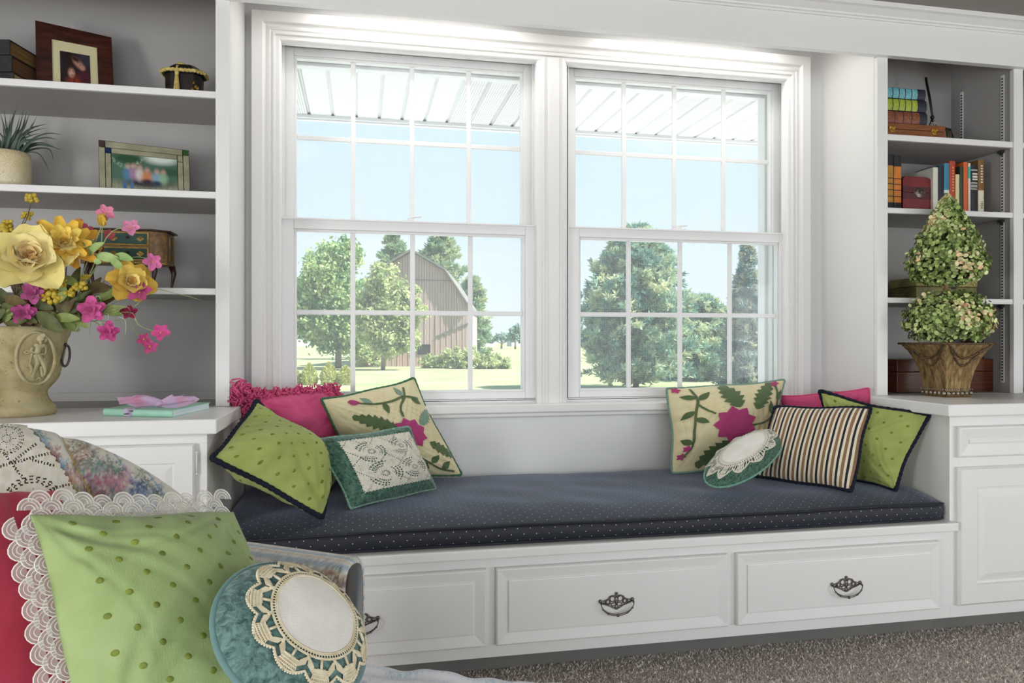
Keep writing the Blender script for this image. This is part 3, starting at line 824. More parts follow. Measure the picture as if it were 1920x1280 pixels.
# ================================================================== SOFT GOODS
class Pillow:
    """a stuffed square: four corner points, thickness, pinched sides, gathers towards the corners"""
    def __init__(s, TL, TR, BR, BL, T, pinch=.05, p=2.3, q=.58, seed=0, wr=.004, gather=.004, extra=None, lean=None, back=1.0, fold=.006, ew=.014):
        s.fold, s.ew = fold, ew
        s.c = [np.array(x) for x in (TL, TR, BR, BL)]
        s.T, s.pinch, s.p, s.q, s.wr, s.gather, s.extra, s.back = T, pinch, p, q, wr, gather, extra, back
        TL, TR, BR, BL = s.c
        ex = (TR - TL) + (BR - BL); ey = (TL - BL) + (TR - BR)
        s.W, s.H = np.linalg.norm(ex) / 2, np.linalg.norm(ey) / 2
        n = np.cross(ex, ey); n /= np.linalg.norm(n)
        cen = sum(s.c) / 4
        if np.dot(n, cen - np.array([0, 0, EYE])) > 0: n = -n
        s.n = n
        r = np.random.default_rng(seed)
        s.k = r.normal(size=(14, 2)) * np.array([3.2, 3.2]); s.ph = r.uniform(0, 6.28, 14)
        s.g = r.uniform(9, 15, 4); s.gp = r.uniform(0, 6.28, 4)
        s.folds = []
        for cu, cv in ((-1, -1), (1, -1), (1, 1), (-1, 1)):
            for q in range(4):
                a = math.atan2(-cv, -cu) + r.uniform(-.62, .62)
                s.folds.append((cu * r.uniform(.9, 1.05), cv * r.uniform(.9, 1.05), math.cos(a), math.sin(a), r.uniform(.4, 1.0), r.uniform(.025, .06), r.uniform(.35, .8)))
    def base(s, U, V):
        u = U * (1 - s.pinch * (1 - V * V)) + s.ew * np.sin(V * 4.6 + s.gp[0]) * np.abs(U) ** 3; v = V * (1 - s.pinch * (1 - U * U)) + s.ew * np.sin(U * 4.9 + s.gp[1]) * np.abs(V) ** 3
        a, b = (u + 1) / 2, (v + 1) / 2
        a, b = a[..., None], b[..., None]
        TL, TR, BR, BL = s.c
        return BL * (1 - a) * (1 - b) + BR * a * (1 - b) + TL * (1 - a) * b + TR * a * b
    def h(s, U, V):
        m = np.clip((1 - np.abs(U) ** s.p), 0, 1) * np.clip((1 - np.abs(V) ** s.p), 0, 1)
        H = s.T * m ** s.q
        w = sum(np.sin(U * k[0] + V * k[1] + p) for k, p in zip(s.k, s.ph)) / 4
        e = np.clip(m * 3, 0, 1)
        H = H + s.wr * w * e
        dU, dV = 1 - np.abs(U), 1 - np.abs(V)      # gathers run in from the edges
        H = H + s.gather * e * (np.sin(V * s.g[0] * 1.7 + s.gp[0] + np.sin(U * 3)) * np.exp(-dU / .14) + np.sin(U * s.g[1] * 1.7 + s.gp[1] + np.sin(V * 3)) * np.exp(-dV / .14))
        for cu, cv, dx, dy, am, wd, ln in s.folds:      # creases running in from the corners
            al = (U - cu) * dx + (V - cv) * dy; pe = np.abs(-(U - cu) * dy + (V - cv) * dx + .04 * np.sin(al * 5))
            H = H - s.fold * am * e * np.exp(-(pe / wd) ** 2) * np.exp(-np.clip(al, 0, None) / ln) + s.fold * .6 * am * e * np.exp(-((pe - wd * 1.8) / wd) ** 2) * np.exp(-np.clip(al, 0, None) / ln)
        if s.extra is not None: H = H + s.extra(U * s.W / 2, V * s.H / 2) * e
        return H
    def pos(s, U, V, side=1, off=0.0):
        U, V = np.asarray(U, float), np.asarray(V, float)
        return s.base(U, V) + ((s.h(U, V) * (1 if side > 0 else -s.back) + off * side))[..., None] * s.n
    def body(s, parent, mat, n=44, name='cover', colf=None):
        t = np.linspace(-1, 1, n); u = .3 * t + .7 * np.sin(t * np.pi / 2)
        U, V = np.meshgrid(u, u, indexing='ij')
        A = s.pos(U, V, 1).reshape(-1, 3); B = s.pos(U, V, -1).reshape(-1, 3)
        F = grid_faces(n, n)
        mb = MB().arr(A, F).arr(B, F[:, ::-1])
        uv1 = np.stack([U * s.W / 2, V * s.H / 2], -1).reshape(-1, 2)
        col = None
        if colf is not None:
            c = colf(uv1[:, 0], uv1[:, 1]); col = np.concatenate([c, c])
        return mb.build(name, mat, parent, smooth=True, uv=np.concatenate([uv1, uv1]), col=col)
    def rim(s, m=46):
        t = np.linspace(-1, 1, m)[:-1]; o = np.ones_like(t)
        U = np.concatenate([t, o, -t, -o]); V = np.concatenate([-o, t, o, -t])
        return U, V
    def piping(s, parent, mat, r=.006, name='piping', m=46, twist=0, n=8, jit=.0):
        U, V = s.rim(m)
        P = s.base(U, V)
        # round the corners a little and pull the cord just outside the seam
        P = (P + .5 * np.roll(P, 1, 0) + .5 * np.roll(P, -1, 0)) / 2
        if jit: P = P + rng.normal(size=P.shape) * jit
        rr = r * (1 + (.13 * np.sin(np.arange(len(P)) * twist) if twist else np.zeros(len(P))))
        return MB().tube([tuple(p) for p in P], list(rr), n, closed=True).build(name, mat, parent, smooth=True)
    def centre(s): return sum(s.c) / 4

class RoundPillow(Pillow):
    def __init__(s, C, A, B, T, seed=0, wr=.002, p=2.6, q=.6):
        s.C, s.A, s.B = np.array(C), np.array(A), np.array(B)
        s.T, s.wr, s.p, s.q = T, wr, p, q
        n = np.cross(s.A, s.B); n /= np.linalg.norm(n)
        if np.dot(n, s.C - np.array([0, 0, EYE])) > 0: n = -n
        s.n = n; s.W = 2 * np.linalg.norm(s.A); s.H = 2 * np.linalg.norm(s.B)
        r = np.random.default_rng(seed); s.k = r.normal(size=(14, 2)) * 4; s.ph = r.uniform(0, 6.28, 14)
    def base(s, U, V): return s.C + np.asarray(U)[..., None] * s.A + np.asarray(V)[..., None] * s.B
    def h(s, U, V):
        r = np.hypot(U, V)
        m = np.clip(1 - r ** s.p, 0, 1)
        w = sum(np.sin(U * k[0] + V * k[1] + p) for k, p in zip(s.k, s.ph)) / 4
        return s.T * m ** s.q + s.wr * w * np.clip(m * 3, 0, 1) + s.wr * .8 * np.sin(np.arctan2(V, U) * 40) * np.exp(-(1 - r) / .06) * np.clip(m * 4, 0, 1)
    def pos(s, U, V, side=1, off=0.0):
        U, V = np.asarray(U, float), np.asarray(V, float)
        return s.base(U, V) + ((s.h(U, V) + off) * side)[..., None] * s.n
    def body(s, parent, mat, n=30, m=72, name='cover'):
        r = np.sin(np.linspace(0, 1, n) * np.pi / 2); a = np.linspace(0, 2 * np.pi, m + 1)[:-1]
        Aa, R = np.meshgrid(a, r, indexing='ij')
        U, V = R * np.cos(Aa), R * np.sin(Aa)
        F = grid_faces(m, n, wrap=True)
        mb = MB().arr(s.pos(U, V, 1).reshape(-1, 3), F).arr(s.pos(U, V, -1).reshape(-1, 3), F[:, ::-1])
        uv = np.stack([U * s.W / 2, V * s.H / 2], -1).reshape(-1, 2)
        return mb.build(name, mat, parent, smooth=True, uv=np.concatenate([uv, uv]))
    def rim(s, m=90):
        a = np.linspace(0, 2 * np.pi, m + 1)[:-1]
        return np.cos(a), np.sin(a)

def thing_at(name, pil, label, cat, group=None):
    c = pil.centre() if not isinstance(pil, RoundPillow) else pil.C
    z = min(p[2] for p in pil.c) if not isinstance(pil, RoundPillow) else pil.C[2] - .1
    return empty(name, (float(c[0]), float(c[1]), float(z)), label, cat, group)

def applique(pil, poly, off, mat, name, parent, step=.05, puff=.0):
    """a cloth patch of the given outline (u, v) lying on the pillow's face"""
    P = [Vector(p) for p in poly]
    # densify the outline
    Q = []
    for i, p in enumerate(P):
        q = P[(i + 1) % len(P)]; n = max(1, int((q - p).length / step))
        Q += [p.lerp(q, k / n) for k in range(n)]
    xs = [p.x for p in Q]; ys = [p.y for p in Q]
    I = []
    y = min(ys) + step * .5; row = 0
    while y < max(ys):
        x = min(xs) + step * (.5 if row % 2 else .0)
        while x < max(xs):
            I.append(Vector((x, y))); x += step
        y += step * .87; row += 1
    n = len(Q)
    v, _, f, *_ = delaunay_2d_cdt(Q + I, [(i, (i + 1) % n) for i in range(n)], [list(range(n))], 1, 1e-5)
    used = sorted({i for t in f for i in t}); mp = {k: i for i, k in enumerate(used)}
    U = np.array([v[i].x for i in used]); V = np.array([v[i].y for i in used])
    X = pil.pos(np.clip(U, -.999, .999), np.clip(V, -.999, .999), 1, off)
    return MB().add(X.tolist(), [tuple(mp[i] for i in t) for t in f]).build(name, mat, parent, smooth=True)
def leaf_poly(a, b, w, spikes=0, n=12):
    a, b = Vector(a), Vector(b); d = b - a; L = d.length; d = d / L; s = Vector((-d.y, d.x))
    R, Lf = [], []
    for i in range(1, n):
        t = i / n
        hw = w * math.sin(math.pi * t ** .85) * (1 - .15 * t)
        if spikes:
            fr_ = (t * spikes) % 1
            hw = w * (.35 + .65 * math.sin(math.pi * t)) * (.55 + .6 * fr_)
        R.append(a + d * (L * t) + s * hw); Lf.append(a + d * (L * t) - s * hw)
    return [a] + Lf + [b] + R[::-1]
def strip_poly(pts, w):
    pts = [Vector(p) for p in pts]; A, B = [], []
    for i, p in enumerate(pts):
        d = pts[min(i + 1, len(pts) - 1)] - pts[max(i - 1, 0)]; d.normalize(); s = Vector((-d.y, d.x)) * w
        A.append(p + s); B.append(p - s)
    return A + B[::-1]
def curve2(pts, n=8):
    pts = [Vector(p) for p in pts]; out = []
    P = [pts[0]] + pts + [pts[-1]]
    for i in range(1, len(P) - 2):
        for k in range(n):
            t = k / n; p0, p1, p2, p3 = P[i - 1:i + 3]
            out.append(.5 * ((2 * p1) + (p2 - p0) * t + (2 * p0 - 5 * p1 + 4 * p2 - p3) * t * t + (3 * p1 - p0 - 3 * p2 + p3) * t ** 3))
    return out + [pts[-1]]
def star_poly(c, r, n=10, inner=.76, sq=1., rot=0):
    P = []
    for i in range(n * 4):
        a = 2 * math.pi * i / (n * 4) + rot
        f = abs(((i / 4 + .0) % 1) - .5) * 2          # 1 at tips, 0 in notches
        rr = r * (inner + (1 - inner) * f ** 1.2)
        P.append((c[0] + rr * math.cos(a), c[1] + rr * math.sin(a) * sq))
    return P

# ------------------------------------------------------------------ cloths
def cloth(name, col, col2=None, rough=.85, sheen=.25, bump=.35, bscale=700., scale=14, sheenr=.5, weave=True):
    k = NT(name)
    c = k.coord('UV')
    col = lin(col) if isinstance(col, str) else col
    c2 = lin(col2) if isinstance(col2, str) else (col2 or tuple(x * .85 for x in col))
    k.set(col=k.ramp(k.noise(c, scale, 5, .6), [(.3, col), (.7, c2)]), rough=rough, sheen=sheen, sheenr=sheenr, spec=.2)
    w1 = k.noise(k.coord('UV', (1, .16, 1)), bscale, 2); w2 = k.noise(k.coord('UV', (.16, 1, 1)), bscale, 2)
    k.bump(k.math('ADD', w1, w2) if weave else k.noise(c, bscale, 3), bump, .0015)
    return k.m
NAVY = paint('navy_cord', (.006, .008, .016), .85, (.016, .02, .034), 260, .5, 420, spec=.2)
GREEN = cloth('green_linen', 'a8b368', '98a458', scale=10, sheen=.12)
GREEN2 = cloth('pale_green_linen', '9fb27a', '8fa366', scale=10, bscale=520, sheen=.12)
GDOT = paint('embroidered_olive', lin('5f6c1c'), .7, lin('7b8a2c'), 60, .5, 500)
PINK = cloth('pink_cotton', 'd65a86', 'c8487a', scale=8, sheen=.15)
ROSE = cloth('rose_red_cotton', 'c04258', 'ae3348', scale=8, sheen=.2)
CREAM = cloth('cream_quilt', 'e2d8b0', 'd6c99e', scale=9)
QGREEN = cloth('quilt_green', '5d7048', '4a5f3f', scale=20)
QTEAL = cloth('quilt_blue_green', '7f9c8a', '6d8c7c', scale=20)
QPINK = cloth('quilt_magenta', 'b5477a', 'a33a6c', scale=16, sheen=.1)
DGREEN = paint('dark_green_cord', lin('2f5a3c'), .8, lin('41714e'), 200, .5, 400)
def velvet(name, a, b):
    k = NT(name); c = k.coord('UV')
    f = k.noise(c, 90, 4, .65, .6)
    k.set(col=k.ramp(f, [(.34, lin(a)), (.62, lin(b))]), rough=.75, sheen=.35, sheenr=.35, spec=.2)
    k.bump(k.noise(c, 120, 4, .6, .8), .8, .004)
    return k.m
VELV = velvet('green_velvet', '2a463b', '5c7e6d')
VELT = velvet('teal_velvet', '35504d', '708e88')
LACE = paint('ecru_lace', lin('dcd8c9'), .9, lin('ccc7b5'), 120, .4, 600)
LINEN = cloth('white_linen', 'eeeae2', 'ddd8cd', scale=14, bscale=420)
CROCH = paint('ecru_crochet', lin('e6dcc2'), .9, lin('d6c8a6'), 60, .4, 500)

def dots(pil, parent, mat, sx_, sy_, r, m=.93, side=1, name='embroidered_dots', n=10, stag=True, flat=.35):
    mb = MB(); W, H = pil.W, pil.H
    row = 0; y = -H / 2 + sy_ * .6
    while y < H / 2:
        x = -W / 2 + sx_ * (.25 if (row % 2 and stag) else .75)
        while x < W / 2:
            u, v = x / (W / 2), y / (H / 2)
            if max(abs(u), abs(v)) < m:
                K = 3; V, F = [], []
                us, vs, hs = [], [], []
                for i in range(K + 1):
                    f = i / K
                    for q in range(n):
                        a = 2 * math.pi * q / n
                        us.append(u + r * (1 - f) * math.cos(a) / (W / 2)); vs.append(v + r * (1 - f) * math.sin(a) / (H / 2)); hs.append(r * flat * math.sqrt(max(0, 1 - (1 - f) ** 2)) * 1.0 + .0003)
                X = pil.base(np.array(us), np.array(vs)) + ((pil.h(np.array(us), np.array(vs)) * (1 if side > 0 else -pil.back) + np.array(hs) * side))[:, None] * pil.n
                mb.add(X.tolist(), [(i * n + q, i * n + (q + 1) % n, (i + 1) * n + (q + 1) % n, (i + 1) * n + q) for i in range(K) for q in range(n)])
            x += sx_
        y += sy_; row += 1
    return tag(mb.build(name, mat, parent, smooth=True), kind='stuff')

# ------------------------------------------------------------------ bench seat cushion
k = NT('navy_pindot')
uv = k.n('TexCoord').outputs['UV']; sp = k.n('SeparateXYZ'); k.t.links.new(uv, sp.inputs[0])
yy = k.math('DIVIDE', sp.outputs[1], .0175); rowf = k.math('FLOOR', yy)
xx = k.math('ADD', k.math('DIVIDE', sp.outputs[0], .040), k.math('MULTIPLY', k.math('MODULO', k.math('ABSOLUTE', rowf), 2.0), .5))
fx = k.math('MULTIPLY', k.math('SUBTRACT', k.math('FRACT', xx), .5), .040); fy = k.math('MULTIPLY', k.math('SUBTRACT', k.math('FRACT', yy), .5), .0175)
dd = k.math('SQRT', k.math('ADD', k.math('MULTIPLY', fx, fx), k.math('MULTIPLY', fy, fy)))
msk = k.math('LESS_THAN', dd, .0016)
bs = k.ramp(k.noise(k.coord('UV', (1, 3, 1)), 260, 3), [(.35, (.008, .010, .016)), (.65, (.017, .020, .031))])
k.set(col=k.mix(msk, bs, (.48, .48, .44)), rough=.55, sheen=.38, sheenr=.40, spec=.4)
k.put(k.b.inputs['Sheen Tint'], (.62, .72, .95, 1))
k.bump(k.noise(k.coord('UV'), 900, 2), .35, .001)
PIND = k.m
cush = empty('seat_cushion', (.8, 2.6, .4155), 'long navy pin-dot seat cushion lying on the white window bench', 'cushion')
nx, x0c, x1c = 150, XL + .006, 2.021
xs = np.linspace(x0c, x1c, nx)
sec = [(2.275, .4165), (2.258, .422), (2.252, .435), (2.250, .452), (2.253, .466), (2.258, .4725)]
yt = np.concatenate([np.linspace(2.266, 2.42, 12), np.linspace(2.46, 2.90, 12), np.linspace(2.92, 2.972, 6)])
prof = list(sec) + [(y, None) for y in yt] + [(2.978, .48), (2.978, .4165)]
V = np.zeros((nx, len(prof), 3)); UVc = np.zeros((nx, len(prof), 2))
wob = .0022 * np.sin(xs * 5.1) + .0014 * np.sin(xs * 11.3 + 1) + .0008 * np.sin(xs * 29)
endf = np.clip(np.minimum(xs - x0c, x1c - xs) / .05, 0, 1) ** .5
arc = 0; last = prof[0]
for j, (y, z) in enumerate(prof):
    Y = np.full(nx, y)
    if z is None:
        f = (y - 2.258) / (2.975 - 2.258)
        crown = .036 * (1 - (1 - min(1, f / .28)) ** 2.4) * (1 - .25 * max(0, (f - .9) / .1))
        Z = .4735 + crown * (.25 + .75 * endf) + wob * min(1, f * 3) + .0016 * np.sin(xs * 25 + y * 22) * math.exp(-((f - .4) / .3) ** 2) + .0012 * np.sin(xs * 8.5 + y * 30) * min(1, f * 4)
    else:
        Z = np.full(nx, z) + (wob * .7 if z > .45 else 0)
        if z > .45 or y < 2.26: Y = Y + .0035 * np.sin(xs * 3.7) + (1 - endf) * .012
    zz = z if z is not None else .50
    arc += math.hypot(y - last[0], (zz - (last[1] if last[1] is not None else .50))); last = (y, zz)
    V[:, j, 0] = xs; V[:, j, 1] = Y; V[:, j, 2] = Z
    UVc[:, j, 0] = xs; UVc[:, j, 1] = arc
mb = MB().arr(V.reshape(-1, 3), grid_faces(nx, len(prof)))
L = len(prof)
mb.f += [tuple(range(L))[::-1], tuple((nx - 1) * L + j for j in range(L))]
mb.build('cover', PIND, cush, smooth=True, uv=UVc.reshape(-1, 2))
MB().tube([tuple(V[i, 5] + np.array([0, -.002, .0015])) for i in range(nx)], .0042, 7).build('welt_cord', paint('navy_welt', (.010, .012, .02), .7), cush, smooth=True)
MB().tube([tuple(V[i, 1] + np.array([0, -.001, -.0005])) for i in range(nx)], .004, 7).build('welt_cord', paint('navy_welt_low', (.010, .012, .02), .7), cush, smooth=True)

# ------------------------------------------------------------------ throw pillows on the bench, left group
PG = 'throw pillows on the window bench'
# pink pillow with shaggy fringe
p = Pillow(PT(446, 742, 2.52), PY(628, 728, 2.915), PY(668, 868, 2.93), PT(500, 884, 2.64), .080, .05, seed=3, wr=.012, gather=.012, fold=.012)
o = thing_at('throw_pillow', p, 'pink pillow with shaggy pink fringe behind the green dotted one, left end of bench', 'pillow', PG)
p.body(o, PINK, 56)
FR = paint('pink_chenille', lin('e0608e'), .9, lin('c84878'), 90, .4, 300)
mb = MB()
U, V_ = p.rim(70); B = p.base(U, V_); cen = p.centre()
for i in range(len(B)):
    out = unit(B[i] - cen)
    tl = np.exp(-np.linalg.norm(B[i] - p.c[0]) / .045)
    for q in range(9 + int(34 * tl)):
        d = unit(out * (.4 + .4 * tl) + p.n * rng.normal(0, .5) + rng.normal(size=3) * .5)
        b = B[i] + rng.normal(size=3) * (.006 + .016 * tl); L_ = rng.uniform(.006, .013) + .022 * tl * rng.random()
        m_ = b + d * L_ * .6 + rng.normal(size=3) * .006; e_ = b + d * L_ + rng.normal(size=3) * .008
        if e_[0] < XL + .004: continue
        mb.tube([b, m_, e_], [.0030, .0036, .0026], 5)
tag(mb.build('fringe', FR, o, smooth=True), kind='stuff')

# quilted floral pillow, left
def quilt(s_, d_):
    def f(x, y):
        a = np.abs(((x * .8 + y) / s_) % 1 - .5); b = np.abs(((x - y * .75) / s_) % 1 - .5)
        return -d_ * (np.exp(-(a / .09) ** 2) + np.exp(-(b / .09) ** 2)) + d_
    return f
def quilt_echo(s_, d_):
    def f(x, y):
        a = np.abs(((np.hypot(x - .01, y - .0) + .004 * np.sin(np.arctan2(y, x) * 10)) / s_) % 1 - .5)
        return -d_ * np.exp(-(a / .11) ** 2) + d_
    return f
TL, TR, BR, BL = PT(600, 748, 2.64), PT(775, 708, 2.935), PT(868, 890, 2.925), PT(668, 905, 2.76)
p = Pillow(TL, TR, BR, BL, .090, .065, 2.1, .62, seed=5, wr=.006, gather=.007, extra=quilt(.027, .0034))
o = thing_at('throw_pillow', p, 'cream quilted pillow with pink flower leaning on sill behind lace pillow', 'pillow', PG)
p.body(o, CREAM, 120)
p.piping(o, DGREEN, .0055, twist=2.2)
q_ = .0034
applique(p, star_poly((.22, -.02), .36, 9, .78, .95, .2), q_ + .0012, QPINK, 'flower', o)
applique(p, leaf_poly((.0, .12), (-.70, .52), .17, 7, 29), q_, QGREEN, 'spiky_leaf', o)
applique(p, leaf_poly((.55, -.28), (.98, -.62), .13, 5, 21), q_, QGREEN, 'spiky_leaf', o)
applique(p, leaf_poly((.52, .12), (.95, .35), .12, 6, 25), q_, QTEAL, 'spiky_leaf', o)
for pts in ([(-.60, .86), (-.2, .72), (.15, .70), (.48, .74), (.80, .62)], [(.22, .34), (.28, .55), (.50, .74), (.62, .92)], [(.05, -.36), (.22, -.58), (.52, -.84), (.84, -.92)], [(.30, -.66), (.30, -.85)]):
    applique(p, strip_poly(curve2(pts), .022), q_ + .001, QGREEN, 'vine', o, .04)
for a, b in (((.46, .76), (.44, .97)), ((.62, .68), (.80, .50)), ((.02, .70), (-.02, .46)), ((.40, -.72), (.62, -.56)), ((.58, -.86), (.82, -.70)), ((.24, -.60), (.10, -.82)), ((-.2, .74), (-.36, .90))):
    applique(p, leaf_poly(a, b, .065), q_, QGREEN if b[1] < .8 else QTEAL, 'leaf', o, .04)
applique(p, leaf_poly((-.62, .86), (-.40, .80), .07), q_ + .001, QPINK, 'bud', o, .04)

# green dotted pillow with navy cord, left
TL, TR, BR, BL = PT(480, 750, 2.42), PT(632, 895, 2.60), PT(603, 970, 2.25), PT(396, 858, 2.10)
p = Pillow(TL, TR, BR, BL, .118, .055, 2.1, .64, seed=8, wr=.012, gather=.014, back=.8, fold=.014)
o = thing_at('throw_pillow', p, 'green dotted pillow with navy cord, left end of bench, tilted on a corner', 'pillow', PG)
p.body(o, GREEN, 64)
p.piping(o, NAVY, .0085, twist=1.9, m=60)
dots(p, o, GDOT, .066, .031, .0052); dots(p, o, GDOT, .066, .031, .0052, side=-1)

# lace pillow
TL, TR, BR, BL = PT(592, 824, 2.40), PT(766, 800, 2.60), PT(818, 916, 2.66), PT(658, 953, 2.36)
p = Pillow(TL, TR, BR, BL, .058, .030, 2.8, .6, seed=12, wr=.005, gather=.004)
o = thing_at('throw_pillow', p, 'small dark green velvet pillow with white lace panel, in front of left pillows', 'pillow', PG)
p.body(o, VELV, 60)
p.piping(o, paint('sage_cord', lin('4e7a68'), .8, lin('8fae9c'), 200, .4, 400), .0045, twist=2.0)
def lace_sheet(pil, u0, u1, v0, v1, nu, nv, hole, mat, parent, name, off=.0022, edge=None):
    u = np.linspace(u0, u1, nu); v = np.linspace(v0, v1, nv)
    U, Vv = np.meshgrid(u, v, indexing='ij')
    X = pil.pos(U, Vv, 1, off).reshape(-1, 3)
    uc = (u[:-1] + u[1:]) / 2; vc = (v[:-1] + v[1:]) / 2
    UC, VC = np.meshgrid(uc, vc, indexing='ij')
    keep = ~hole(UC, VC)
    F = grid_faces(nu, nv)[keep.ravel()]
    used = np.unique(F); mp = np.full(len(X), -1); mp[used] = np.arange(len(used))
    return MB().arr(X[used], mp[F]).build(name, mat, parent, smooth=True)
def lace_holes(U, V):
    # rosettes of eyelet rings, joined by lines of eyelets
    h = np.zeros_like(U, bool)
    for cx_, cy_, R in ((-.42, .42, .36), (.42, .48, .30), (-.30, -.42, .42), (.50, -.38, .34)):
        x, y = U - .08 - cx_ * .85, V - .06 - cy_ * .8
        r = np.hypot(x * 1.0, y * 1.0); a = np.arctan2(y, x)
        ring = (r > R * .42) & (r < R * .92) & (np.sin(a * 3 + r * 6) > -.35)
        h |= ring & (np.sin(r * 95) > -.25) & (np.sin(a * 30) > -.35)
        h |= (r < R * .22) & (r > R * .1) & (np.sin(a * 12) > 0)
    l1 = np.abs(((U * 1.0 + V * .9) % .52) - .26); l2 = np.abs(((U * 1.0 - V * .9) % .52) - .26)
    h |= ((l1 < .016) & (np.sin((U - V) * 90) > .2) & (np.sin(U * 8) > -.3)) | ((l2 < .016) & (np.sin((U + V) * 90) > .2) & (np.sin(V * 8 + 1) > -.3))
    h |= (np.sin(U * 150) > .75) & (np.sin(V * 120) > .75) & (np.sin(U * 9 + V * 7) > .3)
    e = (np.abs(U - .08) > .80 - .008 * np.sin(V * 90)) | (np.abs(V - .07) > .76 - .010 * np.sin(U * 90))
    return h | e
lace_sheet(p, -.75, .92, -.72, .86, 230, 170, lace_holes, LACE, o, 'lace_panel')

# ------------------------------------------------------------------ right group
p = Pillow(PY(1462, 742, 2.91), PT(1630, 727, 2.95), PT(1640, 850, 2.96), PY(1480, 862, 2.91), .045, .06, seed=21, wr=.005, gather=.005)
o = thing_at('throw_pillow', p, 'bright pink pillow at the back, right end of bench, mostly hidden', 'pillow', PG)
p.body(o, PINK, 44); p.piping(o, paint('pink_cord', lin('d34a78'), .8), .004)

TL, TR, BR, BL = PY(1249, 727, 2.90), PY(1471, 712, 2.915), PT(1452, 884, 3.06), PT(1260, 886, 3.0)
p = Pillow(TL, TR, BR, BL, .085, .050, 2.1, .62, seed=23, wr=.006, gather=.007, extra=quilt_echo(.026, .0030))
o = thing_at('throw_pillow', p, 'cream quilted pillow with pink flower, right of bench, behind round doily pillow', 'pillow', PG)
p.body(o, CREAM, 120); p.piping(o, QTEAL, .0055, twist=2.2)
applique(p, star_poly((.02, -.03), .41, 9, .76, 1.05, .35), q_ + .0012, QPINK, 'flower', o)
applique(p, leaf_poly((.10, .36), (-.14, .98), .20, 5, 21), q_, QGREEN, 'spiky_leaf', o)
applique(p, leaf_poly((.42, .30), (.72, .98), .17, 6, 25), q_, QGREEN, 'spiky_leaf', o)
applique(p, leaf_poly((-.02, -.42), (-.60, -.92), .20, 6, 25), q_, QGREEN, 'spiky_leaf', o)
applique(p, leaf_poly((.38, -.30), (.80, -.80), .17, 6, 25), q_, QGREEN, 'spiky_leaf', o)
for pts in ([(-.66, .94), (-.60, .62), (-.66, .30), (-.70, -.1), (-.72, -.46), (-.86, -.70)], [(-.62, .50), (-.48, .34), (-.34, .24)], [(.36, -.06), (.62, .02), (.84, .26), (.88, .60), (.80, .90)]):
    applique(p, strip_poly(curve2(pts), .020), q_ + .001, QGREEN, 'vine', o, .04)
for a, b in (((-.60, .66), (-.86, .74)), ((-.58, .60), (-.38, .80)), ((-.68, .34), (-.90, .16)), ((-.68, .16), (-.44, .04)), ((.78, .16), (.70, .50)), ((.88, .50), (.96, .76)), ((-.72, -.42), (-.92, -.30))):
    applique(p, leaf_poly(a, b, .07), q_, QGREEN, 'leaf', o, .04)
for c_ in ((-.80, -.52), (-.88, -.68), (.80, .92), (-.88, .92)):
    applique(p, star_poly(c_, .085, 5, .6), q_ + .001, QPINK, 'bud', o, .03)

TL, TR, BR, BL = PT(1537, 732, 2.93), PT(1745, 778, 2.70), PT(1678, 920, 2.70), PT(1556, 893, 2.96)
p = Pillow(TL, TR, BR, BL, .080, .085, 2.1, .64, seed=31, wr=.012, gather=.014, fold=.012)
o = thing_at('throw_pillow', p, 'green dotted pillow with navy cord, right end of bench, against the cabinet side', 'pillow', PG)
p.body(o, GREEN, 60); p.piping(o, NAVY, .0075, twist=1.9, m=56); dots(p, o, GDOT, .070, .034, .0050)

# striped pillow
k = NT('woven_stripe')
uv = k.n('TexCoord').outputs['UV']; sp = k.n('SeparateXYZ'); k.t.links.new(uv, sp.inputs[0])
f = k.math('FRACT', k.math('ADD', k.math('DIVIDE', sp.outputs[0], .0330), 4.13))
tw = k.math('GREATER_THAN', k.math('FRACT', k.math('MULTIPLY', k.math('ADD', sp.outputs[1], k.math('MULTIPLY', sp.outputs[0], 1.3)), 260.0)), .5)
br = k.mix(tw, lin('7a5a44'), lin('9c7a5c')); nv = k.mix(tw, lin('15161f'), lin('2c2c36'))
m1 = k.math('LESS_THAN', f, .30); m2 = k.math('MULTIPLY', k.math('GREATER_THAN', f, .52), k.math('LESS_THAN', f, .76))
k.set(col=k.mix(m1, k.mix(m2, lin('e3d8bd'), nv), br), rough=.8, sheen=.2, spec=.2)
k.bump(k.noise(k.coord('UV', (1, .3, 1)), 600, 2), .3, .001)
TL, TR, BR, BL = PT(1452, 763, 2.90), PT(1632, 764, 2.76), PT(1598, 920, 2.64), PT(1418, 893, 2.88)
p = Pillow(TL, TR, BR, BL, .072, .032, 2.4, .6, seed=35, wr=.004, gather=.003)
o = thing_at('throw_pillow', p, 'brown, navy and cream striped pillow with navy cord, between quilt and green pillows', 'pillow', PG)
p.body(o, k.m, 56); p.piping(o, NAVY, .0075, twist=1.9, m=56)

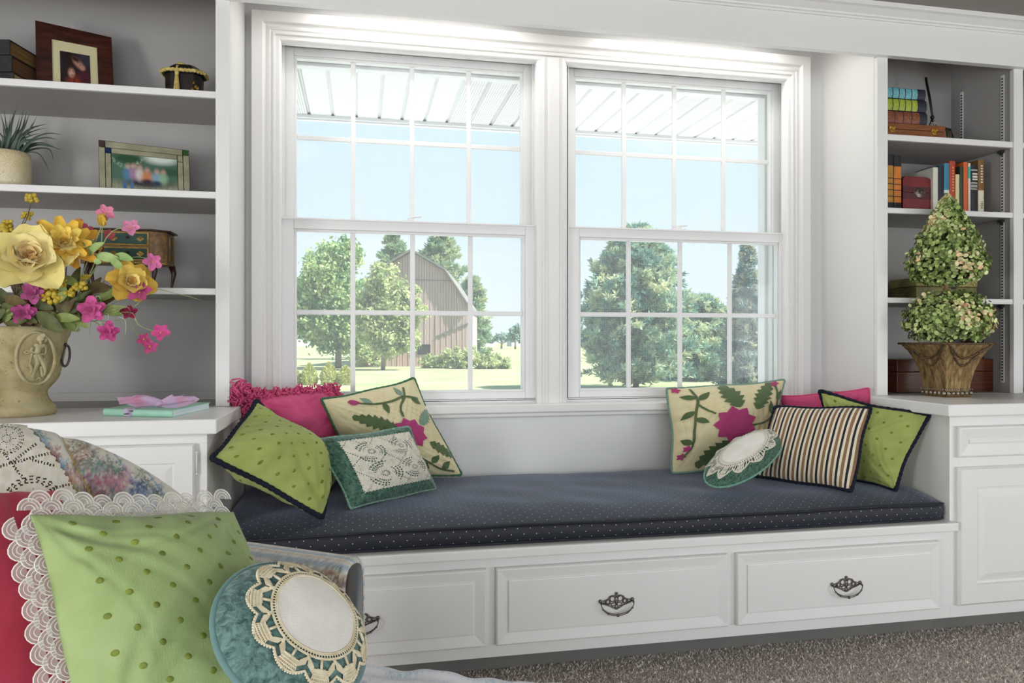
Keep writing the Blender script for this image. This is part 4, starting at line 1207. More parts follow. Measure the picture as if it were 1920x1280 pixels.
# round velvet pillow with doily
C = PT(1396, 858, 2.745)
A = PT(1466, 836, 2.80) - C; Bv = PT(1412, 812, 2.86) - C
p = RoundPillow(C, A, Bv, .045, seed=41)
o = thing_at('round_pillow', p, 'round green velvet pillow with white crocheted doily, right side of bench', 'pillow', PG)
p.body(o, VELV); p.piping(o, paint('green_cord', lin('5d8f78'), .8, lin('86b09c'), 150, .3, 400), .0045)
def polar_sheet(pil, c, rx, r0, r1, na, nr, hole, mat, parent, name, off=.002):
    a = np.linspace(0, 2 * np.pi, na + 1)[:-1]; r = np.linspace(r0, r1, nr)
    Aa, R = np.meshgrid(a, r, indexing='ij')
    U, Vv = c[0] + rx[0] * R * np.cos(Aa), c[1] + rx[1] * R * np.sin(Aa)
    X = pil.pos(U, Vv, 1, off).reshape(-1, 3)
    rc = (r[:-1] + r[1:]) / 2
    AC, RC = np.meshgrid(a + np.pi / na, rc, indexing='ij')
    F = grid_faces(na, nr, wrap=True)[(~hole(AC, RC)).ravel()]
    used = np.unique(F); mp = np.full(len(X), -1); mp[used] = np.arange(len(used))
    uv = np.stack([U * pil.W / 2, Vv * pil.H / 2], -1).reshape(-1, 2)[used]
    return MB().arr(X[used], mp[F]).build(name, mat, parent, smooth=True, uv=uv)
dc = (-.10, .14)
polar_sheet(p, dc, (.56, .58), 0, 1, 60, 14, lambda a, r: np.zeros_like(a, bool), LINEN, o, 'linen_centre', .0022)
def fan_holes(a, r):
    n = 11
    ph = (a * n / (2 * np.pi)) % 1; tri = np.abs(ph - .5) * 2
    edge = .94 - .17 * tri ** 1.6
    h = r > edge
    h |= (r > .615) & (r < .645) & (np.sin(a * 66) > .1)
    h |= (r > .67) & (r < edge - .05) & (tri > .36) & (np.sin(a * 66 + r * 8) > .0)
    h |= (r > .70) & (r < edge - .06) & (tri < .36) & (np.sin(a * 99) > .35) & (np.sin(r * 70) > -.2)
    return h
polar_sheet(p, dc, (1.0, 1.02), .54, .95, 330, 44, fan_holes, LACE, o, 'crochet_edging', .0028)

# ------------------------------------------------------------------ THE ARMCHAIR in front
D = np.array([.905, -.425, 0]); Wd = np.array([.425, .905, 0]); Zv = np.array([0, 0, 1.])
def blob_paint(px, py, base, spots, seed):
    """flowers woven into the cloth: soft blotches broken up into stitches"""
    r = np.random.default_rng(seed)
    col = base.copy()
    for (cx_, cy_, R, c, irr) in spots:
        ang = np.arctan2(py - cy_, px - cx_)
        rr = np.hypot(px - cx_, py - cy_) / (R * (1 + irr * np.sin(ang * 5 + cx_) + irr * .7 * np.sin(ang * 9 + cy_)))
        m = np.clip((1 - rr) * 3, 0, 1) * (.36 + .42 * np.sin(rr * 9) ** 2)
        m = np.clip(m + r.normal(0, .22, len(px)) * (m > .02), 0, 1)[:, None]
        col = col * (1 - m) + np.array(lin(c)) * m
    return col
def project(X):
    d = X - np.array([0, 0, EYE])
    f = d[:, 0] * ST + d[:, 1] * CT; rgt = d[:, 0] * CT - d[:, 1] * ST
    return 960 + rgt / f * FPX, 640 - d[:, 2] / f * FPX
TAP = vcol('tapestry', .9, .7, 900, .2, .2)
chair = empty('armchair', (-.35, 1.35, 0), 'floral tapestry armchair in front of the left cabinet, piled with pillows', 'chair')
crest = [(-330, 840, 1.00), (-200, 812, 1.06), (-90, 800, 1.13), (0, 798, 1.205), (65, 804, 1.27), (130, 819, 1.34), (200, 847, 1.43), (260, 879, 1.505), (310, 913, 1.57), (350, 946, 1.615), (400, 992, 1.66), (436, 1040, 1.68)]
cp = [np.array(PT(*c)) for c in crest]
CR = np.array([np.array(v) for v in curve2_3 ]) if False else None
def cr3(P, n):
    P = [P[0]] + P + [P[-1]]; out = []
    for i in range(1, len(P) - 2):
        for k_ in range(n):
            t = k_ / n; p0, p1, p2, p3 = P[i - 1:i + 3]
            out.append(.5 * ((2 * p1) + (p2 - p0) * t + (2 * p0 - 5 * p1 + 4 * p2 - p3) * t * t + (3 * p1 - p0 - 3 * p2 + p3) * t ** 3))
    out.append(P[-1]); return np.array(out)
S = cr3(cp, 26)
def back_surface(S, w, off=0.0):
    """w: 0 front bottom .. 0.5 crest .. 1 rear bottom"""
    w = np.asarray(w)[None, :, None]; P = S[:, None, :]
    H = (S[:, 2] - .30)[:, None, None]
    a = np.clip((.5 - w) * 2, 0, 1); b = np.clip((w - .5) * 2, 0, 1)
    R = .055
    ta = np.clip(a / .22, 0, 1); tb = np.clip(b / .22, 0, 1)
    f = R * np.sin(ta * np.pi / 2) + .075 * np.clip((a - .22) / .78, 0, 1) + off * np.sin(ta * np.pi / 2)
    f = f - (1.6 * R * np.sin(tb * np.pi / 2) + off * np.sin(tb * np.pi / 2))
    z = -R * (1 - np.cos(ta * np.pi / 2)) - (H - R) * np.clip((a - .22) / .78, 0, 1) ** 1.05 - R * (1 - np.cos(tb * np.pi / 2)) - (H - R) * np.clip((b - .22) / .78, 0, 1)
    z = z + off * np.cos(np.maximum(ta, tb) * np.pi / 2)
    return P + f * D + z * Zv
wv = np.concatenate([np.linspace(0, .5, 150), np.linspace(.505, .62, 22), np.linspace(.7, 1, 5)])
X = back_surface(S, wv)
# the channel fold beside the gold cord
flat = X.reshape(-1, 3); px, py = project(flat)
fold = (px - (128 + (py - 820) * .50))
inw = ((wv > .02) & (wv < .58))[None, :].repeat(len(S), 0).ravel()
dep = np.where(inw, -.012 * np.exp(-(fold / 13) ** 2), 0)
flat = flat + dep[:, None] * (D * .8 + Zv * .3)
stripe = .5 + .5 * np.sin((px * .82 - py * .55) * 1.15)
base = np.array(lin('dcd6c8'))[None] * (1 - .10 * stripe[:, None]) + np.array(lin('b9bdb8'))[None] * (.10 * stripe[:, None])
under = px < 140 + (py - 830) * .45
base = np.where((under & (px < 60 + (py - 803) * .95 - ((py - 803) / 60) ** 2 * 7))[:, None], np.array(lin('6f5f48'))[None], base)  # cloth darkened beneath the doily: shadow in the lace holes, painted in
base = np.where((np.sin((px * .80 - py * .58) * .21) > .93)[:, None], np.array(lin('9fb4c4'))[None], base)
spots = [(160, 855, 26, '8b5a4a', .3), (150, 830, 20, '7f7454', .3), (178, 905, 38, '8a5260', .3), (205, 900, 34, 'a9607c', .25), (222, 908, 24, 'c08496', .3), (236, 890, 16, 'b9879a', .3), (172, 868, 18, '5e7f70', .35), (205, 872, 18, '587c6c', .4), (222, 880, 14, '4d7a68', .4), (185, 880, 14, '86a4a0', .3),
         (268, 930, 34, '59709a', .25), (258, 915, 18, '4a6188', .35), (282, 945, 22, '7589ad', .3), (275, 905, 12, '44605c', .4), (265, 885, 10, '6b7d58', .4), (295, 925, 12, '4f6a66', .4), (210, 930, 20, '4e6f74', .35),
         (70, 816, 14, '4f7f74', .4), (85, 826, 12, '8aa9b8', .3), (100, 848, 16, 'a0705e', .3), (118, 870, 14, '7b9fb4', .3), (112, 882, 12, '5d86a0', .35), (128, 890, 18, 'b07f6c', .3), (140, 905, 16, 'c49078', .3), (136, 925, 16, '8a8a4c', .3), (150, 930, 20, '7a8048', .3), (165, 940, 22, '8f8f5a', .3), (104, 858, 10, '7b4f4a', .3), (190, 935, 14, '8b4f46', .3), (148, 870, 14, '6f4a3a', .2), (170, 915, 16, '5b4638', .25)]
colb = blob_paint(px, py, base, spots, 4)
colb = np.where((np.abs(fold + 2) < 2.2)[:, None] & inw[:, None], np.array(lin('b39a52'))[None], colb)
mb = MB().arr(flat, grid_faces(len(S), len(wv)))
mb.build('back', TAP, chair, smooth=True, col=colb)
# arm on the window side
A0 = np.array(PT(478, 1043, 1.625)); A1 = np.array(PT(638, 1066, 1.55))
ax = np.array([A1[0] - A0[0], A1[1] - A0[1], 0]); aL = np.linalg.norm(ax); ax /= aL; aw = np.array([-ax[1], ax[0], 0])
sec_ = [(-.012, -.47), (-.006, -.10), (0, -.035), (.006, -.014), (.018, -.003), (.04, .004), (.075, .004), (.10, -.004), (.112, -.02), (.116, -.05), (.116, -.47)]
ns = 110
ss = np.concatenate([np.linspace(-.16, aL - .02, ns - 14), aL - .03 + .03 * np.sin(np.linspace(.1, 1, 14) * np.pi / 2)])
sk = np.concatenate([np.ones(ns - 14), .25 + .75 * np.cos(np.linspace(.1, 1, 14) * np.pi / 2)])
secd = []
for (a, b) in zip(sec_, sec_[1:]):
    m_ = max(2, int(math.hypot(a[0] - b[0], a[1] - b[1]) / .006))
    secd += [(a[0] + (b[0] - a[0]) * i / m_, a[1] + (b[1] - a[1]) * i / m_) for i in range(m_)]
secd.append(sec_[-1])
X = np.zeros((ns, len(secd), 3))
for i, (s_, c_) in enumerate(zip(ss, sk)):
    zt = A0[2] + (A1[2] - A0[2]) * np.clip(s_ / aL, -.4, 1)
    for j, (a, z) in enumerate(secd):
        X[i, j] = np.array([A0[0], A0[1], 0]) + ax * s_ + aw * (.05 + (a - .05) * (.45 + .55 * c_)) + Zv * (zt + z - (1 - c_) * .012 * (z > -.1))
flat = X.reshape(-1, 3); px, py = project(flat)
wcoord = np.tile(np.arange(len(secd)), ns)
st = np.sin(wcoord * 1.25); base = np.array(lin('e2dfd8'))[None].repeat(len(flat), 0)
base = np.where((st > .55)[:, None], np.array(lin('b4c2cc'))[None], base); base = np.where((st < -.7)[:, None], np.array(lin('d6ccb8'))[None], base)
spots = [(612, 1075, 14, '9c6b58', .3), (625, 1092, 24, '8a6a44', .3), (640, 1100, 16, '6a4436', .3), (622, 1110, 16, 'a08a58', .3), (648, 1122, 18, '7c5a5c', .3), (635, 1068, 9, '4f6f5c', .4), (600, 1090, 14, 'a59a6a', .3), (655, 1140, 12, '9080a0', .3), (575, 1078, 20, 'a3a06c', .25), (640, 1200, 20, '8f88a8', .3)]
base = base * np.random.default_rng(3).normal(.93, .09, (len(flat), 1)).clip(.6, 1.1)
spots += [(520, 1062, 16, 'b09a86', .3), (545, 1072, 14, '9aa58a', .3), (560, 1064, 10, 'b4909a', .3), (590, 1066, 10, '8fa0b0', .3), (660, 1110, 22, '8d7468', .3), (662, 1160, 24, '9a948a', .3), (650, 1190, 18, '7e8aa2', .3), (665, 1085, 12, 'b0a890', .3)]
colb = blob_paint(px, py, base, spots, 6)
mb = MB().arr(flat, grid_faces(ns, len(secd))); L = len(secd)
mb.f += [tuple((ns - 1) * L + j for j in range(L)), tuple(range(L))[::-1]]
mb.build('arm', TAP, chair, smooth=True, col=colb)
# seat and base
Sx0 = np.array([.017, 1.527, 0]) - D * .50
def slab(name, z0, z1, l0, l1, w0, w1, mat, parent, bev, col=None):
    mb = MB().obox(Sx0 + D * l0 - Wd * w1 + Zv * z0, D * (l1 - l0), Wd * (w1 - w0), Zv * (z1 - z0))
    return mb.build(name, mat, parent, bevel=bev, seg=4)
PLAIN = paint('tapestry_plain', lin('d8d2c4'), .9, lin('c4bcaa'), 40, .4, 500)
slab('seat', .20, .388, .0, 1.05, .012, .70, PLAIN, chair, .03)
for l in (.06, .98):
    for w_ in (.06, .62): slab('leg', 0, .20, l, l + .045, w_, w_ + .045, paint('chair_leg_wood', lin('4a2f20'), .4), chair, .004)
# woven throw over the seat
nl, nw = 260, 120
l = np.linspace(.06, 1.07, nl); ww = np.concatenate([np.linspace(-.022, -.004, 8), np.linspace(.0, .70, nw - 8)])
Lg, Wg = np.meshgrid(l, ww, indexing='ij')
zt = .394 + .004 * np.sin(Lg * 31) * np.cos(Wg * 23) + .002 * np.sin(Wg * 140)
zt = np.where(Wg < 0, .394 - .055 * np.clip(-Wg / .022, 0, 1) ** 1.6, zt)
wob_ = .004 * np.sin(Lg * 47) + .003 * np.sin(Lg * 90)
X = Sx0 + Lg[..., None] * D - (Wg + wob_ * (Wg < .05))[..., None] * Wd + zt[..., None] * Zv
X[..., 2] = np.where(Wg < 0, zt, X[..., 2])
rr = np.random.default_rng(9)
c0 = np.array(lin('eceaf0')); t_ = np.sin(Wg * 190 + np.sin(Lg * 9) * .4)
colw = np.repeat(c0[None], nl * nw, 0).reshape(nl, nw, 3)
m = np.clip((t_ - .2) * 1.2, 0, 1)[..., None] * np.clip(rr.normal(.35, .3, (nl, nw, 1)), 0, 1); colw = colw * (1 - m) + np.array(lin('b4cfe2')) * m
b_ = np.exp(-((Wg - .085) / .018) ** 2) + np.exp(-((Wg - .22) / .02) ** 2)
m = np.clip(b_ * (np.sin(Lg * 60 + Wg * 40) > -.2) * rr.normal(.6, .4, (nl, nw)), 0, 1)[..., None]; colw = colw * (1 - m) + np.array(lin('a78abf')) * m
m = np.clip(np.exp(-((Wg - .02) / .012) ** 2) * (np.sin(Lg * 35) > .2) * rr.normal(.4, .35, (nl, nw)), 0, 1)[..., None]; colw = colw * (1 - m) + np.array(lin('9cc4d4')) * m
mb = MB().arr(X.reshape(-1, 3), grid_faces(nl, nw))
tag(mb.build('woven_throw', vcol('woven_throw', .95, .8, 700, .1, .3), smooth=True, col=colw.reshape(-1, 3)), 'white, lilac and pale blue woven throw covering the armchair seat', 'throw')
# crocheted doily over the chair back
nS, nW_ = 300, 230
Sd = S[26 * 1:26 * 6 + 14]; idx = np.linspace(0, len(Sd) - 1, nS)
Sd = np.stack([np.interp(idx, np.arange(len(Sd)), Sd[:, i]) for i in range(3)], 1)
wd2 = np.linspace(.16, .60, nW_)
X = back_surface(Sd, wd2, .004); flat = X.reshape(-1, 3); px, py = project(flat)
Fq = grid_faces(nS, nW_)
cxp = px[Fq].mean(1); cyp = py[Fq].mean(1); wq = np.tile(wd2, nS)[Fq].mean(1)
edge = cxp > 56 + (cyp - 803) * .95 - ((cyp - 803) / 60) ** 2 * 7 + 2.5 * np.sin(cyp * .5)
hole = edge.copy()
for cx_, cy_, R in ((62, 942, 58), (12, 822, 34), (-60, 900, 50)):
    x_, y_ = cxp - cx_, (cyp - cy_) * 1.12
    r = np.hypot(x_, y_); a = np.arctan2(y_, x_)
    hole |= (r > R * .70) & (r < R * .98) & (np.sin(r / R * 62) > -.1) & (np.sin(a * 26) > -.15) & (wq < .52)
    hole |= (r > R * .28) & (r < R * .62) & (np.abs(np.sin(a * 4)) < .16) & (np.sin(r / R * 40) > 0)
    hole |= (r > R * .2) & (r < R * .27) & (np.sin(a * 12) > 0)
for (xa, ya, xb, yb) in ((0, 874, 100, 847), (20, 868, 70, 830), (100, 915, 140, 905), (8, 850, 50, 905), (60, 862, 100, 872)):
    t_ = np.clip(((cxp - xa) * (xb - xa) + (cyp - ya) * (yb - ya)) / ((xb - xa) ** 2 + (yb - ya) ** 2), 0, 1)
    dl = np.hypot(cxp - xa - t_ * (xb - xa), cyp - ya - t_ * (yb - ya))
    hole |= (dl < 2.6) & (np.sin(t_ * math.hypot(xb - xa, yb - ya) * 1.1) > 0)
F = Fq[~hole]; used = np.unique(F); mp = np.full(len(flat), -1); mp[used] = np.arange(len(used))
tag(MB().arr(flat[used], mp[F]).build('lace_doily', paint('white_crochet', lin('e9e4d8'), .9, lin('dcd4c0'), 60, .4, 500), smooth=True), 'white openwork lace doily draped over the armchair back', 'doily')

# ------------------------------------------------------------------ pillows on the armchair
AG = 'pillows on the armchair'
p = Pillow(PT(-190, 918, 1.02), PT(112, 915, 1.235), PT(235, 1400, 1.16), PT(-170, 1420, .98), .050, .03, seed=51, wr=.008, gather=.010)
o = thing_at('throw_pillow', p, 'plain rose-red pillow, partly behind the lace-edged green pillow, on the armchair', 'pillow', AG)
p.body(o, ROSE, 54)
TL, TR, BR, BL = PT(58, 966, 1.09), PT(438, 958, 1.36), PT(590, 1330, 1.20), PT(160, 1420, 1.02)
p = Pillow(TL, TR, BR, BL, .088, .030, 2.2, .64, seed=55, wr=.010, gather=.010, fold=.010)
o = thing_at('throw_pillow', p, 'big green dotted pillow edged with white scalloped lace, on the armchair', 'pillow', AG)
p.body(o, GREEN2, 90); dots(p, o, GDOT, .0585, .0265, .0048, n=14, m=.90)
# scalloped lace: three overlapping rows of arcs on a sheer ground
NETM = NT('sheer_net'); k = NETM
tr = k.n('BsdfTransparent'); di = k.n('BsdfDiffuse'); mx = k.n('MixShader'); di.inputs[0].default_value = (.80, .79, .75, 1); mx.inputs[0].default_value = .42
k.t.links.new(tr.outputs[0], mx.inputs[1]); k.t.links.new(di.outputs[0], mx.inputs[2]); k.t.links.new(mx.outputs[0], k.out.inputs[0])
LTH = paint('white_lace_thread', lin('f0ede6'), .9, lin('e6dfcf'), 80, .3, 600)
U, Vv = p.rim(200); Bm = p.base(U, Vv)
seg = np.linalg.norm(np.roll(Bm, -1, 0) - Bm, axis=1); cum = np.concatenate([[0], np.cumsum(seg)]); tot = cum[-1]
def rim_at(s_):
    s_ = s_ % tot; i = min(int(np.searchsorted(cum, s_, side='right') - 1), len(Bm) - 1); t = (s_ - cum[i]) / seg[i]
    P0 = Bm[i] * (1 - t) + Bm[(i + 1) % len(Bm)] * t
    d = unit(Bm[(i + 1) % len(Bm)] - Bm[i]); out = unit(np.cross(p.n, d)); 
    if np.dot(out, P0 - p.centre()) < 0: out = -out
    return P0, d, out
mb, nt = MB(), MB(); pitch = .030; nsc = int(tot / pitch)
for row in range(3):
    for i in range(nsc):
        s_ = (i + .5 * (row % 2)) * tot / nsc
        P0, d, out = rim_at(s_)
        if tot * .22 < s_ % tot < tot * .515: continue          # the far side's lace is tucked behind
        wv_ = .006 * math.sin(s_ * 75) + .004 * math.sin(s_ * 41)
        c = P0 + out * (-.005 + row * .0135) - p.n * (.004 - .0015 * row + wv_ * row * .5)
        tipn = p.n * (wv_ * .8)
        for q, R in enumerate((.0165, .0118, .0072)):
            pts = [c + d * (R * math.cos(a)) + (out * 1.15 + tipn * 20 * .05) * (R * math.sin(a)) for a in np.linspace(0, math.pi, 9)]
            mb.tube(pts, [.00125, .0009, .0008][q], 4, cap=False)
        pts = [c + d * (.016 * math.cos(a)) + out * (.0182 * math.sin(a)) - p.n * .0006 for a in np.linspace(0, math.pi, 9)]
        nt.add([c] + pts, [(0, j, j + 1) for j in range(1, 9)])
mb.build('lace_trim', LTH, o, smooth=True)
nt.build('lace_net', NETM.m, o)

# round teal pillow with crochet
C = PT(548, 1188, 1.11)
A = PT(680, 1198, 1.175) - C; Bv = PT(532, 1060, 1.18) - C
p = RoundPillow(C, A, Bv, .048, seed=61)
o = thing_at('round_pillow', p, 'round teal velvet pillow with crochet-edged linen centre, on the armchair', 'pillow', AG)
p.body(o, VELT, 40, 110); p.piping(o, velvet('teal_cord', '476c6a', '86a5a1'), .0058)
dc, rx = (.17, .10), (.88, .92)
polar_sheet(p, dc, (rx[0] * .60, rx[1] * .60), 0, 1, 80, 20, lambda a, r: np.zeros_like(a, bool), LINEN, o, 'linen_centre', .0030)
def CP(r, a, off=.003):
    u, v = dc[0] + rx[0] * r * math.cos(a), dc[1] + rx[1] * r * math.sin(a)
    R = math.hypot(u, v)
    if R > .985: u, v = u * .985 / R, v * .985 / R
    return p.pos(np.array([u]), np.array([v]), 1, off)[0]
mb = MB(); th = .00095
for R, w_ in ((.605, .0014), (.625, .0011), (.672, .0012), (.685, .0010)):
    mb.tube([CP(R, 2 * math.pi * i / 120, .0035) for i in range(120)], w_, 5, closed=True)
for i in range(96):
    a = 2 * math.pi * i / 96; mb.tube([CP(.622, a, .0035), CP(.675, a, .0035)], .0011, 4, cap=False)
nf = 11
for i in range(nf):
    a0 = 2 * math.pi * (i + .15) / nf; da = 2 * math.pi / nf
    tip = .985
    # solid shell at the point of each scallop
    for q in range(-5, 6):
        b = a0 + q * da * .045
        mb.tube([CP(.80, a0 + q * da * .022), CP(.86, b), CP(tip - .010 * abs(q), a0 + q * da * .052)], .0014, 4, cap=False)
    for R in (.82, .87, .91, .95):
        mb.tube([CP(R, a0 + q * da * .05, .004) for q in range(-5, 6)], .0013, 4, cap=False)
    mb.tube([CP(.685, a0, .003), CP(.80, a0, .003)], .0022, 5)
    # open strands that fan from the ring to the scallop and to the valley knot
    va = a0 + da / 2
    for s in (-1, 1):
        for q in range(9):
            f = q / 8
            b0 = va - s * da * (.02 + .05 * f); b1 = va - s * da * (.05 + .36 * f)
            mb.tube([CP(.72, b0), CP(.78, b0 - s * da * .02 + (b1 - b0) * .35), CP(.84 + .09 * f - .03 * (1 - f), b1)], .0011, 4, cap=False)
    mb.tube([CP(.685, va), CP(.745, va)], .0024, 5)
    for q in range(7):
        mb.ball(CP(.70 + .012 * q % .04, va + da * .012 * (q - 3), .004), .0018, 5, 4)
    # scalloped edge with picots
    E = []
    for q in range(17):
        f = q / 16; b = a0 + da * (f - .0); tri = abs(f - .5) * 2
        E.append((.875 + .115 * (1 - (1 - tri) ** 1.8), b))
    mb.tube([CP(r, b, .0035) for r, b in E], .0016, 5, cap=False)
    for r, b in E: mb.ball(CP(r + .014, b, .0035), .0021, 5, 4)
mb.build('crochet_edging', CROCH, o, smooth=True)
# ================================================================== THINGS ON THE SHELVES AND COUNTERTOPS
CT = CT
CTZ = .828
def rotbox(mb, c, w, d, h, yaw, z0=None, tilt=0):
    """box centred at c=(x, y), base z0, turned by yaw"""
    ex = Vector((math.cos(yaw), math.sin(yaw), 0)); ey = Vector((-math.sin(yaw), math.cos(yaw), 0))
    o = Vector((c[0], c[1], z0)) - ex * w / 2 - ey * d / 2
    return mb.obox(o, ex * w, ey * d, (0, 0, h))
def quad_solid(mb, TL, TR, BR, BL, th, away=None):
    """a flat board with the four given front corners and a thickness away from the viewer"""
    P = [Vector(p) for p in (TL, TR, BR, BL)]
    n = (P[1] - P[0]).cross(P[3] - P[0]).normalized()
    if n.dot(P[0] - Vector((0, 0, EYE))) < 0: n = -n
    Q = [p + n * th for p in P]
    return mb.add(P + Q, [(0, 1, 2, 3), (7, 6, 5, 4), (0, 4, 5, 1), (1, 5, 6, 2), (2, 6, 7, 3), (3, 7, 4, 0)]), n
def lerp4(Q, a, b):          # a: 0 left..1 right, b: 0 top..1 bottom
    TL, TR, BR, BL = Q
    return (TL.lerp(TR, a)).lerp(BL.lerp(BR, a), b)
def photo_mesh(Q, a0, a1, b0, b1, fn, nx=56, ny=40, off=.0006):
    a = np.linspace(0, 1, nx); b = np.linspace(0, 1, ny)
    A, B = np.meshgrid(a, b, indexing='ij')
    n = (Q[1] - Q[0]).cross(Q[3] - Q[0]).normalized()
    if n.dot(Q[0] - Vector((0, 0, EYE))) > 0: n = -n
    P = [tuple(lerp4(Q, a0 + (a1 - a0) * x, b0 + (b1 - b0) * y) + n * off) for x, y in zip(A.ravel(), B.ravel())]
    return MB().add(P, [tuple(f) for f in grid_faces(nx, ny)]), fn(A.ravel(), B.ravel())
def G(x, y, cx_, cy_, rx_, ry_, rot=0):
    c, s = math.cos(rot), math.sin(rot); dx, dy = x - cx_, y - cy_
    return np.clip(1.6 - np.hypot((dx * c + dy * s) / rx_, (-dx * s + dy * c) / ry_) * 1.6, 0, 1)[:, None]
def over(col, m, c): return col * (1 - m) + np.array(lin(c)) * m
PRINT = vcol('photo_print', .25, spec=.5)
DWOOD = paint('dark_walnut', lin('2e1611'), .35, lin('4b241a'), 12, .1, 200, stretch=(1, 1, 6))
MATB = paint('cream_mat', lin('cfc69c'), .8)

# ---- top shelf, left bookcase
z = SH[2][0]
t0 = PZ(20, 150.5, z).length
BK1 = paint('black_leather', lin('1c1d1c'), .5, lin('2c2c2a'), 40, .3, 300); PG1 = paint('gilt_pages', lin('7d6234'), .6, lin('5c4524'), 6, .3, 200, stretch=(1, 1, 30)); PG2 = paint('brown_pages', lin('6b4a2c'), .6, lin('4f3520'), 6, .3, 200, stretch=(1, 1, 30)); PG3 = paint('cream_pages', lin('bda878'), .7, lin('8a7448'), 6, .3, 200, stretch=(1, 1, 30))
def flat_book(name, corner, ex, ey, w, d, z0, h, cover, pages, label, group, cat='book'):
    """a lying book: corner at the spine end nearest the viewer, ex along the spine, ey away along the page edge"""
    c = Vector((corner[0], corner[1], z0)); ex = Vector(ex).normalized(); ey = Vector(ey).normalized()
    o = empty(name, (c.x, c.y, z0), label, cat, group)
    ct = .0025
    mb = MB().obox(c, ex * w, ey * d, (0, 0, ct)).obox(c + Vector((0, 0, h - ct)), ex * w, ey * d, (0, 0, ct)).obox(c + Vector((0, 0, ct)), ex * w, ey * ct * 2, (0, 0, h - 2 * ct))
    mb.build('cover', cover, o, bevel=.001)
    s = 1 if w > 0 else -1
    MB().obox(c + ex * s * .005 + ey * ct * 2 + Vector((0, 0, ct)), ex * (w - s * .01), ey * (d - ct * 2 - .006), (0, 0, h - 2 * ct)).build('pages', pages, o)
    return o
c0 = PZ(19, 150.5, z)
e_pages = Vector((.20, .98, 0)).normalized(); e_spine = Vector((-.98, .20, 0)).normalized()
T_ = (c0 - Vector((0, 0, EYE))).dot(Vector((ST, CT, 0)))
hs = [(.0, .036, PG3, 'lowest of three black leather books lying stacked beside the dark photo frame'), (.0365, .060, PG2, 'middle of three black leather books lying stacked beside the dark photo frame'), (.097, .056, PG1, 'topmost of three black leather books lying stacked beside the dark photo frame')]
sc_h = (73 - 150.5) / -FPX * T_ / .153
for i, (b, h, pg, lab) in enumerate(hs):
    j = (.004, .0, -.004)[i]
    flat_book('book', (c0.x + j, c0.y + .01 + j), e_spine, e_pages, .24, .19 - .01 * (i == 0), z + b * sc_h + .0005 * i, h * sc_h, BK1, pg, lab, 'black books on the top left shelf')

def photo_frame(corners, lab, frame_mat, th):
    Q = [Vector(p) for p in corners]
    c = sum(Q, Vector()) / 4
    return Q, empty('photo_frame', (c.x, c.y, min(p.z for p in Q)), lab, 'photo frame')
Q, o = photo_frame((PY(66, 38, 2.80), PY(209, 70, 2.86), PZ(214.5, 161.5, z + .0015), PZ(68.5, 152.5, z + .0015)), 'dark wooden photo frame with cream mat and portrait of a couple, top left shelf', DWOOD, .016)
# put the feet on the shelf under the tilted board
yb = 2.745; Q[2] = PY(214.5, 160.5, yb + .03); Q[3] = PY(68.5, 152.0, yb)
for q in (2, 3): Q[q].z = z + .0015
mb = MB()
def frame_bars(Q, w0, w1, h0, h1, th, name, mat, o, off=0.0):
    n = (Q[1] - Q[0]).cross(Q[3] - Q[0]).normalized()
    if n.dot(Q[0] - Vector((0, 0, EYE))) < 0: n = -n
    mb = MB()
    for (a0, a1, b0, b1) in ((0, 1, 0, h0), (0, 1, h1, 1), (0, w0, h0, h1), (w1, 1, h0, h1)):
        P = [lerp4(Q, a, b) - n * off for a, b in ((a0, b0), (a1, b0), (a1, b1), (a0, b1))]; R = [p + n * (th) for p in P]
        mb.add(P + R, [(0, 1, 2, 3), (7, 6, 5, 4), (0, 4, 5, 1), (1, 5, 6, 2), (2, 6, 7, 3), (3, 7, 4, 0)])
    return mb.build(name, mat, o)
frame_bars(Q, .205, .795, .22, .985, .016, 'frame', DWOOD, o)
Qm = [lerp4(Q, a, b) for a, b in ((.205, .22), (.795, .22), (.795, .985), (.205, .985))]
n_ = (Q[1] - Q[0]).cross(Q[3] - Q[0]).normalized(); n_ = n_ if n_.dot(Q[0] - Vector((0, 0, EYE))) > 0 else -n_
Qm = [p + n_ * .004 for p in Qm]
mb, _c = photo_mesh(Qm, 0, 1, 0, 1, lambda x, y: None, 24, 24, .0); mb.build('mat', MATB, o)
def couple(x, y):
    col = np.repeat(np.array([lin('231a1e')]), len(x), 0)
    col = over(col, G(x, y, .85, .15, .5, .4), '34313a'); col = over(col, G(x, y, .55, .95, .50, .34), '8c3822'); col = over(col, G(x, y, .82, .74, .34, .36), '4a1c28')
    col = over(col, G(x, y, .42, .30, .26, .30, .5), '2a1714'); col = over(col, G(x, y, .60, .30, .30, .15, .75), 'a87868'); col = over(col, G(x, y, .74, .42, .13, .11), 'b08070'); col = over(col, G(x, y, .52, .18, .22, .10, .4), '33201e')
    col = over(col, G(x, y, .36, .58, .20, .22), '3a1d18'); col = over(col, G(x, y, .37, .62, .145, .175), 'c09482'); col = over(col, G(x, y, .40, .68, .06, .03), '8a5044'); col = over(col, G(x, y, .46, .9, .05, .2), '5c2016')
    for ex_, ey_ in ((.32, .57), (.42, .57), (.58, .27), (.67, .34)): col = over(col, G(x, y, ex_, ey_, .028, .02), '4a2c26')
    return col
pm, pc = photo_mesh(Qm, .17, .83, .20, .86, couple, off=.0014)
pm.build('portrait_print', PRINT, o, col=pc)
mb, _ = quad_solid(MB(), *[lerp4(Q, a, b) + n_ * .0161 for a, b in ((.03, .03), (.97, .03), (.97, .97), (.03, .97))], .002); mb.build('backing', DARK, o)
p0 = lerp4(Q, .5, .25) + n_ * .018; MB().tube([p0, Vector((p0.x + .01, p0.y + .09, z + .003))], .004, 6).build('strut', DWOOD, o)

